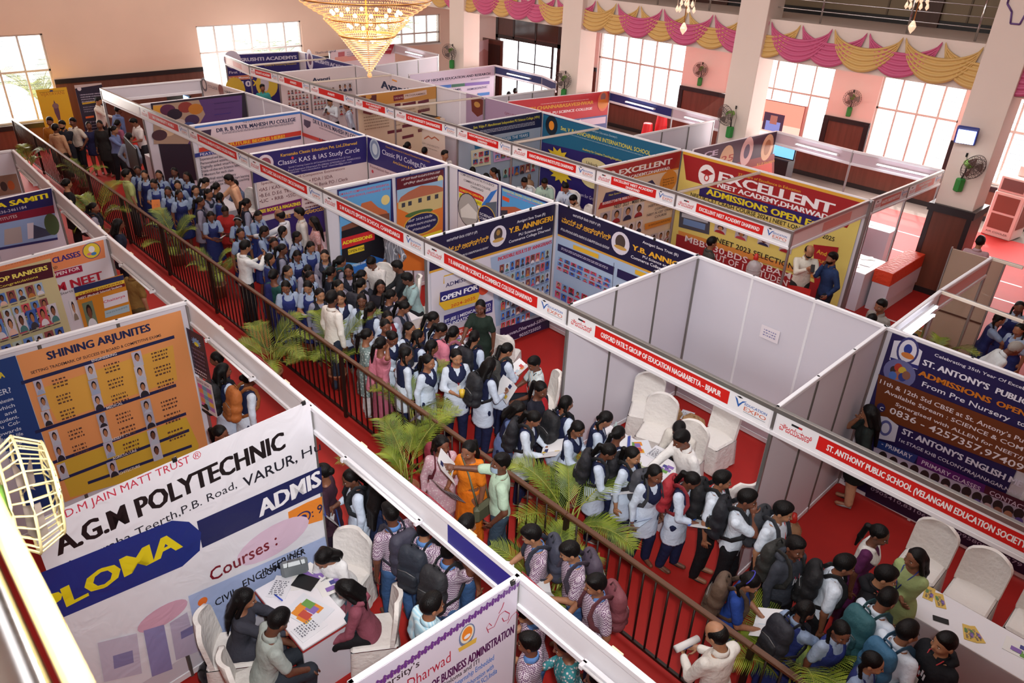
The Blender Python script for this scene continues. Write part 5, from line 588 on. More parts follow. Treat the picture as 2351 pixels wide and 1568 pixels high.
SHS = {'c': ['d9d4da', '2a4a9a', 'c04a62', '3a3a42', 'b8783a', '4a7a7a', 'e0b8a8'], 'p': ['c0304a', '4a5ab0', 'c86a8a', '2a3a5a'], 'k': ['9aa6c0', '2a2a32', 'b4b8c6'], 'w': ['8a7a6a'], 'g': ['d9d9df'], 'r': ['a02a32', '3a3a48', 'b04048', '2a3050']}
class Print(MB):
    """flat artwork in wall units (u to the right, v up), stacked in thin layers towards the viewer"""
    def __init__(s, rough=.42, rnd=1, kind='plain'): super().__init__(); s.l = 0; s.rough = rough; s.R = random.Random(rnd); s.kind = kind
    def M(s, c): return mat(c, s.rough, kind=s.kind)
    def lay(s, pts, faces, c): s.l += 1; h = s.l * .00035; s.add([(u, -h, v) for u, v in pts], faces, s.M(c))
    def quad(s, u0, v0, u1, v1, c): s.lay([(u0, v0), (u1, v0), (u1, v1), (u0, v1)], [(0, 1, 2, 3)], c)
    def poly(s, pts, c):
        s.lay(pts, [tuple(range(len(pts)))], c)
    def ell(s, u, v, a, b, c, n=20): s.lay([(u + a * math.cos(2 * math.pi * i / n), v + b * math.sin(2 * math.pi * i / n)) for i in range(n)], [tuple(range(n))], c)
    def stroke(s, P, w_, c):
        n = len(P); vs = []
        for i in range(n):
            a = P[max(i - 1, 0)]; b = P[min(i + 1, n - 1)]; dx, dy = b[0] - a[0], b[1] - a[1]; L = math.hypot(dx, dy) or 1
            vs += [(P[i][0] - dy / L * w_ / 2, P[i][1] + dx / L * w_ / 2), (P[i][0] + dy / L * w_ / 2, P[i][1] - dx / L * w_ / 2)]
        s.lay(vs, [(2 * i, 2 * i + 1, 2 * i + 3, 2 * i + 2) for i in range(n - 1)], c)
    def text(s, u, v, wd, h, t, c, bold=0, center=False):
        tv, f, w0, cap = text_mesh(t, bold)
        if not len(tv): return
        sx = wd / w0; sy = h / cap
        if bold == 2:
            sx = wd / (w0 + .07)
            for q in (0, .035, .07): s.lay([(u + (x + q) * sx, v + y * sy) for x, y in tv], f, c)
        else: s.lay([(u + x * sx, v + y * sy) for x, y in tv], f, c)
    def face(s, u0, v0, u1, v1, st):
        R = s.R; wd, h = u1 - u0, v1 - v0; s.quad(u0, v0, u1, v1, R.choice(BGS[st])); cx = (u0 + u1) / 2; sk = R.choice(['8a5a42', 'a8724f', 'b98560', '6e4634'])
        s.lay([(cx + wd * .44 * math.cos(a), v0 + h * .34 * math.sin(a)) for a in [math.pi * i / 8 for i in range(9)]], [tuple(range(9))], R.choice(SHS[st]))
        s.ell(cx, v0 + h * .64, wd * .26, h * .27, '1c1718', 10); s.ell(cx, v0 + h * .56, wd * .19, h * .23, sk, 10)
    def run(s, ops):
        for op in ops:
            t = op[0]
            if t == 'B':
                _, u0, v0, u1, v1, c = op; m = s.M(c); s.box(u0, 0, v0, u1, .004, v1, m)
            elif t == 'Q': q = op[1]; s.poly([(q[i], q[i + 1]) for i in range(0, len(q), 2)], op[2])
            elif t == 'S': q = op[1]; s.stroke([(q[i], q[i + 1]) for i in range(0, len(q), 2)], op[2], op[3])
            elif t == 'E': s.ell(*op[1:])
            elif t == 'X': _, u, v, r, c = op; s.lay([(u + r * (1.3 if i % 2 else .8) * math.cos(i * math.pi / 11), v + r * .8 * (1 if i % 2 else .62) * math.sin(i * math.pi / 11)) for i in range(22)], [tuple(range(22))], c)
            elif t == 'T': _, u, v, wd, h, tx, c, bd = op; s.text(u, v, wd, h, tx, c, bd)
            elif t == 'L':
                _, u0, v0, u1, v1, n, c = op; a, b_ = max(v0, v1), min(v0, v1); a, b_ = (v0, v1) if v0 > v1 else (v1, v0); st = (a - b_) / max(n, 1)
                for i in range(n):
                    u = u0
                    while u < u1 - .01:
                        wl = s.R.uniform(.02, .09) * min(1.5, max(.4, (u1 - u0))); z = a - st * (i + .75); s.quad(u, z, min(u + wl, u1), z + min(st * .45, .035), c); u += wl + .014
            elif t == 'P':
                _, u0, v0, u1, v1, nc, nr, st = op; a, b_ = max(v0, v1), min(v0, v1); cw, ch = (u1 - u0) / nc, (a - b_) / nr
                for j in range(nr):
                    for i in range(nc): s.face(u0 + cw * (i + .08), a - ch * (j + .92) + (ch * .1 if nr > 1 else 0), u0 + cw * (i + .92), a - ch * (j + .08), st)
                    if st in 'cr' and nc > 2:
                        for i in range(nc): s.quad(u0 + cw * (i + .15), a - ch * (j + .94), u0 + cw * (i + .85), a - ch * (j + .9), '4a3a44')
            elif t == 'V':
                _, u0, v0, u1, v1, n, r, c = op
                for i in range(n):
                    f = i / (n - 1); u, v = u0 + (u1 - u0) * f, v0 + (v1 - v0) * f
                    for dx, dy, a, b_ in ((0, -.01, .5, 1), (-.028, 0, .45, .8), (.028, 0, .45, .8), (0, .03, .35, .5), (-.045, .02, .3, .3), (.045, .02, .3, .3)): s.ell(u + dx, v + dy, r * a, r * b_, c, 8)
def wall_frame(P0, P1, off=0.0):
    a = Vector((P0[0], P0[1], 0)); d = (Vector((P1[0], P1[1], 0)) - a); L = d.length; d.normalize(); n = Vector((d.y, -d.x, 0))
    if n.dot(CAM - a) < 0: n = -n
    p = a + n * off; return p, math.atan2(d.y, d.x), L
# ---------------------------------------------------------------- stalls
TOPZ = 2.58
def partition(P0, P1, label, kind):
    p, a, L = wall_frame(P0, P1); r = tag(empty('partition', p, a), label, 'stall partition')
    n = max(1, round(L)); z0 = 2.2 if kind == 'band' else .06; top = TOPZ
    if kind == 'band': n = 1
    for i in range(n): MB().box(L * i / n + .02, -.009, z0 + .03, L * (i + 1) / n - .02, .009, top - .03, PANEL).build('panel', r)
    for i in range(n + 1):
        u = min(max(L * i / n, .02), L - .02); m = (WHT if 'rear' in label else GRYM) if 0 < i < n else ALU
        MB().box(u - .02, -.021, 0, u + .02, .021, top, m, bev=.006).build('upright', r)
    MB().box(0, -.024, top - .05, L, .024, top, WHT, bev=.006).build('top_rail', r); MB().box(.02, -.02, z0 - .03, L - .02, .02, z0 + .05, WHT, bev=.005).build('bottom_rail', r)
    return r
WALLS[15] = (WALLS[15][0], (24.1, 2.76), WALLS[15][2], WALLS[15][3])
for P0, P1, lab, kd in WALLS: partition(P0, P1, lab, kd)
LOGO_B, LOGO_R = '2f62b0', 'd0603a'
def fascia(P0, P1, lines, label, hard=True, faded=False, cord=False):
    p, a, L = wall_frame(P0, P1); r = tag(empty('fascia_board', p, a), label, 'fascia board')
    MB().box(.02, -.006, 2.28, L - .02, .008, 2.53, WHT).build('board', r)
    for z0, z1, nm in ((2.52, 2.58, 'top_rail'), (2.235, 2.285, 'bottom_rail')): MB().box(0, -.026, z0, L, .026, z1, ALU if nm == 'top_rail' else WHT, bev=.006).build(nm, r)
    pr = Print(.35, 3); pr.l = 25
    if lines:
        red = 'd9766a' if faded else 'd4221e'; k = min(1.0, L / 2.4); pw = .55 * k
        pr.quad(.04, 2.29, L - .04, 2.52, 'f1eff2'); pr.text(.08, 2.345, .36 * k, .085, 'ವಿಜಯವಾಣಿ', 'd03038', 1)
        pr.quad(.2 * k, 2.45, .28 * k, 2.475, '2a2a2e'); pr.quad(.28 * k, 2.45, .32 * k, 2.475, 'c83038')
        u0, u1 = .5 * k, L - .55 * k; pr.quad(u0, 2.325, u1, 2.49, red)
        if len(lines) == 1:
            t = lines[0]; wn = min((u1 - u0) * .9, len(t) * .062); pr.text((u0 + u1 - wn) / 2, 2.372, wn, .07, t, 'f6f2f2', 2)
        else:
            for t, z in zip(lines, (2.415, 2.34)): wn = min((u1 - u0) * .88, len(t) * .05); pr.text((u0 + u1 - wn) / 2, z, wn, .052, t, 'f6f2f2', 2)
        q = L - .48 * k; pr.poly([(q, 2.475), (q + .035 * k, 2.455), (q + .06 * k, 2.40), (q + .1 * k, 2.455), (q + .15 * k, 2.475), (q + .1 * k, 2.43), (q + .06 * k, 2.36)], LOGO_B)
        pr.poly([(q + .02 * k, 2.487), (q + .06 * k, 2.5), (q + .1 * k, 2.487), (q + .06 * k, 2.474)], '1c1c24')
        pr.text(q + .13 * k, 2.42, .27 * k, .032, 'EDUCATION', LOGO_B, 1); pr.text(q + .13 * k, 2.355, .27 * k, .05, 'EXPO', LOGO_R, 0); pr.quad(q + .13 * k, 2.335, q + .4 * k, 2.341, '8a8a96')
        pr.build('name_print', r)
    else:
        pr.quad(.04, 2.29, L - .04, 2.52, 'e9e0dc' if not faded else 'e6c9c6')
        if faded: pr.quad(L * .35, 2.32, L * .7, 2.49, 'd98a80')
        pr.build('name_print', r)
    return r
def tube_light(u0, u1, parent_p, a, y, z, label, lit=6.0):
    r = tag(empty('tube_light', parent_p, a), label, 'tube light')
    MB().box(u0, y - .02, z - .02, u1, y + .02, z + .02, WHT, bev=.005).build('batten', r)
    MB().tube([(u0 + .03, y - .04, z), (u1 - .03, y - .04, z)], .014, mat('f2f6ff', .3, emit=lit) if lit else mat('f4f4f6', .3), 10).build('tube', r)
    for u in (u0 + .02, u1 - .02): MB().box(u - .015, y - .06, z - .02, u + .015, y, z + .02, WHT).build('holder', r)
    return r
N1 = [None, ['SRI UNIVERSITY HUBLI'], ['DR R B PATIL MAHESH PU SCIENCE COLLEGE HUBBALLI'], ['THE CLASSIC KAS & IAS STUDY CIRCLE DHARWAD'], ['S M KALUTI SPORTS SCHOOL CHANDARGI'], ['Y B ANNIGERI PU SCIENCE & COMMERCE COLLEGE DHARWAD'], ['OXFORD PATIL’S GROUP OF EDUCATION NAGARABETTA – BIJAPUR'], ['ST. ANTHONY PUBLIC SCHOOL (VELANGANI EDUCATION SOCIETY)']]
L1 = ['glowing blank fascia over the first stall by the entrance', 'fascia with red plate over the dark framed classroom banner stall', 'fascia with red plate over the pink college list stall', 'fascia with red plate over the competitive exam stall', 'fascia with red plate over the sports school stall', 'fascia with red plate over the toppers banner stall', 'fascia with red plate over the empty white stall', 'thick white fascia with red plate over the stall nearest the lower corner']
F1.append((24.1, -.03))
for i in range(8): fascia(F1[i], F1[i + 1], N1[i], L1[i])
N2 = [None, ['SRUSHTI ACADEMY'], ['AVANTI'], ['AVANTI'], ['G M UNIVERSITY', 'DAVANGERE'], ['G M UNIVERSITY DAVANGERE'], ['HANCHINAMANI INSTITUTES', 'DHARWAD'], ['HANCHINAMANI INSTITUTES DHARWAD'], ['EXCELLENT NEET ACADEMY', 'DHARWAD'], ['EXCELLENT NEET ACADEMY DHARWAD']]
L2 = ['faded orange fascia at the far end of the second row', 'short fascia over the deep purple academy stall', 'short fascia with one word plate before the dark student portraits', 'longer fascia with one word plate before the dark student portraits', 'fascia with two line plate before the cream course banner', 'fascia with one line plate over the pull-up banner', 'fascia with two line plate over the grey blue topper stall', 'fascia with one line plate before the teal school banner', 'fascia with two line plate before the cream coaching banner', 'fascia with one line plate before the yellow coaching banner']
for i in range(10): fascia(F2[i], F2[i + 1], N2[i], L2[i], faded=i == 0)
fascia(F3[0], F3[1], None, 'translucent pink fascia at the end of the yellow banner stall', faded=True)
fascia(F3[1], F3[2], ['NAGE’S CAREER INSTITUTE'], 'small fascia beside the translucent pink one', faded=True); fascia(F3[2], F3[3], ['PUBLIC SCHOOL', 'DHARWAD'], 'small fascia ending at the column with the flood light', faded=True)
def back_fascia(P0, P1, label, blue=None):
    p, a, L = wall_frame(P0, P1); r = tag(empty('fascia_board', p, a), label, 'fascia board')
    MB().box(.02, -.008, 2.28, L - .02, .008, 2.53, WHT).build('board', r)
    MB().box(0, -.026, 2.52, L, .026, 2.58, WHT, bev=.008).build('top_rail', r); MB().box(0, -.026, 2.23, L, .026, 2.29, WHT, bev=.008).build('bottom_rail', r)
    if blue: pr = Print(.4); pr.l = 25; pr.quad(L * blue[0], 2.295, L * blue[1], 2.515, blue[2]); pr.build('printed_strip', r)
    return r, p, a, L
F0 = F0 + [(24.2, -3.63)]
LB = ['back of fascia over the small photograph stall', 'back of fascia over the navy society banner stall', 'back of fascia over the orange coaching banner stall', 'back of fascia over the orange results board stall', 'back of fascia with royal blue end over the polytechnic stall', 'back of fascia nearest the lower edge of the hall']
for i in range(6):
    r, p, a, L = back_fascia(F0[i], F0[i + 1], LB[i], (.72, .985, '2a2a8a') if i == 4 else None)
    tube_light(L * .22, L * .22 + 1.2, p, a, -.05, 2.33, 'unlit tube light behind the ' + LB[i].replace('back of fascia ', 'fascia '), 0)
    d = Vector((math.cos(a), math.sin(a), 0)); n = Vector((math.sin(a), -math.cos(a), 0))
    b = MB(); b.tube([p + d * (L * t) + n * (-.03 + .006 * math.sin(t * 17)) + Vector((0, 0, 2.585 - .05 * abs(math.sin(t * 5)))) for t in [k / 24 for k in range(25)]], .006, mat('8a2030', .5), 6)
    tag(b.build('cable'), 'dark red cable along the ' + LB[i].replace('back of fascia', 'fascia'), 'cable')
    for t in (.28, .8):
        q = p + d * (L * t) + Vector((0, 0, 2.53)) - n * .05; bb = MB().box(-.05, -.015, -.012, .05, .015, .012, mat('e6d9b8', .5), bev=.004)
        tag(bb.build('cable_connector', None, q, (0, 0, a)), ('front' if t < .5 else 'rear') + ' cream cable connector on the ' + LB[i].replace('back of fascia', 'fascia'), 'connector')
BL = {'F4': ('2a3562', 'dark blue back fascia behind the lilac university banner'), 'F5': ('24306e', 'dark blue back fascia beside the crumpled red banner'), 'F6': ('cdb8c0', 'pinkish back fascia beside the three seal banner'), 'F8': ('d8c8cc', 'pale back fascia behind the chandelier tip')}
for nm, F in (('F4', F4), ('F5', F5), ('F6', F6), ('F8', F8)):
    for i in range(len(F) - 1):
        c, lb = BL[nm]; lb = lb + (', second span' if i else ''); r, p, a, L = back_fascia(F[i], F[i + 1], lb, (.01, .99, c if not (nm == 'F5' and i) else 'cdb8c0'))
        if nm == 'F8' or not (nm == 'F4' and i): tube_light(L * .3, min(L * .3 + 1.2, L * .9), p, a, -.05, 2.4, 'bright tube light on the ' + lb, 9)
r, p, a, L = back_fascia(F7[0], F7[1], 'fascia strip carrying two bright tubes behind the navy school banner')
for k, z in enumerate((2.46, 2.33)): tube_light(L * .12, L * .12 + 1.22, p, a, -.06, z, ('upper' if k == 0 else 'lower') + ' bright tube behind the navy school banner', 10)
back_fascia(F7[1], F7[2], 'pink reflecting fascia strip before the tan upright panel', (.01, .99, 'dca9a6'))
for i, (P0, P1) in enumerate(BEAMS):
    p, a, L = wall_frame(P0, P1); b = MB().box(0, -.02, 2.53, L, .02, 2.58, mat('e3d5c4', .4), bev=.006).box(0, -.012, 2.545, L, .012, 2.585, ALU)
    tag(b.build('cross_beam', None, p, (0, 0, a)), ['cross beam over the dark student portraits stall', 'cross beam over the cream course stall', 'cross beam before the teal school banner', 'cross beam before the yellow coaching banner', 'cross beam over the purple academy stall', 'white beam beside the two bright tubes', 'grey beam ending the pink reflecting strip'][i], 'beam')
for P, lb in zip([F1[0], F2[1], F2[3], F2[5], F2[7], F2[9], F2[10], F3[1], F3[2], F3[3], F4[1], F5[1], F6[1], F7[1], F7[2], F2[0], F8[1], F5[2], (18.59, 7.89)], ['corner post of the first stall by the entrance', 'post between faded fascia and purple academy fascia', 'post between the two one word fascias', 'post between two line and one line university fascias', 'post before the teal school banner', 'thin post before the yellow coaching banner', 'corner post of the yellow banner stall', 'post at the end of the translucent pink fascia', 'slim post behind the white counters', 'post against the column with the flood light', 'post under the dark blue fascia by the brown door', 'post beside the stacked red chairs', 'post under the pinkish lit fascia', 'post below the two bright tubes', 'post before the tan upright panel', 'far end post of the second row', 'post near the column with the distant fan', 'post at the end of the pinkish span', 'rear corner post behind the yellow coaching banner']):
    tag(MB().box(P[0] - .021, P[1] - .021, 0, P[0] + .021, P[1] + .021, TOPZ, ALU, bev=.008).build('stall_post'), lb, 'post')
# ---------------------------------------------------------------- banners
def clip(p, a, u, v, label):
    b = MB().box(-.02, -.012, -.03, .02, .012, .012, BLK, bev=.003).tube([(-.012, 0, .01), (-.012, -.02, .035), (.012, -.02, .035), (.012, 0, .01)], .003, STEEL, 5)
    q = Vector(p) + Vector((math.cos(a) * u, math.sin(a) * u, v)); tag(b.build('binder_clip', None, q, (0, 0, a)), label, 'clip')
for k, (nm, lab, P0, P1, off, ops) in enumerate(BANNERS):
    if k == 0: ops = [(o[0], o[1], o[2], o[3], 2.66, o[5]) if o[0] == 'B' else o for o in ops]
    p, a, L = wall_frame(P0, P1, off)
    if off < .04: ops = [(o[0], max(o[1], .035 if k not in (0, 1, 2, 3, 4, 7) else -9), o[2], min(o[3], L - .035), o[4], o[5]) if o[0] == 'B' else o for o in ops]
    pr = Print(.42, k, 'vinyl' if k == 0 else 'plain'); pr.run(ops)
    o = pr.build(nm, None, p, (0, 0, a)); tag(o, lab, {'vinyl_banner': 'banner', 'pull_up_banner': 'banner', 'framed_poster': 'poster', 'hanging_poster': 'poster', 'partition_print': 'print', 'wall_print': 'print'}[nm])
    if k in (8, 9):
        for t in (.1, .32, .56, .8): clip(p, a, .1 + 2.75 * t, 2.585, ['first', 'second', 'third', 'fourth'][(.1, .32, .56, .8).index(t)] + ' black binder clip on the ' + ' '.join(lab.split()[:5]))
    if k == 0:
        for t in (.45, .96): clip(p, a, L * t, 2.67, ('middle' if t < .5 else 'end') + ' black clip on top of the white polytechnic banner')
    if k == 1: clip(p, a, 1.38, 2.585, 'black clip at the top corner of the lilac business banner')
p, a, L = wall_frame(WALLS[6][0], WALLS[6][1])
for t, n in ((.02, 'first'), (.34, 'second'), (.62, 'third'), (.8, 'fourth'), (.985, 'last')): clip(p, a, L * t, 2.585, n + ' black clip along the bare partition of the empty stall')
def flat_print(nm, lab, cat, P0, P1, off, ops, seed=1):
    p, a, L = wall_frame(P0, P1, off); pr = Print(.42, seed); pr.run(ops); return tag(pr.build(nm, None, p, (0, 0, a)), lab, cat)
flat_print('paper_note', 'small white handwritten note on the bare rear panel', 'note', WALLS[14][0], WALLS[14][1], .03, [('B', 1.28, 1.72, 1.58, 1.92, 'e9dfe4'), ('L', 1.33, 1.76, 1.53, 1.88, 3, '8a86b0')])
flat_print('notice_poster', 'dark purple notice with pale lines fixed at the orange board edge', 'poster', (14.82, -3.74), (15.3, -3.66), .0, [('B', -.02, 1.53, .36, 2.22, '2c1c36'), ('X', .17, 2.07, .09, '6a9ad0'), ('E', .17, 2.04, .05, .03, 'd9cf40'), ('L', .03, 1.68, .31, 1.98, 5, '6a5a7a'), ('L', .03, 1.57, .31, 1.66, 2, 'cfc6da')])
flat_print('notice_poster', 'pastel coloured block notice below the dark purple one', 'poster', (14.82, -3.74), (15.3, -3.66), .01, [('B', .0, .98, .36, 1.5, 'd9d0d6')] + [('Q', [.03 + .1 * (j % 3), 1.04 + .075 * i, .03 + .1 * (j % 3) + .1, 1.04 + .075 * i, .13 + .1 * (j % 3), 1.11 + .075 * i, .03 + .1 * (j % 3), 1.11 + .075 * i], ['d05aa0', 'e0b04a', '5a9ac0', 'e08a5a', 'a86ab8', '8ac0c8'][(i * 3 + j * 2) % 6]) for i in range(5) for j in range(3)] + [('T', .04, 1.44, .26, .03, 'EXPO 2024', '3a3a6a', 1)])
flat_print('photo_sheet', 'small group photograph on the panel near the entrance corner', 'photo', (5.94, -4.5), (5.95, -3.54), .03, [('B', .35, 1.7, .9, 2.1, '8a6a5a'), ('E', .5, 1.9, .06, .1, 'c9b0a0'), ('E', .62, 1.88, .06, .1, '3a2a2a'), ('E', .75, 1.88, .06, .1, 'b0562a'), ('B', .3, 1.2, .9, 1.6, 'd9cfc9'), ('L', .34, 1.25, .86, 1.55, 5, '5a5054')])
pr = Print(); pr.run([('B', 0, .02, .86, 2.02, 'e3b42c'), ('T', .1, 1.82, .66, .1, 'VIJAYAVANI', 'b8722a', 0), ('S', [.08, 1.93, .78, 1.93], .012, '8a6a20'), ('E', .42, 1.95, .05, .025, '2a3a7a'), ('Q', [.36, 1.3, .36, 1.5, .4, 1.58, .42, 1.68, .45, 1.58, .5, 1.5, .5, 1.3, .47, 1.0, .42, 1.0], '6a4a5a'), ('E', .43, 1.5, .09, .08, '8a6a6a')])
o = tag(pr.build('standing_banner', None, (-3.2, -.93, 0), (0, 0, math.pi / 2)), 'bright yellow standing banner with small tower emblem', 'banner')
pr = Print(); pr.run([('B', 0, .02, .8, 2.05, '2a2438'), ('Q', [0, 1.95, .8, 2.0, .8, 2.05, 0, 2.05], 'c9b8b4'), ('E', .12, 1.93, .06, .06, 'd9d0d6'), ('L', .1, 1.5, .7, 1.78, 4, 'b0a8bc'), ('S', [.1, 1.48, .55, 1.5], .05, 'c9a02a'), ('L', .1, 1.2, .6, 1.4, 3, '8a8298'), ('S', [.1, 1.05, .35, 1.06], .06, 'd9622a'), ('L', .1, .5, .7, .95, 5, '8a8298')])
tag(pr.build('standing_banner', None, (-3.2, .16, 0), (0, 0, math.pi / 2)), 'dark violet standing banner with pale text lines', 'banner')
# ---------------------------------------------------------------- people
def surf_nets(F, xs, ys, zs):
    ins = F < 0; nx, ny, nz = F.shape; pos = []; cell = []; G = (xs, ys, zs); quads = []
    cid = -np.ones((nx - 1, ny - 1, nz - 1), np.int64); edges = []
    for ax in range(3):
        A = [slice(None)] * 3; B = [slice(None)] * 3; A[ax] = slice(0, -1); B[ax] = slice(1, None)
        i, j, k = np.nonzero(ins[tuple(A)] != ins[tuple(B)])
        d = [0, 0, 0]; d[ax] = 1; fa = F[i, j, k]; fb = F[i + d[0], j + d[1], k + d[2]]; t = fa / (fa - fb)
        p = np.stack([xs[i], ys[j], zs[k]], 1).astype(float); g = G[ax]; I = (i, j, k)[ax]; p[:, ax] = g[I] + t * (g[I + 1] - g[I])
        edges.append((ax, i, j, k, fa < 0)); o1, o2 = [q for q in range(3) if q != ax]
        for da in (0, 1):
            for db in (0, 1):
                c = [i.copy(), j.copy(), k.copy()]; c[o1] -= da; c[o2] -= db
                ok = (c[0] >= 0) & (c[1] >= 0) & (c[2] >= 0) & (c[0] < nx - 1) & (c[1] < ny - 1) & (c[2] < nz - 1)
                cell.append(((c[0] * (ny - 1) + c[1]) * (nz - 1) + c[2])[ok]); pos.append(p[ok])
    if not cell: return np.zeros((0, 3)), np.zeros((0, 4), int)
    cell = np.concatenate(cell); pos = np.concatenate(pos); u, inv = np.unique(cell, return_inverse=True)
    V = np.zeros((len(u), 3)); cnt = np.bincount(inv, minlength=len(u))
    for a in range(3): V[:, a] = np.bincount(inv, pos[:, a], minlength=len(u)) / cnt
    look = cid.reshape(-1); look[u] = np.arange(len(u)); cid = look.reshape(nx - 1, ny - 1, nz - 1)
    for ax, i, j, k, s in edges:
        o1, o2 = ((1, 2), (2, 0), (0, 1))[ax]; c = [i, j, k]
        ok = (c[o1] >= 1) & (c[o2] >= 1) & (c[o1] < F.shape[o1] - 1) & (c[o2] < F.shape[o2] - 1); c = [q[ok] for q in c]; s = s[ok]
        def at(a, b):
            q = [x.copy() for x in c]; q[o1] -= a; q[o2] -= b; return cid[q[0], q[1], q[2]]
        q = np.stack([at(1, 1), at(0, 1), at(0, 0), at(1, 0)], 1); q[~s] = q[~s][:, ::-1]; quads.append(q)
    return V, np.concatenate(quads)
def axis(lo, hi, h, flo=None, fhi=None, fh=None):
    if flo is None: return np.arange(lo - 2 * h, hi + 2.5 * h, h)
    return np.concatenate([np.arange(lo - 2 * h, flo - h * .4, h), np.arange(flo, fhi, fh), np.arange(fhi + h * .3, hi + 2.5 * h, h)])
class SDF:
    def __init__(s, xs, ys, zs): s.g = (xs, ys, zs); s.F = np.full((len(xs), len(ys), len(zs)), .4)
    def sub(s, lo, hi):
        sl = []
        for a in range(3):
            i0, i1 = np.searchsorted(s.g[a], [lo[a], hi[a]]); sl.append(slice(max(0, i0 - 1), min(len(s.g[a]), i1 + 1)))
        X, Y, Z = np.meshgrid(s.g[0][sl[0]], s.g[1][sl[1]], s.g[2][sl[2]], indexing='ij', sparse=True); return tuple(sl), X, Y, Z
    def blend(s, sl, d, k):
        a = s.F[sl]
        if k <= 0: s.F[sl] = np.minimum(a, d); return
        h = np.maximum(k - np.abs(a - d), 0) / k; s.F[sl] = np.minimum(a, d) - h * h * k * .25
    def cap(s, A, B, ra, rb, k=.025):
        A = np.array(A, float); B = np.array(B, float); r = max(ra, rb) + .07; sl, X, Y, Z = s.sub(np.minimum(A, B) - r, np.maximum(A, B) + r)
        if 0 in s.F[sl].shape: return
        d = B - A; L = d @ d + 1e-12; t = np.clip(((X - A[0]) * d[0] + (Y - A[1]) * d[1] + (Z - A[2]) * d[2]) / L, 0, 1)
        s.blend(sl, np.sqrt((X - A[0] - t * d[0]) ** 2 + (Y - A[1] - t * d[1]) ** 2 + (Z - A[2] - t * d[2]) ** 2) - (ra + (rb - ra) * t), k)
    def local(s, T, lo, hi):
        """points of the sub-grid around the box lo..hi of frame T, in that frame"""
        cs = np.array([(T @ Vector((x, y, z))) for x in (lo[0], hi[0]) for y in (lo[1], hi[1]) for z in (lo[2], hi[2])]); sl, X, Y, Z = s.sub(cs.min(0) - .05, cs.max(0) + .05); I = T.inverted()
        return sl, [I[a][0] * X + I[a][1] * Y + I[a][2] * Z + I[a][3] for a in range(3)]
    def ell(s, T, c, r, k=.02, f=None):
        r = np.array(r, float); c = np.array(c, float); sl, P = s.local(T, c - r * 1.3, c + r * 1.3)
        if 0 in s.F[sl].shape: return
        q = np.sqrt(sum(((P[a] - c[a]) / r[a]) ** 2 for a in range(3))); d = (q - 1) * r.min()
        if f is not None: d = np.maximum(d, f(P))
        s.blend(sl, d, k)
    def prof(s, T, tab, inf=0.0, k=.03, f=None):
        tab = np.array(tab, float); z0, z1 = tab[0, 0], tab[-1, 0]; w_ = tab[:, 1:3].max() + inf + .02
        sl, P = s.local(T, (-w_ + tab[:, 3].min(), -w_, z0 - .05), (w_ + tab[:, 3].max(), w_, z1 + .05))
        if 0 in s.F[sl].shape: return
        x, y, z = P; dd = np.interp(z, tab[:, 0], tab[:, 1]) + inf; ww = np.interp(z, tab[:, 0], tab[:, 2]) + inf; xo = np.interp(z, tab[:, 0], tab[:, 3])
        d = (np.sqrt(((x - xo) / dd) ** 2 + (y / ww) ** 2) - 1) * np.minimum(dd, ww); d = np.maximum(d, np.maximum(z - z1, z0 - z))
        if f is not None: d = np.maximum(d, f(P))
        s.blend(sl, d, k)
    def mesh(s): return surf_nets(s.F, *s.g)
def to_mesh(name, V, Q, mats, mi=None, extra=None):
    me = bpy.data.meshes.new(name); nv, nq = len(V), len(Q); V = np.asarray(V, np.float32); faces = [Q]
    ev, ef, em = extra if extra else ([], [], [])
    me.vertices.add(nv + len(ev)); me.vertices.foreach_set('co', np.concatenate([V.reshape(-1), np.array(ev, np.float32).reshape(-1)]) if len(ev) else V.reshape(-1))
    loops = np.concatenate([Q.reshape(-1)] + ([np.concatenate([np.array(f) + nv for f in ef])] if len(ef) else [])).astype(np.int32)
    tot = np.array([4] * nq + [len(f) for f in ef], np.int32); me.loops.add(len(loops)); me.loops.foreach_set('vertex_index', loops)
    me.polygons.add(len(tot)); me.polygons.foreach_set('loop_start', np.concatenate([[0], np.cumsum(tot)[:-1]]).astype(np.int32))
    me.polygons.foreach_set('loop_total', tot) if False else None
    for m in mats: me.materials.append(m)
    idx = np.concatenate([np.zeros(nq, np.int32) if mi is None else np.asarray(mi, np.int32), np.array(em, np.int32)]) if len(em) else (np.zeros(nq, np.int32) if mi is None else np.asarray(mi, np.int32))
    me.polygons.foreach_set('material_index', idx); me.polygons.foreach_set('use_smooth', np.ones(len(tot), bool)); me.update(calc_edges=True); me.validate(); return me
SKINS = ['8a5840', '9c684c', '7a4a36', 'ac7a5a', '6c4230']
HAIR = mat('0b0808', .5, kind='hairy', spec=.22); GREYH = mat('9a948c', .6, kind='hairy')
def torso_tab(H, fem, child=0):
    t = [(.455, .050, .080, 0), (.50, .066, .098, -.004), (.56, .062, .094, 0), (.62, .054, .080, .004), (.69, .061, .090, .008), (.745, .063, .099, .006), (.785, .057, .100, 0), (.808, .046, .088, -.004), (.822, .034, .060, -.006), (.838, .029, .034, -.004)]
    if fem: t = [(.455, .052, .084, 0), (.50, .069, .102, -.006), (.56, .061, .092, -.002), (.62, .050, .073, .003), (.69, .061, .081, .012), (.735, .064, .087, .012), (.785, .052, .088, 0), (.808, .042, .078, -.004), (.822, .031, .054, -.006), (.838, .026, .030, -.004)]
    return [tuple(x * H for x in r) for r in t]
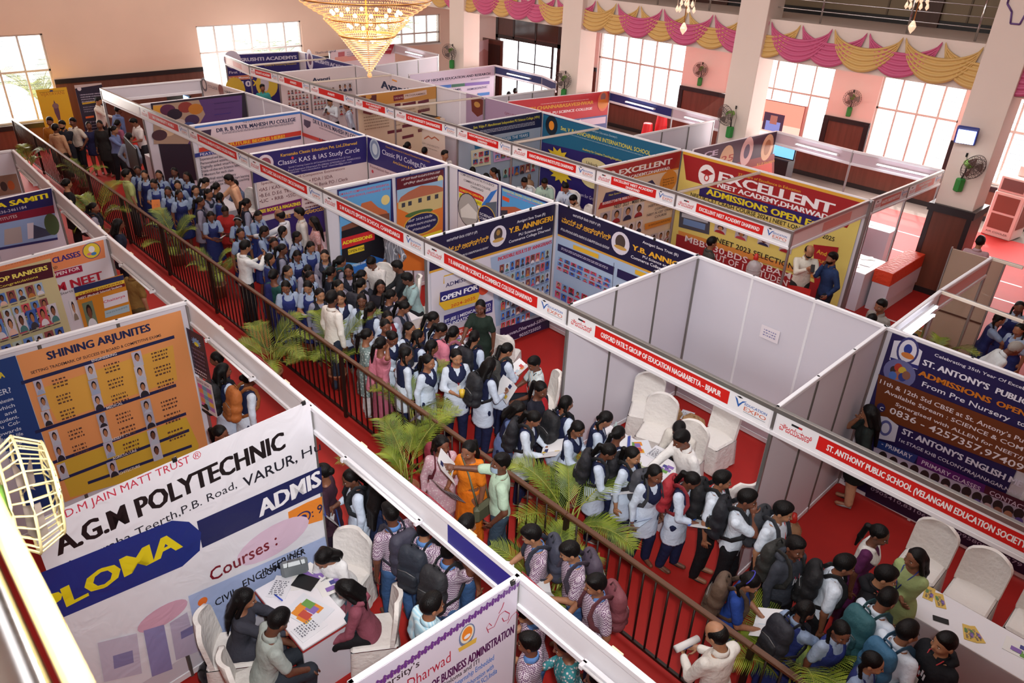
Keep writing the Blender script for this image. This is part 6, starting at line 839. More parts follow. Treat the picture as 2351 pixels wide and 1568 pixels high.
def ik(S, T, a, b, hint):
    d = T - S; L = d.length
    if L > (a + b) * .985: T = S + d * ((a + b) * .985 / L); d = T - S; L = d.length
    x = (a * a - b * b + L * L) / (2 * L); h = math.sqrt(max(a * a - x * x, 1e-6)); u = d / L; n = hint - u * hint.dot(u); n.normalize(); return S + u * x + n * h, T
def hand_geo(W, fd, pn, side, curl, s=1.0, seg=6):
    """wrist W, finger direction fd, palm normal pn; palm, four bent fingers of unequal length and a thumb from the side"""
    fd = fd.normalized(); pn = (pn - fd * pn.dot(fd)).normalized(); lat = fd.cross(pn) * side; b = MB(); m = None
    b.tube([W - fd * .025, W + fd * .01, W + fd * .05, W + fd * .088], [.024 * s, .03 * s, .041 * s, .037 * s], m, 8, flat=.42, up=pn)
    for i, (o, ln) in enumerate(((.030, .066), (.010, .077), (-.011, .071), (-.030, .055))):
        p = W + fd * (.083 - abs(o) * .15) * s + lat * o * s; d = fd.copy(); P = [p - d * .02]; c = curl * (1 + .12 * i)
        P.append(p)
        for q, f in enumerate((.42, .33, .25)):
            d = (d * math.cos(c) + pn * math.sin(c)).normalized(); p = p + d * ln * f * s; P.append(p)
        b.tube(P, [.010 * s, .0098 * s, .009 * s, .0082 * s, .006 * s], m, seg, up=lat)
    p = W + fd * .028 * s + lat * .034 * s; d = (fd * .6 + lat * .7 + pn * .35).normalized(); P = [p - lat * .018 * s, p]
    for f in (.036, .03): p = p + d * f * s; P.append(p); d = (d * .75 + fd * .45 - lat * .15 + pn * .2).normalized()
    b.tube(P, [.014 * s, .0125 * s, .0108 * s, .007 * s], m, seg, up=pn); return b
POSE = {'st': ((.02, -.145, .47), (.02, .145, .47), .5), 'rd': ((.19, -.055, .63), (.19, .055, .63), 1.1), 'rd1': ((.17, -.06, .64), (.03, .14, .48), 1.0), 'ph': ((.21, -.02, .79), (.18, .06, .74), 1.2), 'ra': ((.33, -.08, .66), (.03, .145, .48), .4),
        'la': ((.16, -.08, .62), (.30, .20, .74), .4), 'ch': ((.085, -.02, .845), (.05, .12, .52), 1.1), 'ear': ((.035, -.075, .90), (.03, .14, .5), 1.0), 'hip': ((.03, -.125, .53), (.03, .125, .53), .6), 'cr': ((.105, .07, .66), (.115, -.07, .645), .7),
        'up': ((.24, -.10, .98), (.05, .14, .5), 1.1), 'point': ((.34, -.13, .80), (.06, .13, .52), .25), 'sit': ((.22, -.09, .60), (.22, .09, .60), .5), 'sra': ((.33, -.06, .68), (.30, .10, .64), .6), 'st1': ((.05, -.14, .47), (.02, .145, .47), 1.0)}
HELD = []; PACKS = []; SEATS = []
def person(px, py, H, yaw, kind, hair, pose, lean, o, label):
    R = random.Random(label); root = tag(empty('person', (px, py, .012), math.radians(yaw)), label, 'person')
    fem = kind in ('UG', 'PF', 'GV', 'SR', 'KU', 'DR') or hair in ('long', 'pony', 'braid', 'bun'); seat = o.get('seat'); dist = (Vector((px, py, 1)) - CAM).length
    vx, hx = (.019, .0085) if dist < 9.5 else ((.024, .012) if dist < 14 else (.032, .016))
    dz = (.45 - .48 * H) if seat else 0; U = Matrix.Translation((0, 0, dz)) @ Matrix.Translation((0, 0, .5 * H)) @ Matrix.Rotation(math.radians(lean), 4, 'Y') @ Matrix.Translation((0, 0, -.5 * H))
    h = lambda x, y, z: Vector((x * H, y * H, z * H)); up = lambda x, y, z: U @ h(x, y, z)
    pitch = {'rd': 26, 'rd1': 14, 'ph': 20, 'sit': 24, 'ch': 10, 'ear': 6, 'la': 6, 'ra': 12, 'sra': 8, 'point': 2}.get(pose, 8) + R.uniform(-4, 4); hy = R.uniform(-18, 18)
    HT = U @ Matrix.Translation(h(-.004, 0, .862)) @ Matrix.Rotation(math.radians(hy), 4, 'Z') @ Matrix.Rotation(math.radians(pitch), 4, 'Y') @ Matrix.Translation(-h(-.004, 0, .862))
    sw = (.088 if fem else .102); S = {-1: up(0, -sw, .792), 1: up(0, sw, .792)}; tg = POSE[pose]; arms = {}
    for sd, t in ((-1, tg[0]), (1, tg[1])):
        T = up(*t); hint = (up(-.25, sd * .35, .2) - up(0, 0, .6)); E, T = ik(S[sd], T, .165 * H, .148 * H, hint); arms[sd] = (S[sd], E, T)
    hips = {sd: (Vector((0, sd * .052 * H, .50 * H + dz))) for sd in (-1, 1)}; legs = {}; st = R.uniform(-.02, .05)
    for sd in (-1, 1):
        if seat: K = Vector((.245 * H, sd * .075 * H, .50)); A = Vector((.235 * H + .02 * sd, sd * .07 * H, .07))
        else: K = Vector((.012 * H + st * sd * H * .5, sd * .056 * H, .275 * H)); A = Vector((-.012 * H + st * sd * H, sd * .056 * H, .045 * H))
        legs[sd] = (hips[sd], K, A)
    hc = HT @ h(.006, 0, .935); pts = [hc] + [p for a in arms.values() for p in a] + [p for l in legs.values() for p in l] + [up(-.08, -.11, .5), up(.09, .11, .5), up(0, 0, 1)]
    lo = [min(p[a] for p in pts) - .13 for a in range(3)]; hi = [max(p[a] for p in pts) + .13 for a in range(3)]; lo[2] = -.01
    gx = axis(lo[0], hi[0], vx, hc.x - .13, hc.x + .14, hx); gy = axis(lo[1], hi[1], vx, hc.y - .11, hc.y + .11, hx); gz = axis(lo[2], hi[2], vx, hc.z - .15, hc.z + .14, hx)
    tab = torso_tab(H, fem); sk = SKINS[R.randrange(5)]; MS = mat(sk, .5, kind='skin')
    # body: one continuous skin surface
    D = SDF(gx, gy, gz); D.prof(U, tab, -.004, .04)
    D.cap(up(-.004, 0, .80), HT @ h(-.004, 0, .885), .034 * H, .030 * H, .03)
    D.ell(HT, h(.0, 0, .942), h(.059, .0475, .060), .02); D.ell(HT, h(.020, 0, .905), h(.040, .036, .044), .03)
    D.cap(HT @ h(.054, 0, .935), HT @ h(.068, 0, .915), .006 * H, .0085 * H, .012)
    for sd in (-1, 1): D.ell(HT, h(-.004, sd * .050, .922), h(.012, .006, .019), .008); D.ell(HT, h(.043, sd * .026, .912), h(.016, .013, .012), .02)
    D.cap(HT @ h(.052, -.012, .888), HT @ h(.052, .012, .888), .006 * H, .006 * H, .01)
    for sd, (a, e, t) in arms.items(): D.cap(a, e, .031 * H, .0245 * H, .03); D.cap(e, t, .0245 * H, .0155 * H, .012)
    for sd, (a, k, n) in legs.items():
        D.cap(a, k, .053 * H, .036 * H, .03); D.cap(k, n, .034 * H, .022 * H, .012); D.cap(n + Vector((-.01, 0, -.03)), n + Vector((.09 * H, sd * .01, -.035 if not seat else -.04)), .022 * H, .018 * H, .02)
    V, Q = D.mesh(); ev, ef, em = [], [], []
    def put(b, k):
        o_ = len(ev); ev.extend(b.v); ef.extend([[i + o_ for i in f] for f in b.f]); em.extend([k] * len(b.f))
    for sd, (a, e, t) in arms.items():
        fd = (t - e).normalized(); c = tg[2]; pn = Vector((0, -sd, 0)) if pose in ('st', 'hip', 'st1') or (pose in ('rd1', 'ra', 'ear', 'up', 'point', 'ch') and sd == 1) else (Vector((-.3, -sd * .7, .6)))
        if pose == 'sit': pn = Vector((0, 0, -1))
        put(hand_geo(t, fd, pn, -sd if pn.z < .5 and pose != 'sit' else sd, c * .55, H / 1.62, 6 if dist < 10 else 5), 0)
    if dist < 15:
        for sd in (-1, 1):
            q = HT @ Matrix.Translation(h(.0525, sd * .0205, .9335)) @ Matrix.Rotation(sd * .25, 4, 'Z')
            put(MB().ball((0, 0, 0), .0105 * H / 1.6, None, 8, 4, (.55, 1.35, .6)) if False else tr(MB().ball((0, 0, 0), .0105 * H / 1.6, None, 8, 4, (.55, 1.35, .62)), q), 1); put(tr(MB().ball((.0042, 0, -.001), .0058, None, 6, 4, (.5, 1, 1)), q), 2)
            put(tr(MB().tube([(.003, -.017, .017), (.006, 0, .021), (.001, .017, .017)], .0026, None, 4), q), 2)
        put(tr(MB().tube([(0, -.020, .001), (.005, 0, 0), (0, .020, .001)], [.002, .0052, .002], None, 5), HT @ Matrix.Translation(h(.0575, 0, .889))), 3)
    BODY = to_mesh('body', V, Q, [MS, mat('d9d2cc', .4), HAIR, mat('7a3f38', .5)], None, (ev, ef, em)); obj('body', BODY, root)
    # hair
    if True:
        D = SDF(axis(hc.x - .2, hc.x + .16, hx * 1.05), axis(hc.y - .16, hc.y + .16, hx * 1.05), axis(hc.z - (.52 if hair in ('long', 'braid', 'pony') else .17), hc.z + .16, hx * 1.05 if hair not in ('long', 'braid') else hx * 1.3))
        a0, b0 = (.9155, 1.05) if not fem else (.917, 1.08)
        def hl(P): return np.maximum(np.maximum(a0 * H + b0 * P[0], .872 * H) - P[2], P[0] - .060 * H)
        if hair == 'bald':
            D.ell(HT, h(-.008, 0, .936), h(.062, .0525, .060), .01, lambda P: np.maximum(hl(P), np.maximum(P[2] - .968 * H, P[0] - .022 * H)))
        else: D.ell(HT, h(-.007, 0, .945), h(.0625, .0515, .0635 if not fem else .0625), .01, hl)
        if hair in ('short', 'grey'): D.ell(HT, h(.012, .010, .985), h(.042, .036, .024), .02)
        if hair == 'bun': D.ell(HT, h(-.066, 0, .932), h(.024, .03, .028), .015)
        if hair == 'pony': D.cap(HT @ h(-.055, 0, .95), HT @ h(-.085, 0, .93), .013 * H, .02 * H, .015); D.cap(HT @ h(-.085, 0, .93), up(-.085, 0, .84), .021 * H, .02 * H, .015); D.cap(up(-.085, 0, .84), up(-.088, .008, .745), .02 * H, .008 * H, .015)
        if hair == 'braid':
            for sd in (-1, 1):
                for n in range(7):
                    z = .885 - n * .022; p = up(-.028 + .010 * n, sd * (.046 + .0045 * n), z); D.ell(Matrix.Translation(p), (0, 0, 0), (.013 * H, .014 * H, .0165 * H), .01)
                D.cap(HT @ h(-.03, sd * .035, .93), up(-.028, sd * .046, .885), .016 * H, .014 * H, .015)
        if hair == 'long':
            for yy in (-.03, 0, .03): D.cap(HT @ h(-.045, yy, .93), up(-.068, yy * 1.25, .82), .026 * H, .023 * H, .03); D.cap(up(-.068, yy * 1.25, .82), up(-.085, yy * 1.1, .66 if not seat else .60), .022 * H, .013 * H, .03)
            for sd in (-1, 1): D.cap(HT @ h(.0, sd * .046, .95), up(-.02, sd * .056, .83), .014 * H, .016 * H, .02)
        V, Q = D.mesh(); obj('hair', to_mesh('hair', V, Q, [GREYH if hair == 'grey' else HAIR]), root)
        if o.get('beard'):
            D = SDF(axis(hc.x - .1, hc.x + .14, hx), axis(hc.y - .1, hc.y + .1, hx), axis(hc.z - .17, hc.z + .02, hx)); D.ell(HT, h(.022, 0, .902), h(.044, .041, .046), .01, lambda P: np.maximum(P[2] - (.9 * H + np.abs(P[1]) * .5), .0 * H - P[0])); V, Q = D.mesh(); obj('beard', to_mesh('beard', V, Q, [HAIR]), root)
        if o.get('band') or o.get('band2'): MB().tube([HT @ h(.012 if o.get('band') else -.03, .056 * math.cos(t), .944 + .064 * math.sin(t)) for t in [math.pi * k / 10 for k in range(11)]], .006, mat('b9c0cc' if o.get('band') else '3a3aa8', .5), 6).build('hairband', root)
        if hair == 'braid' and dist < 9.5:
            for sd in (-1, 1): MB().ball(up(.03, sd * .074, .75), .014, mat('8a2030' if R.random() < .4 else '22224a', .5), 8, 5).build('ribbon', root)
    # clothing
    c1, c2 = o.get('c1'), o.get('c2'); pat = o.get('pat'); CL = lambda c, k=None: mat(c, .8, kind=k or 'cloth', spec=.25)
    def newg(z0=None, z1=None): return SDF(axis(lo[0], hi[0], vx * 1.1), axis(lo[1], hi[1], vx * 1.1), axis(max(lo[2], z0) if z0 is not None else lo[2], z1 if z1 is not None else up(0, 0, .86).z + .06, vx * 1.1))
    def pants(m, r0, r1, r2, zc=.05, nm='trousers'):
        D = newg(None, up(0, 0, .6).z + .05)
        for sd, (a, k, n) in legs.items():
            e = n + Vector((0, 0, (zc - .045) * H)); D.cap(a, k, r0 * H, r1 * H, .02); D.cap(k, e, r1 * H, r2 * H, .02)
        D.prof(U, [r for r in tab if r[0] < .61 * H], .007, .03); V, Q = D.mesh(); obj(nm, to_mesh(nm, V, Q, [m]), root)
    def skirt(m, z1, hem, d1, w1, nm='skirt'):
        D = newg(None, up(0, 0, .62).z + .05)
        if seat:
            for sd, (a, k, n) in legs.items(): D.cap(a, k, .07 * H, .062 * H, .05); D.cap(k, k + (n - k) * min(1, (.28 - hem) / .2 + .3), .06 * H, .06 * H, .05)
            D.prof(U, [r for r in tab if r[0] < .61 * H], .01, .03)
        else:
            rows = []
            for q in range(7): f = q / 6; rows.append(((hem + (z1 - hem) * f) * H, (d1 + (.066 - d1) * f) * H, (w1 + (.088 - w1) * f) * H, 0))
            n_ = 9; D.prof(Matrix.Identity(4), rows, .006, .02, None)
        V, Q = D.mesh()
        if not seat and len(V):
            a = np.arctan2(V[:, 1], V[:, 0]); f = np.clip((z1 * H - V[:, 2]) / ((z1 - hem) * H), 0, 1); g = 1 + .05 * np.sin(a * 11 + R.random() * 6) * f; V[:, :2] *= g[:, None]
        obj(nm, to_mesh(nm, V, Q, [m]), root)
    def top(nm, m, hem, full, inf=.012, collar=True, collar_m=None, sleeve=True, flare=0, neck=.826, f=None):
        D = newg(None)
        body = [r for r in tab if hem * H - 1e-6 <= r[0] <= neck * H]; body = ([(hem * H, np.interp(hem * H, [r[0] for r in tab], [r[1] for r in tab]) + .004, np.interp(hem * H, [r[0] for r in tab], [r[2] for r in tab]) + .004, 0)] if body[0][0] > hem * H + .01 else []) + body
        D.prof(U, body, inf, .02, f)
        if flare and not seat:
            D.prof(Matrix.Identity(4), [(flare * H, .092 * H, .118 * H, 0), (.42 * H, .082 * H, .112 * H, 0), (.52 * H, .074 * H, .105 * H, 0), (.6 * H, .055 * H, .08 * H, 0)], .008, .03)
        if flare and seat:
            for sd, (a, k, n) in legs.items(): D.cap(a, k, .064 * H, .055 * H, .04)
        if sleeve:
            for sd, (a, e, t) in arms.items():
                D.cap(a, e, .036 * H + inf * .3, (.031 if full else .034) * H, .03) if full else D.cap(a, a + (e - a) * .72, .038 * H, .037 * H, .03)
                if full: q = full if full < 1 else .93; D.cap(e, e + (t - e) * q, .031 * H, .024 * H, .015)
        V, Q = D.mesh(); mats = [m]; mi = None
        if len(V) and dist < 15: V = V + .0035 * np.sin(V[:, [2, 0, 1]] * np.array([31, 47, 39]) + R.random() * 6)
        if collar:
            cb = MB()
            def cf(u, v): a_ = .35 + (2 * math.pi - .7) * u; r_ = .034 + .014 * v + .006 * v * math.cos(a_); return up(-.006 + r_ * math.cos(a_), r_ * 1.05 * math.sin(a_), .853 - .030 * v - .014 * max(0, math.cos(a_)) - (.012 * v if u < .12 or u > .88 else 0))
            cb.grid(cf, 16, 2, collar_m or m); q_ = cb.build('collar', root); q_.modifiers.new('fold', 'SOLIDIFY').thickness = .005
        obj(nm, to_mesh(nm, V, Q, mats, mi), root)
    def dupatta(m, full=False):
        D = newg(up(0, 0, .48).z - .1)
        def f(P):
            x, y, z = P; ay = np.abs(y); zf = np.where(x > .0, (.665 if not full else .62) * H + ay * .9, (.60 * H + 0 * ay)); a = np.maximum(zf - z, ay - .094 * H)
            hole = np.maximum(.79 * H - z + ay * 1.8, -.012 * H - x); hole = np.where(x > -.0, .755 * H + ay * 2.2 - z, 1.0); return np.maximum(a, -hole * 1.0 - .0)
        D.prof(U, [(r[0], r[1], r[2], r[3]) for r in tab if r[0] < .835 * H], .024, .0, f)
        for sd in (-1, 1): D.cap(up(.03, sd * .05, .822), up(-.03, sd * .06, .818), .018 * H, .018 * H, .015)
        V, Q = D.mesh(); obj('dupatta', to_mesh('dupatta', V, Q, [m]), root)
    NAVY = CL(o.get('dup', '1b2140'))
    if kind == 'UG':
        c = c1 or R.choice(['c9d4e6', 'cdd6e4', 'c3cee2']); pants(CL('1d2344'), .062, .05, .038); top('kurta', CL(c), .46, .55 if R.random() < .6 else .8, .012, False, flare=.33); dupatta(CL(o['vest']) if o.get('vest') else NAVY)
    elif kind == 'GV':
        c = R.choice(['8d8ca0', '8a8698', '9a93a2']); pants(CL('2a2c44'), .06, .048, .038); top('kurta', CL(c), .46, .6, .012, False, flare=.34); dupatta(CL(R.choice(['23242f', '262a3a', '1f2230'])))
    elif kind == 'PF':
        top('shirt', CL(R.choice(['8fa0bc', '9aa8c0', '8798b4'])), .56, 0, .010, True)
        D = newg(None)
        def f(P): x, y, z = P; a = np.where(z > .73 * H, np.abs(y) - .078 * H, -1.0); hole = np.where(x > .01, np.maximum(.762 * H - z, np.abs(y) - .036 * H), 1.0); return np.maximum(a, -hole)
        D.prof(U, [r for r in tab if r[0] < .828 * H and r[0] > .5 * H], .019, .02, f)
        rows = [((.22 + .36 * q / 6) * H, (.118 - .052 * q / 6) * H, (.138 - .05 * q / 6) * H, 0) for q in range(7)]; D.prof(Matrix.Identity(4), rows, .012, .02); V, Q = D.mesh()
        a = np.arctan2(V[:, 1], V[:, 0]); ff = np.clip((.56 * H - V[:, 2]) / (.3 * H), 0, 1); V[:, :2] *= (1 + .05 * np.sin(a * 12) * ff)[:, None]; obj('pinafore', to_mesh('pinafore', V, Q, [CL(R.choice(['26306a', '232b60', '2a3472']))]), root)
    elif kind in ('BW', 'BC'):
        pants(CL('17171b' if kind == 'BW' else '3f5f8c'), .058, .045, .037); top('shirt', CL('d9e2ef') if kind == 'BW' else mat('6a3f66', .8, kind='check'), .44, 0, .014, True, CL('5f86c0') if kind == 'BC' else None)
    elif kind in ('MS', 'MH'):
        pants(CL(c2 or '22242c'), .06, .046, .038); m = mat(c1, .8, kind='plaid') if pat == 'plaid' else (mat(c1, .8, kind='stripe') if 'striped' in label else CL(c1)); top('shirt', m, .46 if R.random() < .6 else .5, 1 if kind == 'MS' else 0, .015, True)
    elif kind == 'HD':
        pants(CL(c2 or '17171b'), .06, .047, .038); top('hoodie', CL(c1), .46, 1, .02, True)
        b = MB(); b.tube([up(.0, .06, .825), up(-.05, .05, .825), up(-.075, 0, .815), up(-.05, -.05, .825), up(.0, -.06, .825)], [.02 * H, .028 * H, .032 * H, .028 * H, .02 * H], CL(c1), 8); b.build('hood', root)
        if 'silver' in label: pr = Print(.25, 5); [pr.quad(-.07 + .03 * k, .02 * (k % 2), -.05 + .03 * k, .09 - .02 * (k % 3), 'e9ecf4') for k in range(5)]; q = pr.build('chest_print', root); q.matrix_local = U @ Matrix.Translation(h(.088, 0, .69)) @ Matrix.Rotation(math.pi / 2, 4, 'Z')
    elif kind == 'SR':
        top('blouse', CL(c1), .60, 0, .010, False, neck=.81); skirt(CL(c2), .58, .045, .105, .125, 'saree')
        D = newg(None)
        def f(P): x, y, z = P; c_ = .70 * H + .95 * (y); return np.where(x > -.02 * H, np.abs(z - c_ + .03 * H) - .12 * H, np.abs(y - .05 * H) - .055 * H)
        D.prof(U, [r for r in tab if r[0] < .832 * H], .022, .02, f); D.cap(up(-.05, .06, .8), up(-.085, .055, .45), .03 * H, .05 * H, .03); V, Q = D.mesh(); obj('pallu', to_mesh('pallu', V, Q, [CL(c1 if c1 != '1f4a48' else c2)]), root)
    elif kind in ('KU', 'DR'):
        pm = CL(c2 or c1) if kind == 'KU' else CL(c1); m = mat(c1, .8, kind=pat) if pat else CL(c1)
        if kind == 'KU': pants(pm, .06, .047, .036)
        top('kurta', m, .46, 0 if R.random() < .4 and kind == 'KU' else .75, .013, False, flare=.28 if o.get('long') else .38)
        if o.get('scarf'): dupatta(CL(o['scarf']))
        if o.get('dup2'): D = newg(None); D.prof(U, [r for r in tab if r[0] < .832 * H and r[0] > .55 * H], .026, .02, lambda P: np.maximum(-P[1] - .0 * H, P[1] - .1 * H)); V, Q = D.mesh(); obj('shawl', to_mesh('shawl', V, Q, [CL(o['dup2'])]), root)
    if o.get('straps'):
        for sd in (-1, 1): MB().tube([up(-.06, sd * .05, .80), up(.0, sd * .055, .83), up(.08, sd * .06, .74), up(.06, sd * .085, .62)], .022, CL(o['straps']), 8, flat=.3, up=(0, 1, 0)).build('bag_strap', root)
    if o.get('lany'):
        b = MB(); m = mat(o['lany'], .5)
        b.tube([up(-.03, .03, .845), up(.03, .045, .83), up(.083, .016, .73), up(.087, 0, .67)], .006, m, 6); b.tube([up(-.03, -.03, .845), up(.03, -.045, .83), up(.083, -.016, .73), up(.087, 0, .67)], .006, m, 6); ly = b.build('lanyard', root)
        q = MB().box(-.003, -.03, -.09, .003, .03, 0, mat('e3dfd8', .4), bev=.002).build('id_card', ly); q.matrix_local = U @ Matrix.Translation(h(.092, 0, .67))
    if o.get('mask'):
        MB().grid(lambda u, v: HT @ h(.03 + .042 * math.cos((u - .5) * 2.6), .045 * math.sin((u - .5) * 2.6), .88 + .04 * v), 8, 4, mat('9fb6c9', .7)).build('face_mask', root)
    if dist < 13:
        for sd, (a, k, n) in legs.items():
            q = MB().tube([n + Vector((-.045, 0, -.05)), n + Vector((.0, 0, -.035)), n + Vector((.07, sd * .008, -.045)), n + Vector((.14, sd * .012, -.056))], [.028, .04, .036, .02], mat(R.choice(['2a201c', '1a1a1c', '6a4a38', '8a8a88']), .5), 8, flat=.62); q.build('shoe', root)
    # what is carried
    W = Matrix.Translation((px, py, .012)) @ Matrix.Rotation(math.radians(yaw), 4, 'Z')
    if o.get('bp'): PACKS.append((W @ U, H, o['bp'], label, 'kurta' if fem else 'shirt'))
    if o.get('held'):
        two = pose in ('rd', 'sit'); T = (arms[-1][2] + arms[1][2]) / 2 if two else arms[-1][2]; f = (arms[-1][2] - arms[-1][1]).normalized(); T = T + (Vector((.07, 0, .03)) if two else f * .09 + Vector((.02, .03, 0))); HELD.append((W @ Matrix.Translation(T), o['held'], label, pose, o.get('hc')))
    if o.get('bag'):
        b = MB().box(-.16, -.05, -.14, .16, .05, .1, mat('5a5a44', .6), bev=.04); q = W @ h(.02, .16, .46); tg_ = tag(b.build('sling_bag', None, q, (0, 0, math.radians(yaw))), 'olive sling bag hanging at the side of the orange saree', 'bag'); MB().tube([Vector((.1, 0, .1)), Vector((.12, -.12, .5)), Vector((0, -.36, .62)), Vector((-.1, -.1, .4)), Vector((-.1, 0, .1))], .012, mat('6a6a52', .6), 6).build('strap', tg_)
    if seat: SEATS.append((px, py, yaw, label))
def tr(b, M): b.v = [tuple(M @ Vector(v)) for v in b.v]; return b
for row in PEOPLE: person(*row)
# backpacks
def pack_proto():
    g = axis(-.34, -.02, .014), axis(-.22, .22, .014), axis(.82, 1.36, .014); D = SDF(*g); I = Matrix.Identity(4)
    for z, r in ((.93, .085), (1.06, .09), (1.19, .082), (1.27, .066)): D.cap((-.185, -.075, z), (-.185, .075, z), r, r, .05)
    body = to_mesh('pack_body', *D.mesh(), [BLK]); D = SDF(*g)
    for z in (.92, 1.0, 1.06): D.cap((-.262, -.07, z), (-.262, .07, z), .045, .045, .03)
    pocket = to_mesh('front_pocket', *D.mesh(), [BLK]); straps = []
    for sd in (-1, 1): straps.append(MB().tube([(-.12, sd * .07, 1.28), (-.07, sd * .08, 1.335), (.0, sd * .085, 1.345), (.075, sd * .09, 1.28), (.118, sd * .1, 1.17), (.10, sd * .135, 1.05), (.0, sd * .165, .98), (-.12, sd * .12, .93)], .028, BLK, 8, flat=.28, up=(0, 1, 0)).mesh('shoulder_strap'))
    hd = MB().tube([(-.15, -.04, 1.33), (-.17, -.03, 1.37), (-.17, .03, 1.37), (-.15, .04, 1.33)], .009, BLK, 6).mesh('carry_handle'); zp = MB().tube([(-.285, -.1, 1.1), (-.292, 0, 1.125), (-.285, .1, 1.1)], .004, BLK, 5).mesh('zip_line')
    return body, pocket, straps, hd, zp
PP = pack_proto()
CN = {'1': 'black', '2': 'dark', '3': 'dark grey', '4': 'grey', '5': 'brown', '7': 'maroon', 'a': 'red', 'b': 'orange', 'd': 'pink'}
for W, H, c, lab, _ in PACKS:
    s = H / 1.55; r = tag(empty('backpack'), '', 'backpack', 'backpacks worn in the crowd'); r.matrix_world = W @ Matrix.Diagonal((s, s, s, 1)); nm = CN.get(c[0], 'dark'); nm = 'teal' if c in ('2a5a60', '2a5a62') else ('blue' if c == '2f5f80' else nm)
    r['label'] = ' '.join((nm + ' backpack on the ' + lab).split()[:16]); m = mat(c, .7, kind='cloth'); m2 = mat('%02x%02x%02x' % tuple(int(int(c[i:i + 2], 16) * .8) for i in (0, 2, 4)), .7, kind='cloth')
    for nm_, d, mm in (('pack_body', PP[0], m), ('front_pocket', PP[1], m2), ('shoulder_strap', PP[2][0], m2), ('shoulder_strap', PP[2][1], m2), ('carry_handle', PP[3], m2), ('zip_line', PP[4], mat('8a8a8c', .4, .5))): recolor(obj(nm_, d, r), mm)
# things held in hands
def paper_mesh(kind, k):
    pr = Print(.5, k); R = random.Random(k)
    if kind == 'np': wd, hh = .40, .29
    elif kind == 'cal': wd, hh = .40, .30
    elif kind in ('mag', 'leaf'): wd, hh = .21, .27
    else: wd, hh = .25, .3
    base = {'mag': R.choice(['d9b03a', 'c9c4c9', 'b04a3a']), 'leaf': 'dccf4a'}.get(kind, 'e3e0e2'); n = 1
    ops = [('Q', [0, 0, wd / 2, 0, wd / 2, hh, 0, hh], base), ('Q', [wd / 2, 0, wd, 0, wd, hh, wd / 2, hh], base)]
    if kind == 'cal': ops += [('Q', [0, 0, wd, 0, wd, .03, 0, .03], R.choice(['2f5aa8', '3f3f8a', 'c05a3a'])), ('Q', [0, hh - .05, wd, hh - .05, wd, hh - .01, 0, hh - .01], R.choice(['3a4a9a', 'b03a4a', 'c9a83a']))] + [('E', wd * (i + .5) / 9, .05 + (hh - .11) * (j + .5) / 6, .013, .016, '33303a') for i in range(9) for j in range(6)]
    elif kind == 'leaf': ops += [('L', .02, .03, .19, .24, 9, '6a6420')]
    else:
        cs = ['2f6fb8', 'd9b53a', 'c23a3a', '2a2f5a', '3a8a9a', 'd9853a', '6a4a8a', 'b9c6d2']
        for i in range(9): u, v = R.uniform(.01, wd * .7), R.uniform(.01, hh * .7); a, b_ = R.uniform(.03, wd * .35), R.uniform(.02, hh * .3); ops.append(('Q', [u, v, min(u + a, wd - .01), v, min(u + a, wd - .01), min(v + b_, hh - .01), u, min(v + b_, hh - .01)], R.choice(cs)))
        ops += [('L', .02, .02, wd * .45, hh * .5, 6, '55525c'), ('T', .02, hh - .05, wd * .7, .03, R.choice(['NEWS', 'EXPO', 'NEET', 'EDUCATION']), 'c23038', 1)]
    pr.run(ops); out = MB(); bend = R.uniform(.03, .07)
    pr.v = [(u - wd / 2, -h - bend * abs(u - wd / 2) / (wd / 2), v - hh / 2) for u, h, v in pr.v]
    pr.add([(-wd / 2, .002 - bend, -hh / 2), (0, .002, -hh / 2), (wd / 2, .002 - bend, -hh / 2), (wd / 2, .002 - bend, hh / 2), (0, .002, hh / 2), (-wd / 2, .002 - bend, hh / 2)], [(1, 0, 5, 4), (2, 1, 4, 3)], mat('d9d6d8', .5)); return pr
PM = {}
NMH = {'np': ('newspaper', 'open newspaper'), 'cal': ('portrait_sheet', 'printed sheet of portraits'), 'mag': ('magazine', 'magazine'), 'papers': ('leaflet', 'leaflets'), 'leaf': ('leaflet', 'yellow leaflet'), 'book': ('book', 'orange book'), 'phone': ('mobile_phone', 'mobile phone'), 'cup': ('paper_cup', 'yellow cup'), 'roll': ('rolled_newspaper', 'rolled newspaper'), 'folder': ('folder', 'purple folder')}
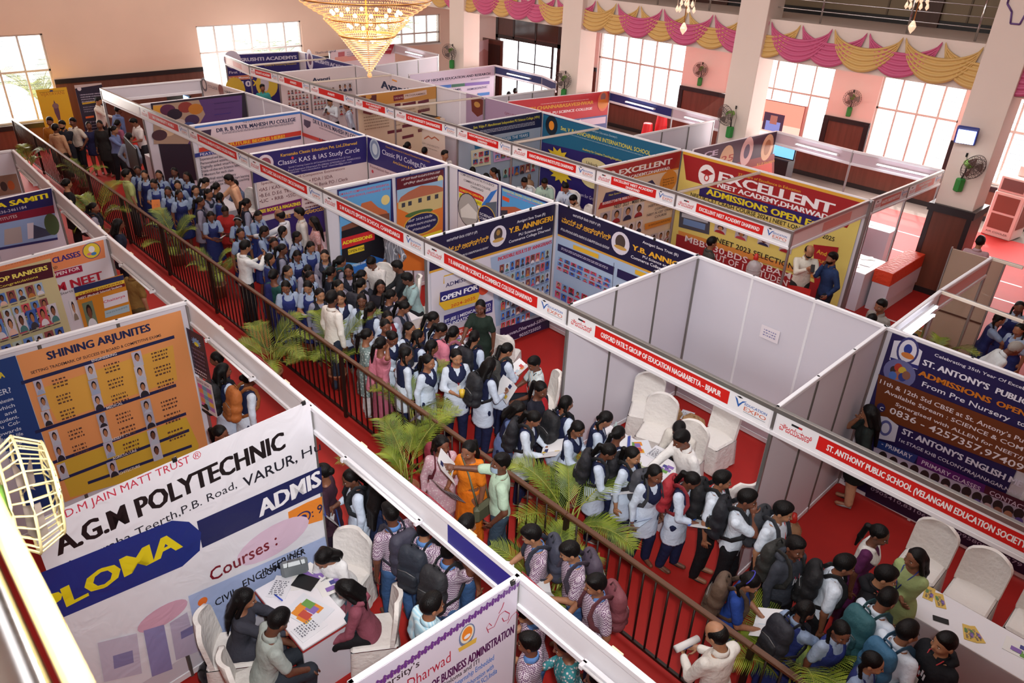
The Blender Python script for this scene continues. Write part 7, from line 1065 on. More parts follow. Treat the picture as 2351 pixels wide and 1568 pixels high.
for i, (W, kd, lab, pose, hc) in enumerate(HELD):
    nm, txt = NMH[kd]; tilt = Matrix.Rotation(math.pi / 2, 4, 'Z')
    if kd in ('np', 'cal', 'mag', 'papers', 'leaf'):
        key = (kd, i % 4)
        if key not in PM: PM[key] = paper_mesh(kd, i).mesh(nm)
        o = obj(nm, PM[key]); M = W @ Matrix.Rotation(math.radians(-90), 4, 'Z') @ Matrix.Rotation(math.radians(-66 if pose in ('rd', 'sit') else -35), 4, 'X'); o.matrix_world = M
    else:
        b = MB()
        if kd == 'phone': b.box(-.006, -.037, -.075, .006, .037, .075, BLK, bev=.005)
        elif kd == 'cup': b.lathe([(.001, 0), (.032, 0), (.042, .11), (.038, .11), (.03, .01)], mat('d9b43a', .4), 14)
        elif kd == 'roll': b.tube([(0, -.14, 0), (0, .14, .02)], .035, mat('d9d4d2', .6), 14); b.tube([(0, -.05, 0), (0, .06, .01)], .0358, mat('4a6ab0', .6), 14)
        elif kd == 'book': b.box(-.015, -.09, -.12, .015, .09, .12, mat(hc, .5), bev=.003); b.box(-.012, -.088, -.118, .012, .092, .118, mat('e6e0d6', .6))
        else: b.box(-.006, -.12, -.15, .006, .12, .15, mat(hc, .4), bev=.003); b.box(-.012, -.11, -.14, .0, .11, .1, mat('e0dae6', .5))
        o = b.build(nm); o.matrix_world = W @ Matrix.Rotation(math.radians(-30 if kd in ('book', 'folder', 'phone') else 0), 4, 'Y')
    tag(o, ' '.join((txt + ' with the ' + lab).split()[:16]), nm.replace('_', ' '), 'printed papers carried in the crowd' if kd in ('np', 'cal', 'mag', 'papers', 'leaf') else None)
# ---------------------------------------------------------------- iron railing through the aisle
IRON = mat('2c1c16', .45, .3); RUST = mat('5c3a26', .45, .2)
RY = -1.68; SEG = 2.33
bar_me = MB().tube([(0, 0, .1), (0, 0, 1.13)], .012, IRON, 6).mesh('bar'); post_me = MB().box(-.028, -.028, 0, .028, .028, 1.15, IRON, bev=.005).mesh('post'); top_me = MB().box(0, -.032, 1.14, SEG, .032, 1.185, RUST, bev=.008).mesh('top_rail'); bot_me = MB().box(.03, -.018, .08, SEG, .018, .115, IRON).mesh('bottom_rail')
NEARW = ['beside the entrance group', 'near the first stall post', 'below the black television', 'beside the man in olive shirt', 'opposite the pink college stall', 'near the photographing man', 'below the teal saree teacher', 'behind the tall cream shirt man', 'beside the pink saree woman', 'behind the orange saree woman', 'crossed by the large areca fronds', 'beside the elderly man in white']
for i in range(12):
    x0 = -3.6 + i * SEG; r = tag(empty('iron_railing', (x0, RY, .012)), 'brown iron railing panel ' + NEARW[i], 'railing', 'iron railing panels along the aisle')
    obj('top_rail', top_me, r); obj('bottom_rail', bot_me, r); obj('post', post_me, r)
    if i == 11: obj('post', post_me, r, (SEG, 0, 0))
    for k in range(1, 15): obj('bar', bar_me, r, (SEG * k / 15, 0, 0))
# ---------------------------------------------------------------- areca palms
LEAFS = [mat('8f9c2c', .5, kind='leaf'), mat('6c8a2a', .5, kind='leaf')]; STEM = mat('8a8a3a', .5); POT = mat('9a5c40', .7); POTD = mat('2a2a2c', .6)
def frond_mesh(L, droop, k):
    R = random.Random(k); b = MB(); P = []
    for i in range(15): t = i / 14; a = .25 + droop * t; P.append((L * t * (1 - .28 * droop * t), 0, L * (.95 * t - (.55 + .35 * droop) * t * t)))
    b.tube(P, [.009 * (1 - .8 * i / 14) for i in range(15)], STEM, 5)
    n = 34
    for i in range(n):
        t = .14 + .85 * i / n; j = min(13, int(t * 14)); f = t * 14 - j; p = Vector(P[j]).lerp(Vector(P[j + 1]), f); d = (Vector(P[j + 1]) - Vector(P[j])).normalized(); ln = L * .34 * math.sin(math.pi * min(1, .22 + .72 * t)) * R.uniform(.85, 1.1)
        for sd in (-1, 1):
            side = Vector((0, sd, 0)); q = (d * .75 + side * .8 + Vector((0, 0, .22))).normalized(); e = p + q * ln * .6; e2 = p + q * ln + Vector((0, 0, -.18 * ln)); w_ = d * .0062
            b.add([p - w_, p + w_, e + w_ * 1.1, e - w_ * 1.1, e2], [(0, 1, 2, 3), (3, 2, 4)], LEAFS[0], True)
    return b.mesh('frond')
FR = [frond_mesh(L, d, k) for k, (L, d) in enumerate(((1.0, .5), (.85, .8), (1.1, .35), (.75, 1.0)))]
pot_me = MB().lathe([(.001, 0), (.12, 0), (.16, .26), (.175, .27), (.175, .3), (.155, .3), (.145, .26), (.001, .25)], POT, 18).mesh('pot')
stem_me = MB().tube([(0, 0, 0), (.02, .01, .28), (.03, 0, .55)], [.018, .014, .009], STEM, 7).mesh('stem')
def palm(x, y, n, sc, label, seed, pot=True, up=1.0):
    R = random.Random(seed); r = tag(empty('potted_palm', (x, y, .012), R.uniform(0, 6)), label, 'plant', 'areca palms beside the aisle railing'); obj('pot', pot_me, r)
    for i in range(4): o = obj('stem', stem_me, r, (.05 * math.cos(i * 1.6), .05 * math.sin(i * 1.6), .24), (R.uniform(-.15, .15), R.uniform(-.15, .15), i * 1.6)); o.scale = (1, 1, sc)
    for i in range(n):
        a = 2.4 * i + R.uniform(-.3, .3); o = obj('frond', FR[i % 4], r, (.05 * math.cos(a), .05 * math.sin(a), .35 + .3 * sc * (i % 3) / 2), (0, -R.uniform(.0, .55) * up, a)); o.scale = (sc,) * 3
    return r
PALMS = [(-.76, -2.1, 8, .8, 'bright green palm at the far end of the railing'), (1.5, -1.35, 8, .8, 'palm before the bearded man in navy T-shirt'), (5.3, -2.12, 9, 1.0, 'palm leaning over the railing by the olive shirt man'), (7.6, -1.3, 8, .85, 'palm on the crowd side near the orange book girl'), (9.7, -1.32, 8, .8, 'drooping palm before the hairband girl'),
         (13.5, -2.1, 9, .95, 'palm behind the railing near the tall cream shirt man'), (14.2, -1.3, 9, .95, 'palm in terracotta pot beside the tall cream shirt man'), (16.3, -1.25, 9, .8, 'palm before the tall girl with red lanyard'), (17.3, -2.15, 11, .95, 'wide palm above the white fascia tube light'), (19.4, -1.27, 11, 1.05, 'large palm among the white uniform girls'), (19.95, -2.2, 9, .85, 'palm beside the checked shirt boys'), (22.3, -1.25, 10, 1.0, 'dense palm at the lower railing end'), (20.8, 6.5, 9, .9, 'palm seen through the tan upright panel')]
for k, (x, y, n, sc, lab) in enumerate(PALMS): palm(x, y, n, sc, lab, k + 3)
for k, (y, z) in enumerate(((-4.6, 1.2), (-.2, .5), (3.2, .2), (8.6, .8), (14.2, 1.5))):
    r = tag(empty('garden_palm', (-6.3, y, .0), k), ['garden palm behind the first far window', 'low garden palm behind the first far window', 'taller garden palm behind the first far window', 'garden palm behind the wide far window', 'garden palm behind the far corner window'][k], 'plant')
    MB().tube([(0, 0, 0), (0, 0, z + .6)], .09, mat('6a5a44', .8)).build('trunk', r)
    for i in range(9): o = obj('frond', FR[i % 4], r, (0, 0, z + .5), (0, -.3, i * .7)); o.scale = (2,) * 3
# ---------------------------------------------------------------- covered chairs
CLOTH = mat('e9e2dc', .75, kind='cloth')
def chair_mesh(k):
    R = random.Random(k); b = MB()
    def back(u, v):
        a = (u - .5) * 2; hgt = .47 + v * .50; wv = .235 * (1 - .0 * v) * (1 if v < .7 else math.sqrt(max(.05, 1 - ((v - .7) / .3) ** 2 * .75))); return (-.20 - .07 * v + .05 * a * a, a * wv, hgt)
    def back2(u, v): p = back(1 - u, v); return (p[0] - .045, p[1] * 1.04, p[2] + .008)
    cv = MB(); cv.grid(back, 10, 10, CLOTH); cv.grid(back2, 10, 10, CLOTH); e0 = [back(u / 10, 1) for u in range(11)]
    ed = [back(0, v / 10) for v in range(11)] + e0[1:] + [back(1, 1 - v / 10) for v in range(1, 11)]; ed2 = [(p[0] - .045, p[1] * 1.04, p[2] + .008) for p in ed]
    cv.add(ed + ed2, [(i, i + 1, len(ed) + i + 1, len(ed) + i) for i in range(len(ed) - 1)], CLOTH, True)
    bk = cv.mesh('back_cover')
    st = MB().box(-.24, -.23, .43, .24, .23, .48, CLOTH, bev=.03).mesh('seat_cover'); sk = MB()
    def skirt(u, v): a = 2 * math.pi * u; q = max(abs(math.cos(a)), abs(math.sin(a))); r_ = .235 / q * (1 + .10 * (1 - v)) + .008 * math.sin(a * 14) * (1 - v); return (r_ * math.cos(a), r_ * math.sin(a), .03 + .42 * v)
    sk = MB().grid(skirt, 48, 5, CLOTH).mesh('skirt_cover'); return bk, st, sk
CH = chair_mesh(1)
def chair(x, y, yaw, label, legs=False):
    r = tag(empty('covered_chair', (x, y, .012), yaw), label, 'chair', 'white cloth covered chairs in the stalls'); obj('back_cover', CH[0], r); obj('seat_cover', CH[1], r); obj('skirt_cover', CH[2], r); return r
for px, py, yw, lab in SEATS: chair(px - .05 * math.cos(math.radians(yw)), py - .05 * math.sin(math.radians(yw)), math.radians(yw), ' '.join(('white covered chair under the ' + lab).split()[:16]))
D2 = math.radians
for x, y, yw, lab in ((18.4, 1.55, -60, 'white covered chair against the bare side panel of the empty stall'), (18.85, 1.2, -70, 'white covered chair behind the bottle end of the white table'), (19.5, 1.75, -95, 'tall white covered chair behind the leaning men'), (20.45, .75, 150, 'white covered chair beyond the two backpack boys'), (22.55, 1.45, -90, 'white covered chair behind the pale green kurta'), (23.12, 1.4, -90, 'white covered chair behind the leaflet counter'), (23.75, 1.45, -90, 'white covered chair at the picture edge behind the counter'), (15.75, 1.05, 120, 'white chair beside the dark green dress'), (17.45, -5.35, 15, 'white covered chair with rounded back at the lower polytechnic stall'), (19.05, .1, 0, 'white covered seat near the water bottle')):
    if 'seat near' in lab: continue
    chair(x, y, D2(yw), lab)
# ---------------------------------------------------------------- tables
def table(x0, y0, x1, y1, label, h=.75, top='ece8ec', side='d8d2da', edge=None, panels='xXyY'):
    r = tag(empty('stall_table', ((x0 + x1) / 2, (y0 + y1) / 2, .012)), label, 'table'); a, b_ = (x1 - x0) / 2, (y1 - y0) / 2
    MB().box(-a, -b_, h - .03, a, b_, h, mat(top, .25), bev=.006).build('table_top', r)
    if edge: MB().box(-a - .004, -b_ - .004, h - .05, a + .004, b_ + .004, h - .03, mat(edge, .4)).build('edge_band', r)
    m = mat(side, .5)
    for c, bx in (('x', (-a, -b_, 0, -a + .02, b_, h - .03)), ('X', (a - .02, -b_, 0, a, b_, h - .03)), ('y', (-a + .02, -b_, 0, a - .02, -b_ + .02, h - .03)), ('Y', (-a + .02, b_ - .02, 0, a - .02, b_, h - .03))):
        if c in panels: MB().box(*bx, m).build('side_panel', r)
    return r
table(18.04, -4.62, 19.02, -4.08, 'white table with red edge in the polytechnic stall', edge='b03a3a', panels='XY')
table(18.55, .0, 19.95, .5, 'white table with documents in the empty white stall')
table(22.7, .3, 24.6, .85, 'long white counter with leaflets before the navy school banner')
table(14.98, -.05, 15.75, .5, 'white counter below the admissions banner')
table(13.0, .0, 14.2, .42, 'white table in the sports school stall', side='e3dcd8')
table(5.99, .1, 7.0, .6, 'white counter in the pink college list stall')
table(9.3, .1, 10.3, .5, 'white counter in the competitive exam stall')
table(1.0, .5, 2.4, .95, 'white counter in the first stall')
table(18.02, 8.55, 18.62, 9.62, 'white desk covered with leaflets outside the yellow banner stall', h=.85); table(17.05, 11.5, 17.9, 12.0, 'white desk with black pens beyond the slim post', h=.85)
r = table(18.68, 8.9, 19.02, 10.6, 'white counter draped with an orange red cloth', h=.9); MB().box(-.19, -.86, .62, .19, .86, .915, mat('d8401e', .6, kind='cloth'), bev=.01).build('orange_cloth', r)
MB().box(.165, -.86, .25, .19, .86, .62, mat('d6cdd8', .5)).build('lower_panel', r)
# table litter
LITN = [0]
def sheet(x, y, z, yaw, kind, label, sc=1.0):
    key = ('flat', kind)
    if key not in PM:
        pr = Print(.4, kind + 40); R = random.Random(kind + 40); wd, hh = ((.21, .29), (.3, .21), (.42, .3), (.1, .21))[kind % 4]; base = ['e6e4e8', 'e9e6e2', 'dfe0e6', 'd9b45a'][kind % 4]; ops = [('B', 0, 0, wd, hh, base)]
        for i in range((0, 7, 8, 2)[kind % 4]): u, v = R.uniform(.01, wd * .65), R.uniform(.01, hh * .65); ops.append(('Q', [u, v, u + wd * .3, v, u + wd * .3, v + hh * .28, u, v + hh * .28], R.choice(['e08a2a', '6a9a4a', 'd9b03a', '4a4a8a', 'c04a3a', '8a6ab0'])))
        ops += [('L', .02, .02, wd * .8, hh * .8, 8, '6a6a74')] if kind % 4 in (0, 3) else []; pr.run(ops); pr.v = [(u, v, .003 - h) for u, h, v in pr.v]; PM[key] = pr.mesh('leaflet')
    return tag(obj('leaflet', PM[key], None, (x, y, z), (0, 0, yaw)), label, 'leaflet', 'leaflets lying on the stall tables')
Z = .765
for x, y, a, k, lab in ((18.5, -4.55, .3, 2, 'large colourful brochure on the red edged table corner'), (18.3, -4.35, 1.0, 1, 'orange and white flyer in the middle of the red edged table'), (18.12, -4.2, .2, 1, 'open magazine beside the grey handbag'), (18.75, -4.6, .1, 0, 'white form under the sage shirt man’s arm'), (18.6, -4.15, 1.4, 1, 'picture brochure before the maroon hoodie girl'), (18.2, -4.58, .7, 0, 'white paper near the blue pen'),
                     (18.7, .12, .3, 0, 'white paper at the bottle end of the table'), (19.1, .1, .9, 2, 'sheet of coloured print before the leaning man'), (19.5, .15, .2, 1, 'booklet under the leaning man’s hand'), (19.3, .32, .1, 0, 'blank sheet before the bowed man'),
                     (22.8, .62, .2, 3, 'fan of narrow leaflets nearest the green kurta'), (22.95, .6, .5, 3, 'second narrow leaflet beside the fan'), (23.3, .38, .4, 3, 'narrow leaflets at the counter middle'), (23.4, .42, .8, 3, 'narrow leaflet crossing another at the counter middle'), (23.6, .55, .1, 1, 'colour card beneath the raised phone'), (23.85, .4, .2, 2, 'large print at the counter end'),
                     (15.05, .1, .4, 0, 'white sheet on the admissions counter'), (15.25, .2, 1.2, 1, 'flyer on the admissions counter'), (15.5, .0, .2, 0, 'paper beside the pink backpack girl'),
                     (18.1, 8.7, .4, 1, 'flyer on the near end of the leaflet desk'), (18.3, 9.0, .1, 0, 'white sheet on the leaflet desk'), (18.2, 9.3, .7, 1, 'flyer at the far end of the leaflet desk'), (17.3, 11.65, .2, 0, 'paper on the desk beyond the slim post')):
    sheet(x, y, Z + .1 if x < 18.7 and y > 8 else Z, a, k, lab)
def prop(name, label, cat, b, loc=(0, 0, 0), rz=0): return tag(b.build(name, None, loc, (0, 0, rz)), label, cat)
b = MB().box(-.14, -.05, 0, .14, .05, .2, mat('70777a', .35), bev=.03); hb = prop('handbag', 'grey structured handbag standing on the red edged table', 'bag', b, (18.13, -4.2, Z + .005), 1.2)
MB().tube([(-.07, -.055, .17), (-.06, -.06, .26), (.06, -.06, .26), (.07, -.055, .17)], .006, mat('5a6064', .4), 6).build('handle', hb)
prop('pen', 'blue marker pen lying on the red edged table', 'pen', MB().tube([(0, 0, 0), (.12, .02, 0)], .008, mat('2a4ac0', .4)), (18.25, -4.5, Z + .012))
prop('tablet_case', 'black tablet case under the open magazine', 'tablet', MB().box(-.12, -.09, 0, .12, .09, .012, BLK, bev=.004), (18.3, -4.18, Z), .5)
prop('shiny_bag', 'glossy black bag lying on the floor below the diploma banner', 'bag', MB().ball((0, 0, .1), .16, mat('121214', .2), 14, 8, (1.3, .8, .6)), (18.2, -5.25, .012))
prop('water_bottle', 'clear water bottle with green label on the white table', 'bottle', MB().lathe([(.001, 0), (.033, 0), (.035, .12), (.03, .16), (.012, .2), (.012, .225), (.001, .226)], mat('c9e0de', .1, alpha=.5), 14).lathe([(.0356, .05), (.0356, .1)], mat('2a9a86', .5), 14), (18.75, .35, Z))
prop('mobile_phone', 'black phone lying on the leaflet counter', 'phone', MB().box(-.075, -.037, 0, .075, .037, .009, BLK, bev=.004), (23.05, .45, Z), .4)
for k, (x, y, s) in enumerate(((18.38, 2.2, 1), (18.85, 2.25, .8), (18.45, 2.05, .7))):
    R = random.Random(k); b = MB(); b.ball((0, 0, .16), .22, mat('a8835a', .8), 12, 8, (1.1, .9, .75)); b.v = [(x_ + R.uniform(-.03, .03), y_ + R.uniform(-.03, .03), max(0, z_ + R.uniform(-.03, .03))) for x_, y_, z_ in b.v]; o = prop('paper_bag', ['crumpled brown paper bundle in the rear corner of the empty stall', 'smaller torn brown paper bundle beside white sheets', 'brown wrapping paper between the chairs'][k], 'paper', b, (x, y, .012)); o.scale = (s, s, s); [setattr(p, 'use_smooth', False) for p in o.data.polygons]
for k, (x, y, a) in enumerate(((18.5, 2.35, .3), (18.6, 2.0, 1.2))): sheet(x, y, .016, a, 0, ['white sheet fallen among brown paper bundles', 'second white sheet beside the torn bundle'][k])
def jar(x, y, z, label, c, cap):
    b = MB().lathe([(.001, 0), (.13, 0), (.14, .03), (.14, .3), (.1, .36), (.04, .39), (.04, .44), (.001, .44)], mat(c, .15, alpha=.6), 18); o = prop('water_jar', label, 'jar', b, (x, y, z)); MB().lathe([(.05, .42), (.05, .46), (.03, .54), (.001, .545)], mat(cap, .4), 14).build('jar_cap', o)
    for q in (.1, .16, .22): MB().tube([(.142 * math.cos(t), .142 * math.sin(t), q) for t in [2 * math.pi * i / 16 for i in range(16)]], .006, mat(c, .2, alpha=.7), 5, closed=True).build('rib', o)
    return o
jar(21.14, 1.05, .012, 'beige water jar with red cap behind the lanyard boy', 'b08a66', 'c0281e')
prop('side_stool', 'low stool holding the clear water jar', 'stool', MB().box(-.18, -.18, 0, .18, .18, .75, mat('d9cfc4', .5), bev=.01), (17.1, 6.7, .012)); jar(17.1, 6.7, .765, 'clear water jar with red cap before the yellow banner', 'c9c2c4', 'c0281e')
jar(10.05, 7.2, .62, 'brown water jar with yellow label near the wooden podium', 'a87a50', '6a4a30')
prop('wooden_podium', 'varnished wooden podium in the teal banner stall', 'podium', MB().box(-.3, -.22, 0, .3, .22, .62, mat('9a5a34', .4, kind='wood'), bev=.01), (10.05, 7.2, .012))
def pchair(x, y, yaw, c, label):
    r = tag(empty('plastic_chair', (x, y, .012), yaw), label, 'chair'); m = mat(c, .4); MB().box(-.22, -.22, .42, .22, .22, .45, m, bev=.012).build('seat', r); MB().grid(lambda u, v: (-.21 - .06 * v + .04 * (2 * u - 1) ** 2, (u - .5) * .44, .45 + .42 * v), 8, 6, m).build('backrest', r)
    for sx in (-1, 1):
        for sy in (-1, 1): MB().tube([(sx * .18, sy * .18, .43), (sx * .22, sy * .21, 0)], .016, m, 6).build('leg', r)
pchair(10.95, 7.55, -1.5, 'd8432a', 'orange plastic chair behind the mint shirt man'); pchair(12.3, 6.9, -2.2, 'c8382a', 'red plastic chair under the bearded man’s side'); pchair(18.15, 6.6, -1.2, 'c02a24', 'red plastic chair between the two standing men')
for k in range(9):
    o = prop('stacked_stool', 'red plastic stool, ' + ['lowest', 'second', 'third', 'fourth', 'fifth', 'sixth', 'seventh', 'eighth', 'topmost'][k] + ' in the taller red stack below the wide window', 'stool', MB().lathe([(.22, 0), (.17, .4), (.16, .44), (.001, .44)], mat('c8242a', .4), 16), (7.5, 16.5, .0 + .09 * k))
    o['group'] = 'stacked red stools'
for k in range(5):
    o = prop('stacked_stool', 'red plastic stool, ' + ['lowest', 'second', 'third', 'fourth', 'topmost'][k] + ' in the shorter red stack', 'stool', MB().lathe([(.22, 0), (.17, .4), (.16, .44), (.001, .44)], mat('c8242a', .4), 16), (7.2, 16.1, .0 + .09 * k)); o['group'] = 'stacked red stools'
# screens
r = tag(empty('television', (3.3, -.48, .012), D2(-8)), 'large black television on a stand before the first stalls', 'television'); MB().box(-.72, -.04, .9, .72, .0, 1.72, BLK, bev=.01).build('screen', r)
MB().box(-.3, -.3, 0, .3, .25, .03, BLK).build('base', r)
for s in (-.1, .1): MB().tube([(s, 0, .03), (s, 0, .95)], .025, BLK).build('pole', r)
r = tag(empty('display_screen', (0, 0, 0)), 'large lit video wall showing a portrait before the wide window', 'screen'); MB().box(11.08, 15.98, 1.1, 13.05, 16.1, 2.42, mat('8a4a40', .4)).build('cabinet', r)
pr = Print(.3, 4); em = lambda c, e=1.2: mat(c, .3, emit=e)
for q, c in (((11.1, 1.12, 13.03, 1.45), 'd9e4ee'), ((11.1, 1.45, 13.03, 1.75), 'e8b8a8'), ((11.1, 1.75, 13.03, 2.4), 'e08a78'), ((11.75, 1.5, 12.45, 2.05), '3a2a3a'), ((11.85, 1.5, 12.35, 1.8), '6a78b0'), ((11.98, 1.72, 12.22, 1.98), '8a5a50')): pr.l += 1; pr.add([(q[0], -pr.l * .001, q[1]), (q[2], -pr.l * .001, q[1]), (q[2], -pr.l * .001, q[3]), (q[0], -pr.l * .001, q[3])], [(0, 1, 2, 3)], em(c))
pr.build('video_image', r, (0, 15.975, 0))
for x in (11.3, 12.8): MB().box(x - .04, 16.0, 0.012, x + .04, 16.08, 1.1, BLK).build('leg', r)
r = tag(empty('monitor', (13.2, 13.95, .012)), 'blue lit monitor on a dark stand behind the three seal banner', 'monitor'); MB().box(0, 0, 1.28, .8, .06, 1.82, BLK, bev=.01).build('bezel', r); MB().box(.03, -.004, 1.32, .77, 0, 1.79, mat('6ab0e8', .3, emit=1.4)).build('display', r); MB().box(.1, -.1, 0, .7, .3, 1.26, mat('1c1a1e', .5)).build('stand', r)
r = tag(empty('television', (-.6, 2.3, 0), D2(0)), 'dark screen with bright blue shield on the first stall’s rear side', 'television'); MB().box(-.9, .0, 1.35, 1.0, .05, 2.1, BLK).build('screen', r); MB().lathe([(.001, 0), (.2, .0), (.22, .12), (.2, .3)], mat('a8d0ff', .3, emit=2), 14, M=Matrix.Translation((.75, -.02, 1.75)) @ Matrix.Diagonal((1, .05, 1, 1))).build('shield_logo', r); MB().box(-.3, .0, 0.012, .3, .3, 1.35, BLK).build('stand', r)
# tan upright panel and cooler
r = tag(empty('glass_screen', (20.42, 6.9, .012), D2(0)), 'tan upright glass panel beside the wooden column base', 'panel'); MB().box(0, 0, 0, .8, .03, 2.42, mat('a98f7c', .2, alpha=.82), bev=.006).build('panel_sheet', r); MB().box(-.02, -.01, 0, 0, .04, 2.44, ALU).build('edge_frame', r); MB().box(.8, -.01, 0, .82, .04, 2.44, ALU).build('edge_frame', r); MB().box(.1, -.012, 1.3, .8, -.002, 1.33, mat('4a2a20', .4)).build('dark_strip', r)
r = tag(empty('air_cooler', (19.1, 16.45, .012), D2(-8)), 'tall white air cooler with brown grilles by the last window', 'air cooler'); CW = mat('eed9d4', .5); MB().box(-.38, -.34, 0, .38, .34, 1.2, CW, bev=.02).build('body', r); MB().box(-.36, -.32, 1.2, .36, .32, 1.62, CW, bev=.02).build('blower_head', r)
for z0, z1 in ((.22, .62), (.68, 1.12)): MB().box(-.28, -.35, z0, .28, -.335, z1, mat('8a5348', .7)).build('grille', r)
MB().box(-.28, -.335, 1.27, .28, -.315, 1.56, mat('7a5a58', .6)).build('outlet', r); MB().box(.345, -.24, .3, .39, .24, 1.1, mat('8a5348', .7)).build('grille', r); MB().box(-.12, -.05, 1.62, .12, .05, 1.9, CW, bev=.02).build('top_box', r)
pr = Print(); pr.l = 2; pr.text(-.28, .1, .56, .05, 'AIR COOLER', '6a5a58', 1); pr.build('print', r, (0, -.342, 0))
# flood light on the column
r = tag(empty('flood_light', (19.05, 10.70, 3.55)), 'square blue LED flood light on the column', 'flood light'); MB().box(-.2, -.12, -.2, .2, -.02, .2, mat('3a4a9a', .4), bev=.02).build('housing', r, rot=(.5, 0, .2)); MB().box(-.16, -.13, -.16, .16, -.122, .16, mat('e6efff', .3, emit=14)).build('lamp_face', r, rot=(.5, 0, .2)); MB().tube([(0, .03, 0), (0, -.06, 0)], .02, BLK).build('bracket', r)
# ---------------------------------------------------------------- wall fans
FG = mat('7fb04a', .4); FGD = mat('2f8a3a', .45); CAGE = mat('5a4a48', .4, .4); BLADE = mat('8a7a72', .4)
def fan(loc, yaw, label, drop=.45, r=.26, cage=CAGE, tilt=.15):
    t = tag(empty('wall_fan', loc, yaw), label, 'fan')      # local -y points away from the wall
    MB().box(-.075, -.15, -drop - .16, .075, -.0, -drop + .12, FGD, bev=.025).build('switch_box', t); MB().tube([(0, -.07, -drop + .1), (.02, -.1, -drop + .25), (0, -.12, -.1), (0, -.1, 0)], .016, BLK, 8).build('neck', t)
    m = MB().tube([(0, .04, 0), (0, -.1, 0), (0, -.16, 0)], [.06, .085, .05], FG, 14); mo = m.build('motor', t, (0, -.1, 0), (tilt, 0, 0))
    g = MB(); n = 26
    for q in range(n): a = 2 * math.pi * q / n; c, s = math.cos(a), math.sin(a); g.tube([(.05 * c, -.16, .05 * s), (r * .8 * c, -.155, r * .8 * s), (r * c, -.21, r * s), (r * .8 * c, -.29, r * .8 * s), (.04 * c, -.31, .04 * s)], .0035, cage, 4)
    for rr, yy in ((r, -.21), (r * .8, -.155), (r * .8, -.29), (r * .45, -.302)): g.tube([(rr * math.cos(2 * math.pi * k / 28), yy, rr * math.sin(2 * math.pi * k / 28)) for k in range(28)], .005, cage, 5, closed=True)
    g.build('cage', t, (0, -.1, 0), (tilt, 0, 0))
    for q in range(3):
        a = q * 2.094; MB().grid(lambda u, v: ((.04 + u * (r - .09)) * math.cos(a + (v - .5) * .9), -.22 + .05 * (v - .5), (.04 + u * (r - .09)) * math.sin(a + (v - .5) * .9)), 5, 4, BLADE).build('blade', t, (0, -.1, 0), (tilt, 0, 0))
    MB().box(-.02, -.012, .1, .02, 0, .18, BLK).build('wall_socket', t); MB().tube([(.0, -.01, .12), (.09, -.02, -.1), (.05, -.03, -drop)], .004, BLK, 5).build('cord', t)
for loc, yw, lab in (((1.8, 10.76, 3.15), .5, 'green wall fan on the farthest column'), ((7.85, 10.76, 2.98), .5, 'green wall fan on the column beside the brown door'), ((13.72, 10.76, 2.98), -.3, 'green wall fan on the column near the video wall'), ((19.15, 10.76, 2.98), .9, 'green wall fan on the column with the flood light'), ((8.3, 17.38, 2.78), .4, 'green wall fan on the pink wall beside the wide window'), ((13.8, 17.38, 2.72), .4, 'green wall fan on the pink wall above the dark dado')):
    if loc[0] < 2: loc = (2.3 + .2, 10.76, 3.1)
    fan(loc, yw, lab)
fan((21.152, -6.725, 5.127), 3.069, 'close green fan with beige cage below the balcony rail', .3, .21, mat('d9c890', .4), .1)
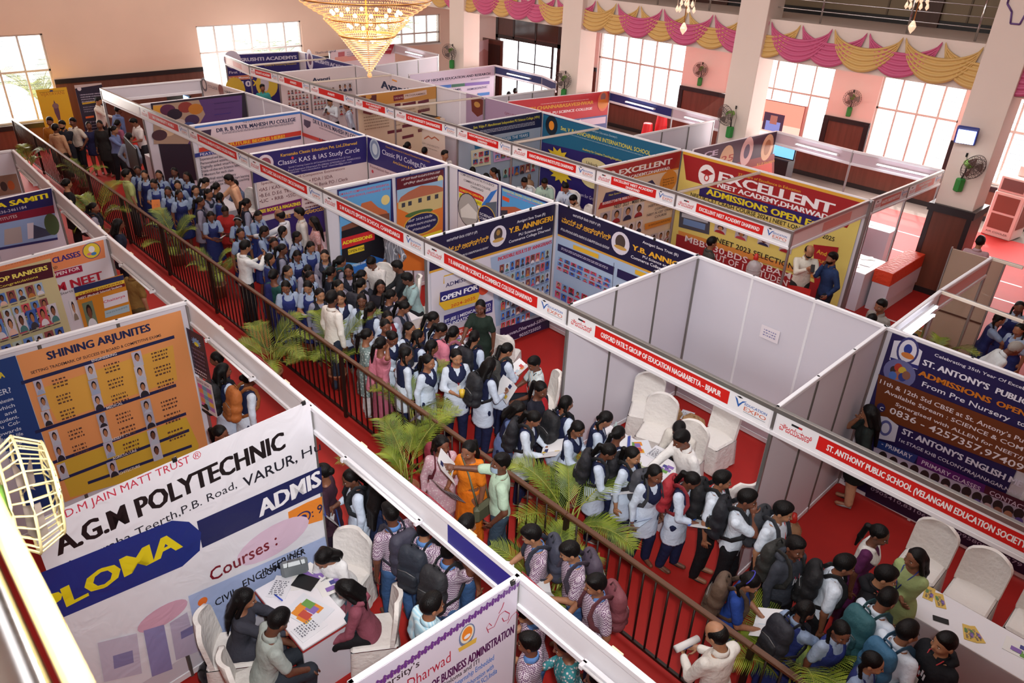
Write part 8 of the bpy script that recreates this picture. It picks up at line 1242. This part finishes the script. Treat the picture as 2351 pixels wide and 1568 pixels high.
# ---------------------------------------------------------------- chandeliers
def chandelier(loc, s, label, full=True):
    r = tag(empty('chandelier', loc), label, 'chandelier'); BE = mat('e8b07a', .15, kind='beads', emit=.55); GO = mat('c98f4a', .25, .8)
    def beads(name, prof, n, z_off=0):
        b = MB(); g = 7
        import itertools
        for rr, z in prof:
            for k in range(n):
                a = 2 * math.pi * (k + .5 * (int(z * 997) % 2)) / n; q = .0125 * s; c = (rr * math.cos(a), rr * math.sin(a), z)
                b.add([(c[0] + q, c[1], c[2]), (c[0], c[1] + q, c[2]), (c[0] - q, c[1], c[2]), (c[0], c[1] - q, c[2]), (c[0], c[1], c[2] + q * 1.2), (c[0], c[1], c[2] - q * 1.2)], [(0, 1, 4), (1, 2, 4), (2, 3, 4), (3, 0, 4), (1, 0, 5), (2, 1, 5), (3, 2, 5), (0, 3, 5)], BE)
        o = b.build(name, r); return o
    lerp = lambda a, b_, t: a + (b_ - a) * t; P1 = []; n1 = 26
    for i in range(n1): t = i / (n1 - 1); z = 1.15 * s * (1 - t); P1.append(((1.28 - .28 * t ** 2.2 - .35 * max(0, t - .75) * 4 * (t - .0)) * s if t > .75 else (1.28 - .28 * t ** 2.2) * s, z))
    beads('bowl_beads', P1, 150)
    for rr, z in (P1[-1], P1[18], P1[8]): MB().tube([(rr * math.cos(2 * math.pi * k / 48), rr * math.sin(2 * math.pi * k / 48), z) for k in range(48)], .014 * s, GO, 6, closed=True).build('hoop', r)
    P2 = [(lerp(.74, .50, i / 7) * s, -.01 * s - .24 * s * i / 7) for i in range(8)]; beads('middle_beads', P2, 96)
    MB().tube([(.5 * s * math.cos(2 * math.pi * k / 40), .5 * s * math.sin(2 * math.pi * k / 40), -.27 * s) for k in range(40)], .014 * s, GO, 6, closed=True).build('hoop', r)
    P3 = [(lerp(.49, .025, (i / 17) ** .95) * s, -.29 * s - .62 * s * i / 17) for i in range(18)]
    o = MB()
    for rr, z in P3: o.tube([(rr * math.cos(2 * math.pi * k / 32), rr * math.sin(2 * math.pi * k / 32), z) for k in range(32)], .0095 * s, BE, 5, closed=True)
    o.build('cone_strands', r); MB().ball((0, 0, -.95 * s), .045 * s, BE, 10, 6).build('drop', r)
    for ring, rr, z in ((14, .6, .1), (8, .33, -.12), (4, .15, -.35)):
        for k in range(ring): a = 2 * math.pi * k / ring; MB().ball((rr * s * math.cos(a), rr * s * math.sin(a), z * s), .035 * s, mat('ffdf9a', .3, emit=22), 8, 5).build('bulb', r)
    for k in range(6): a = math.pi * k / 3; MB().tube([(0, 0, 1.1 * s), (1.2 * s * math.cos(a), 1.2 * s * math.sin(a), 1.1 * s)], .012 * s, GO, 5).build('arm', r)
    MB().tube([(0, 0, -.9 * s), (0, 0, 9.8 - loc[2])], .018, GO, 6).build('stem', r)
    for z, p in ((.3, 60), (-.15, 30)): l = bpy.data.lights.new('chandelier_glow', 'POINT'); l.energy = p; l.color = (1, .62, .32); l.shadow_soft_size = .25; q = obj('chandelier_glow', l, r, (0, 0, z * s))
    return r
chandelier((11.9, 1.16, 5.40), .98, 'large glowing beaded chandelier hanging over the stalls')
def crystal(loc, label):
    r = tag(empty('crystal_chandelier', loc), label, 'chandelier'); CR = mat('e8c3a8', .1, kind='beads', emit=.7)
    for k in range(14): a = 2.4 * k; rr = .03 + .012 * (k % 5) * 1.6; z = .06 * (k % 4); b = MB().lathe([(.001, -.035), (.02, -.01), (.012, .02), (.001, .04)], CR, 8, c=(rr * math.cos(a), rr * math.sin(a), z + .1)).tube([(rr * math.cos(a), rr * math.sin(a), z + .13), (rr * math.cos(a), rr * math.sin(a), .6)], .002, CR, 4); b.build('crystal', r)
    MB().lathe([(.001, -.16), (.03, -.12), (.04, -.09), (.02, -.05), (.005, -.03)], CR, 10).build('pendant_drop', r); MB().tube([(0, 0, -.04), (0, 0, 9.8 - loc[2])], .006, mat('c98f4a', .25, .8), 6).build('stem', r); MB().lathe([(.001, .5), (.16, .5), (.2, .56), (.16, .62), (.001, .62)], mat('c98f4a', .25, .8), 16).build('canopy_ring', r)
crystal((18.55, .95, 6.05), 'small crystal chandelier drops hanging before the swags'); crystal((20.55, 2.1, 6.22), 'smaller crystal chandelier drops before the gallery railing')
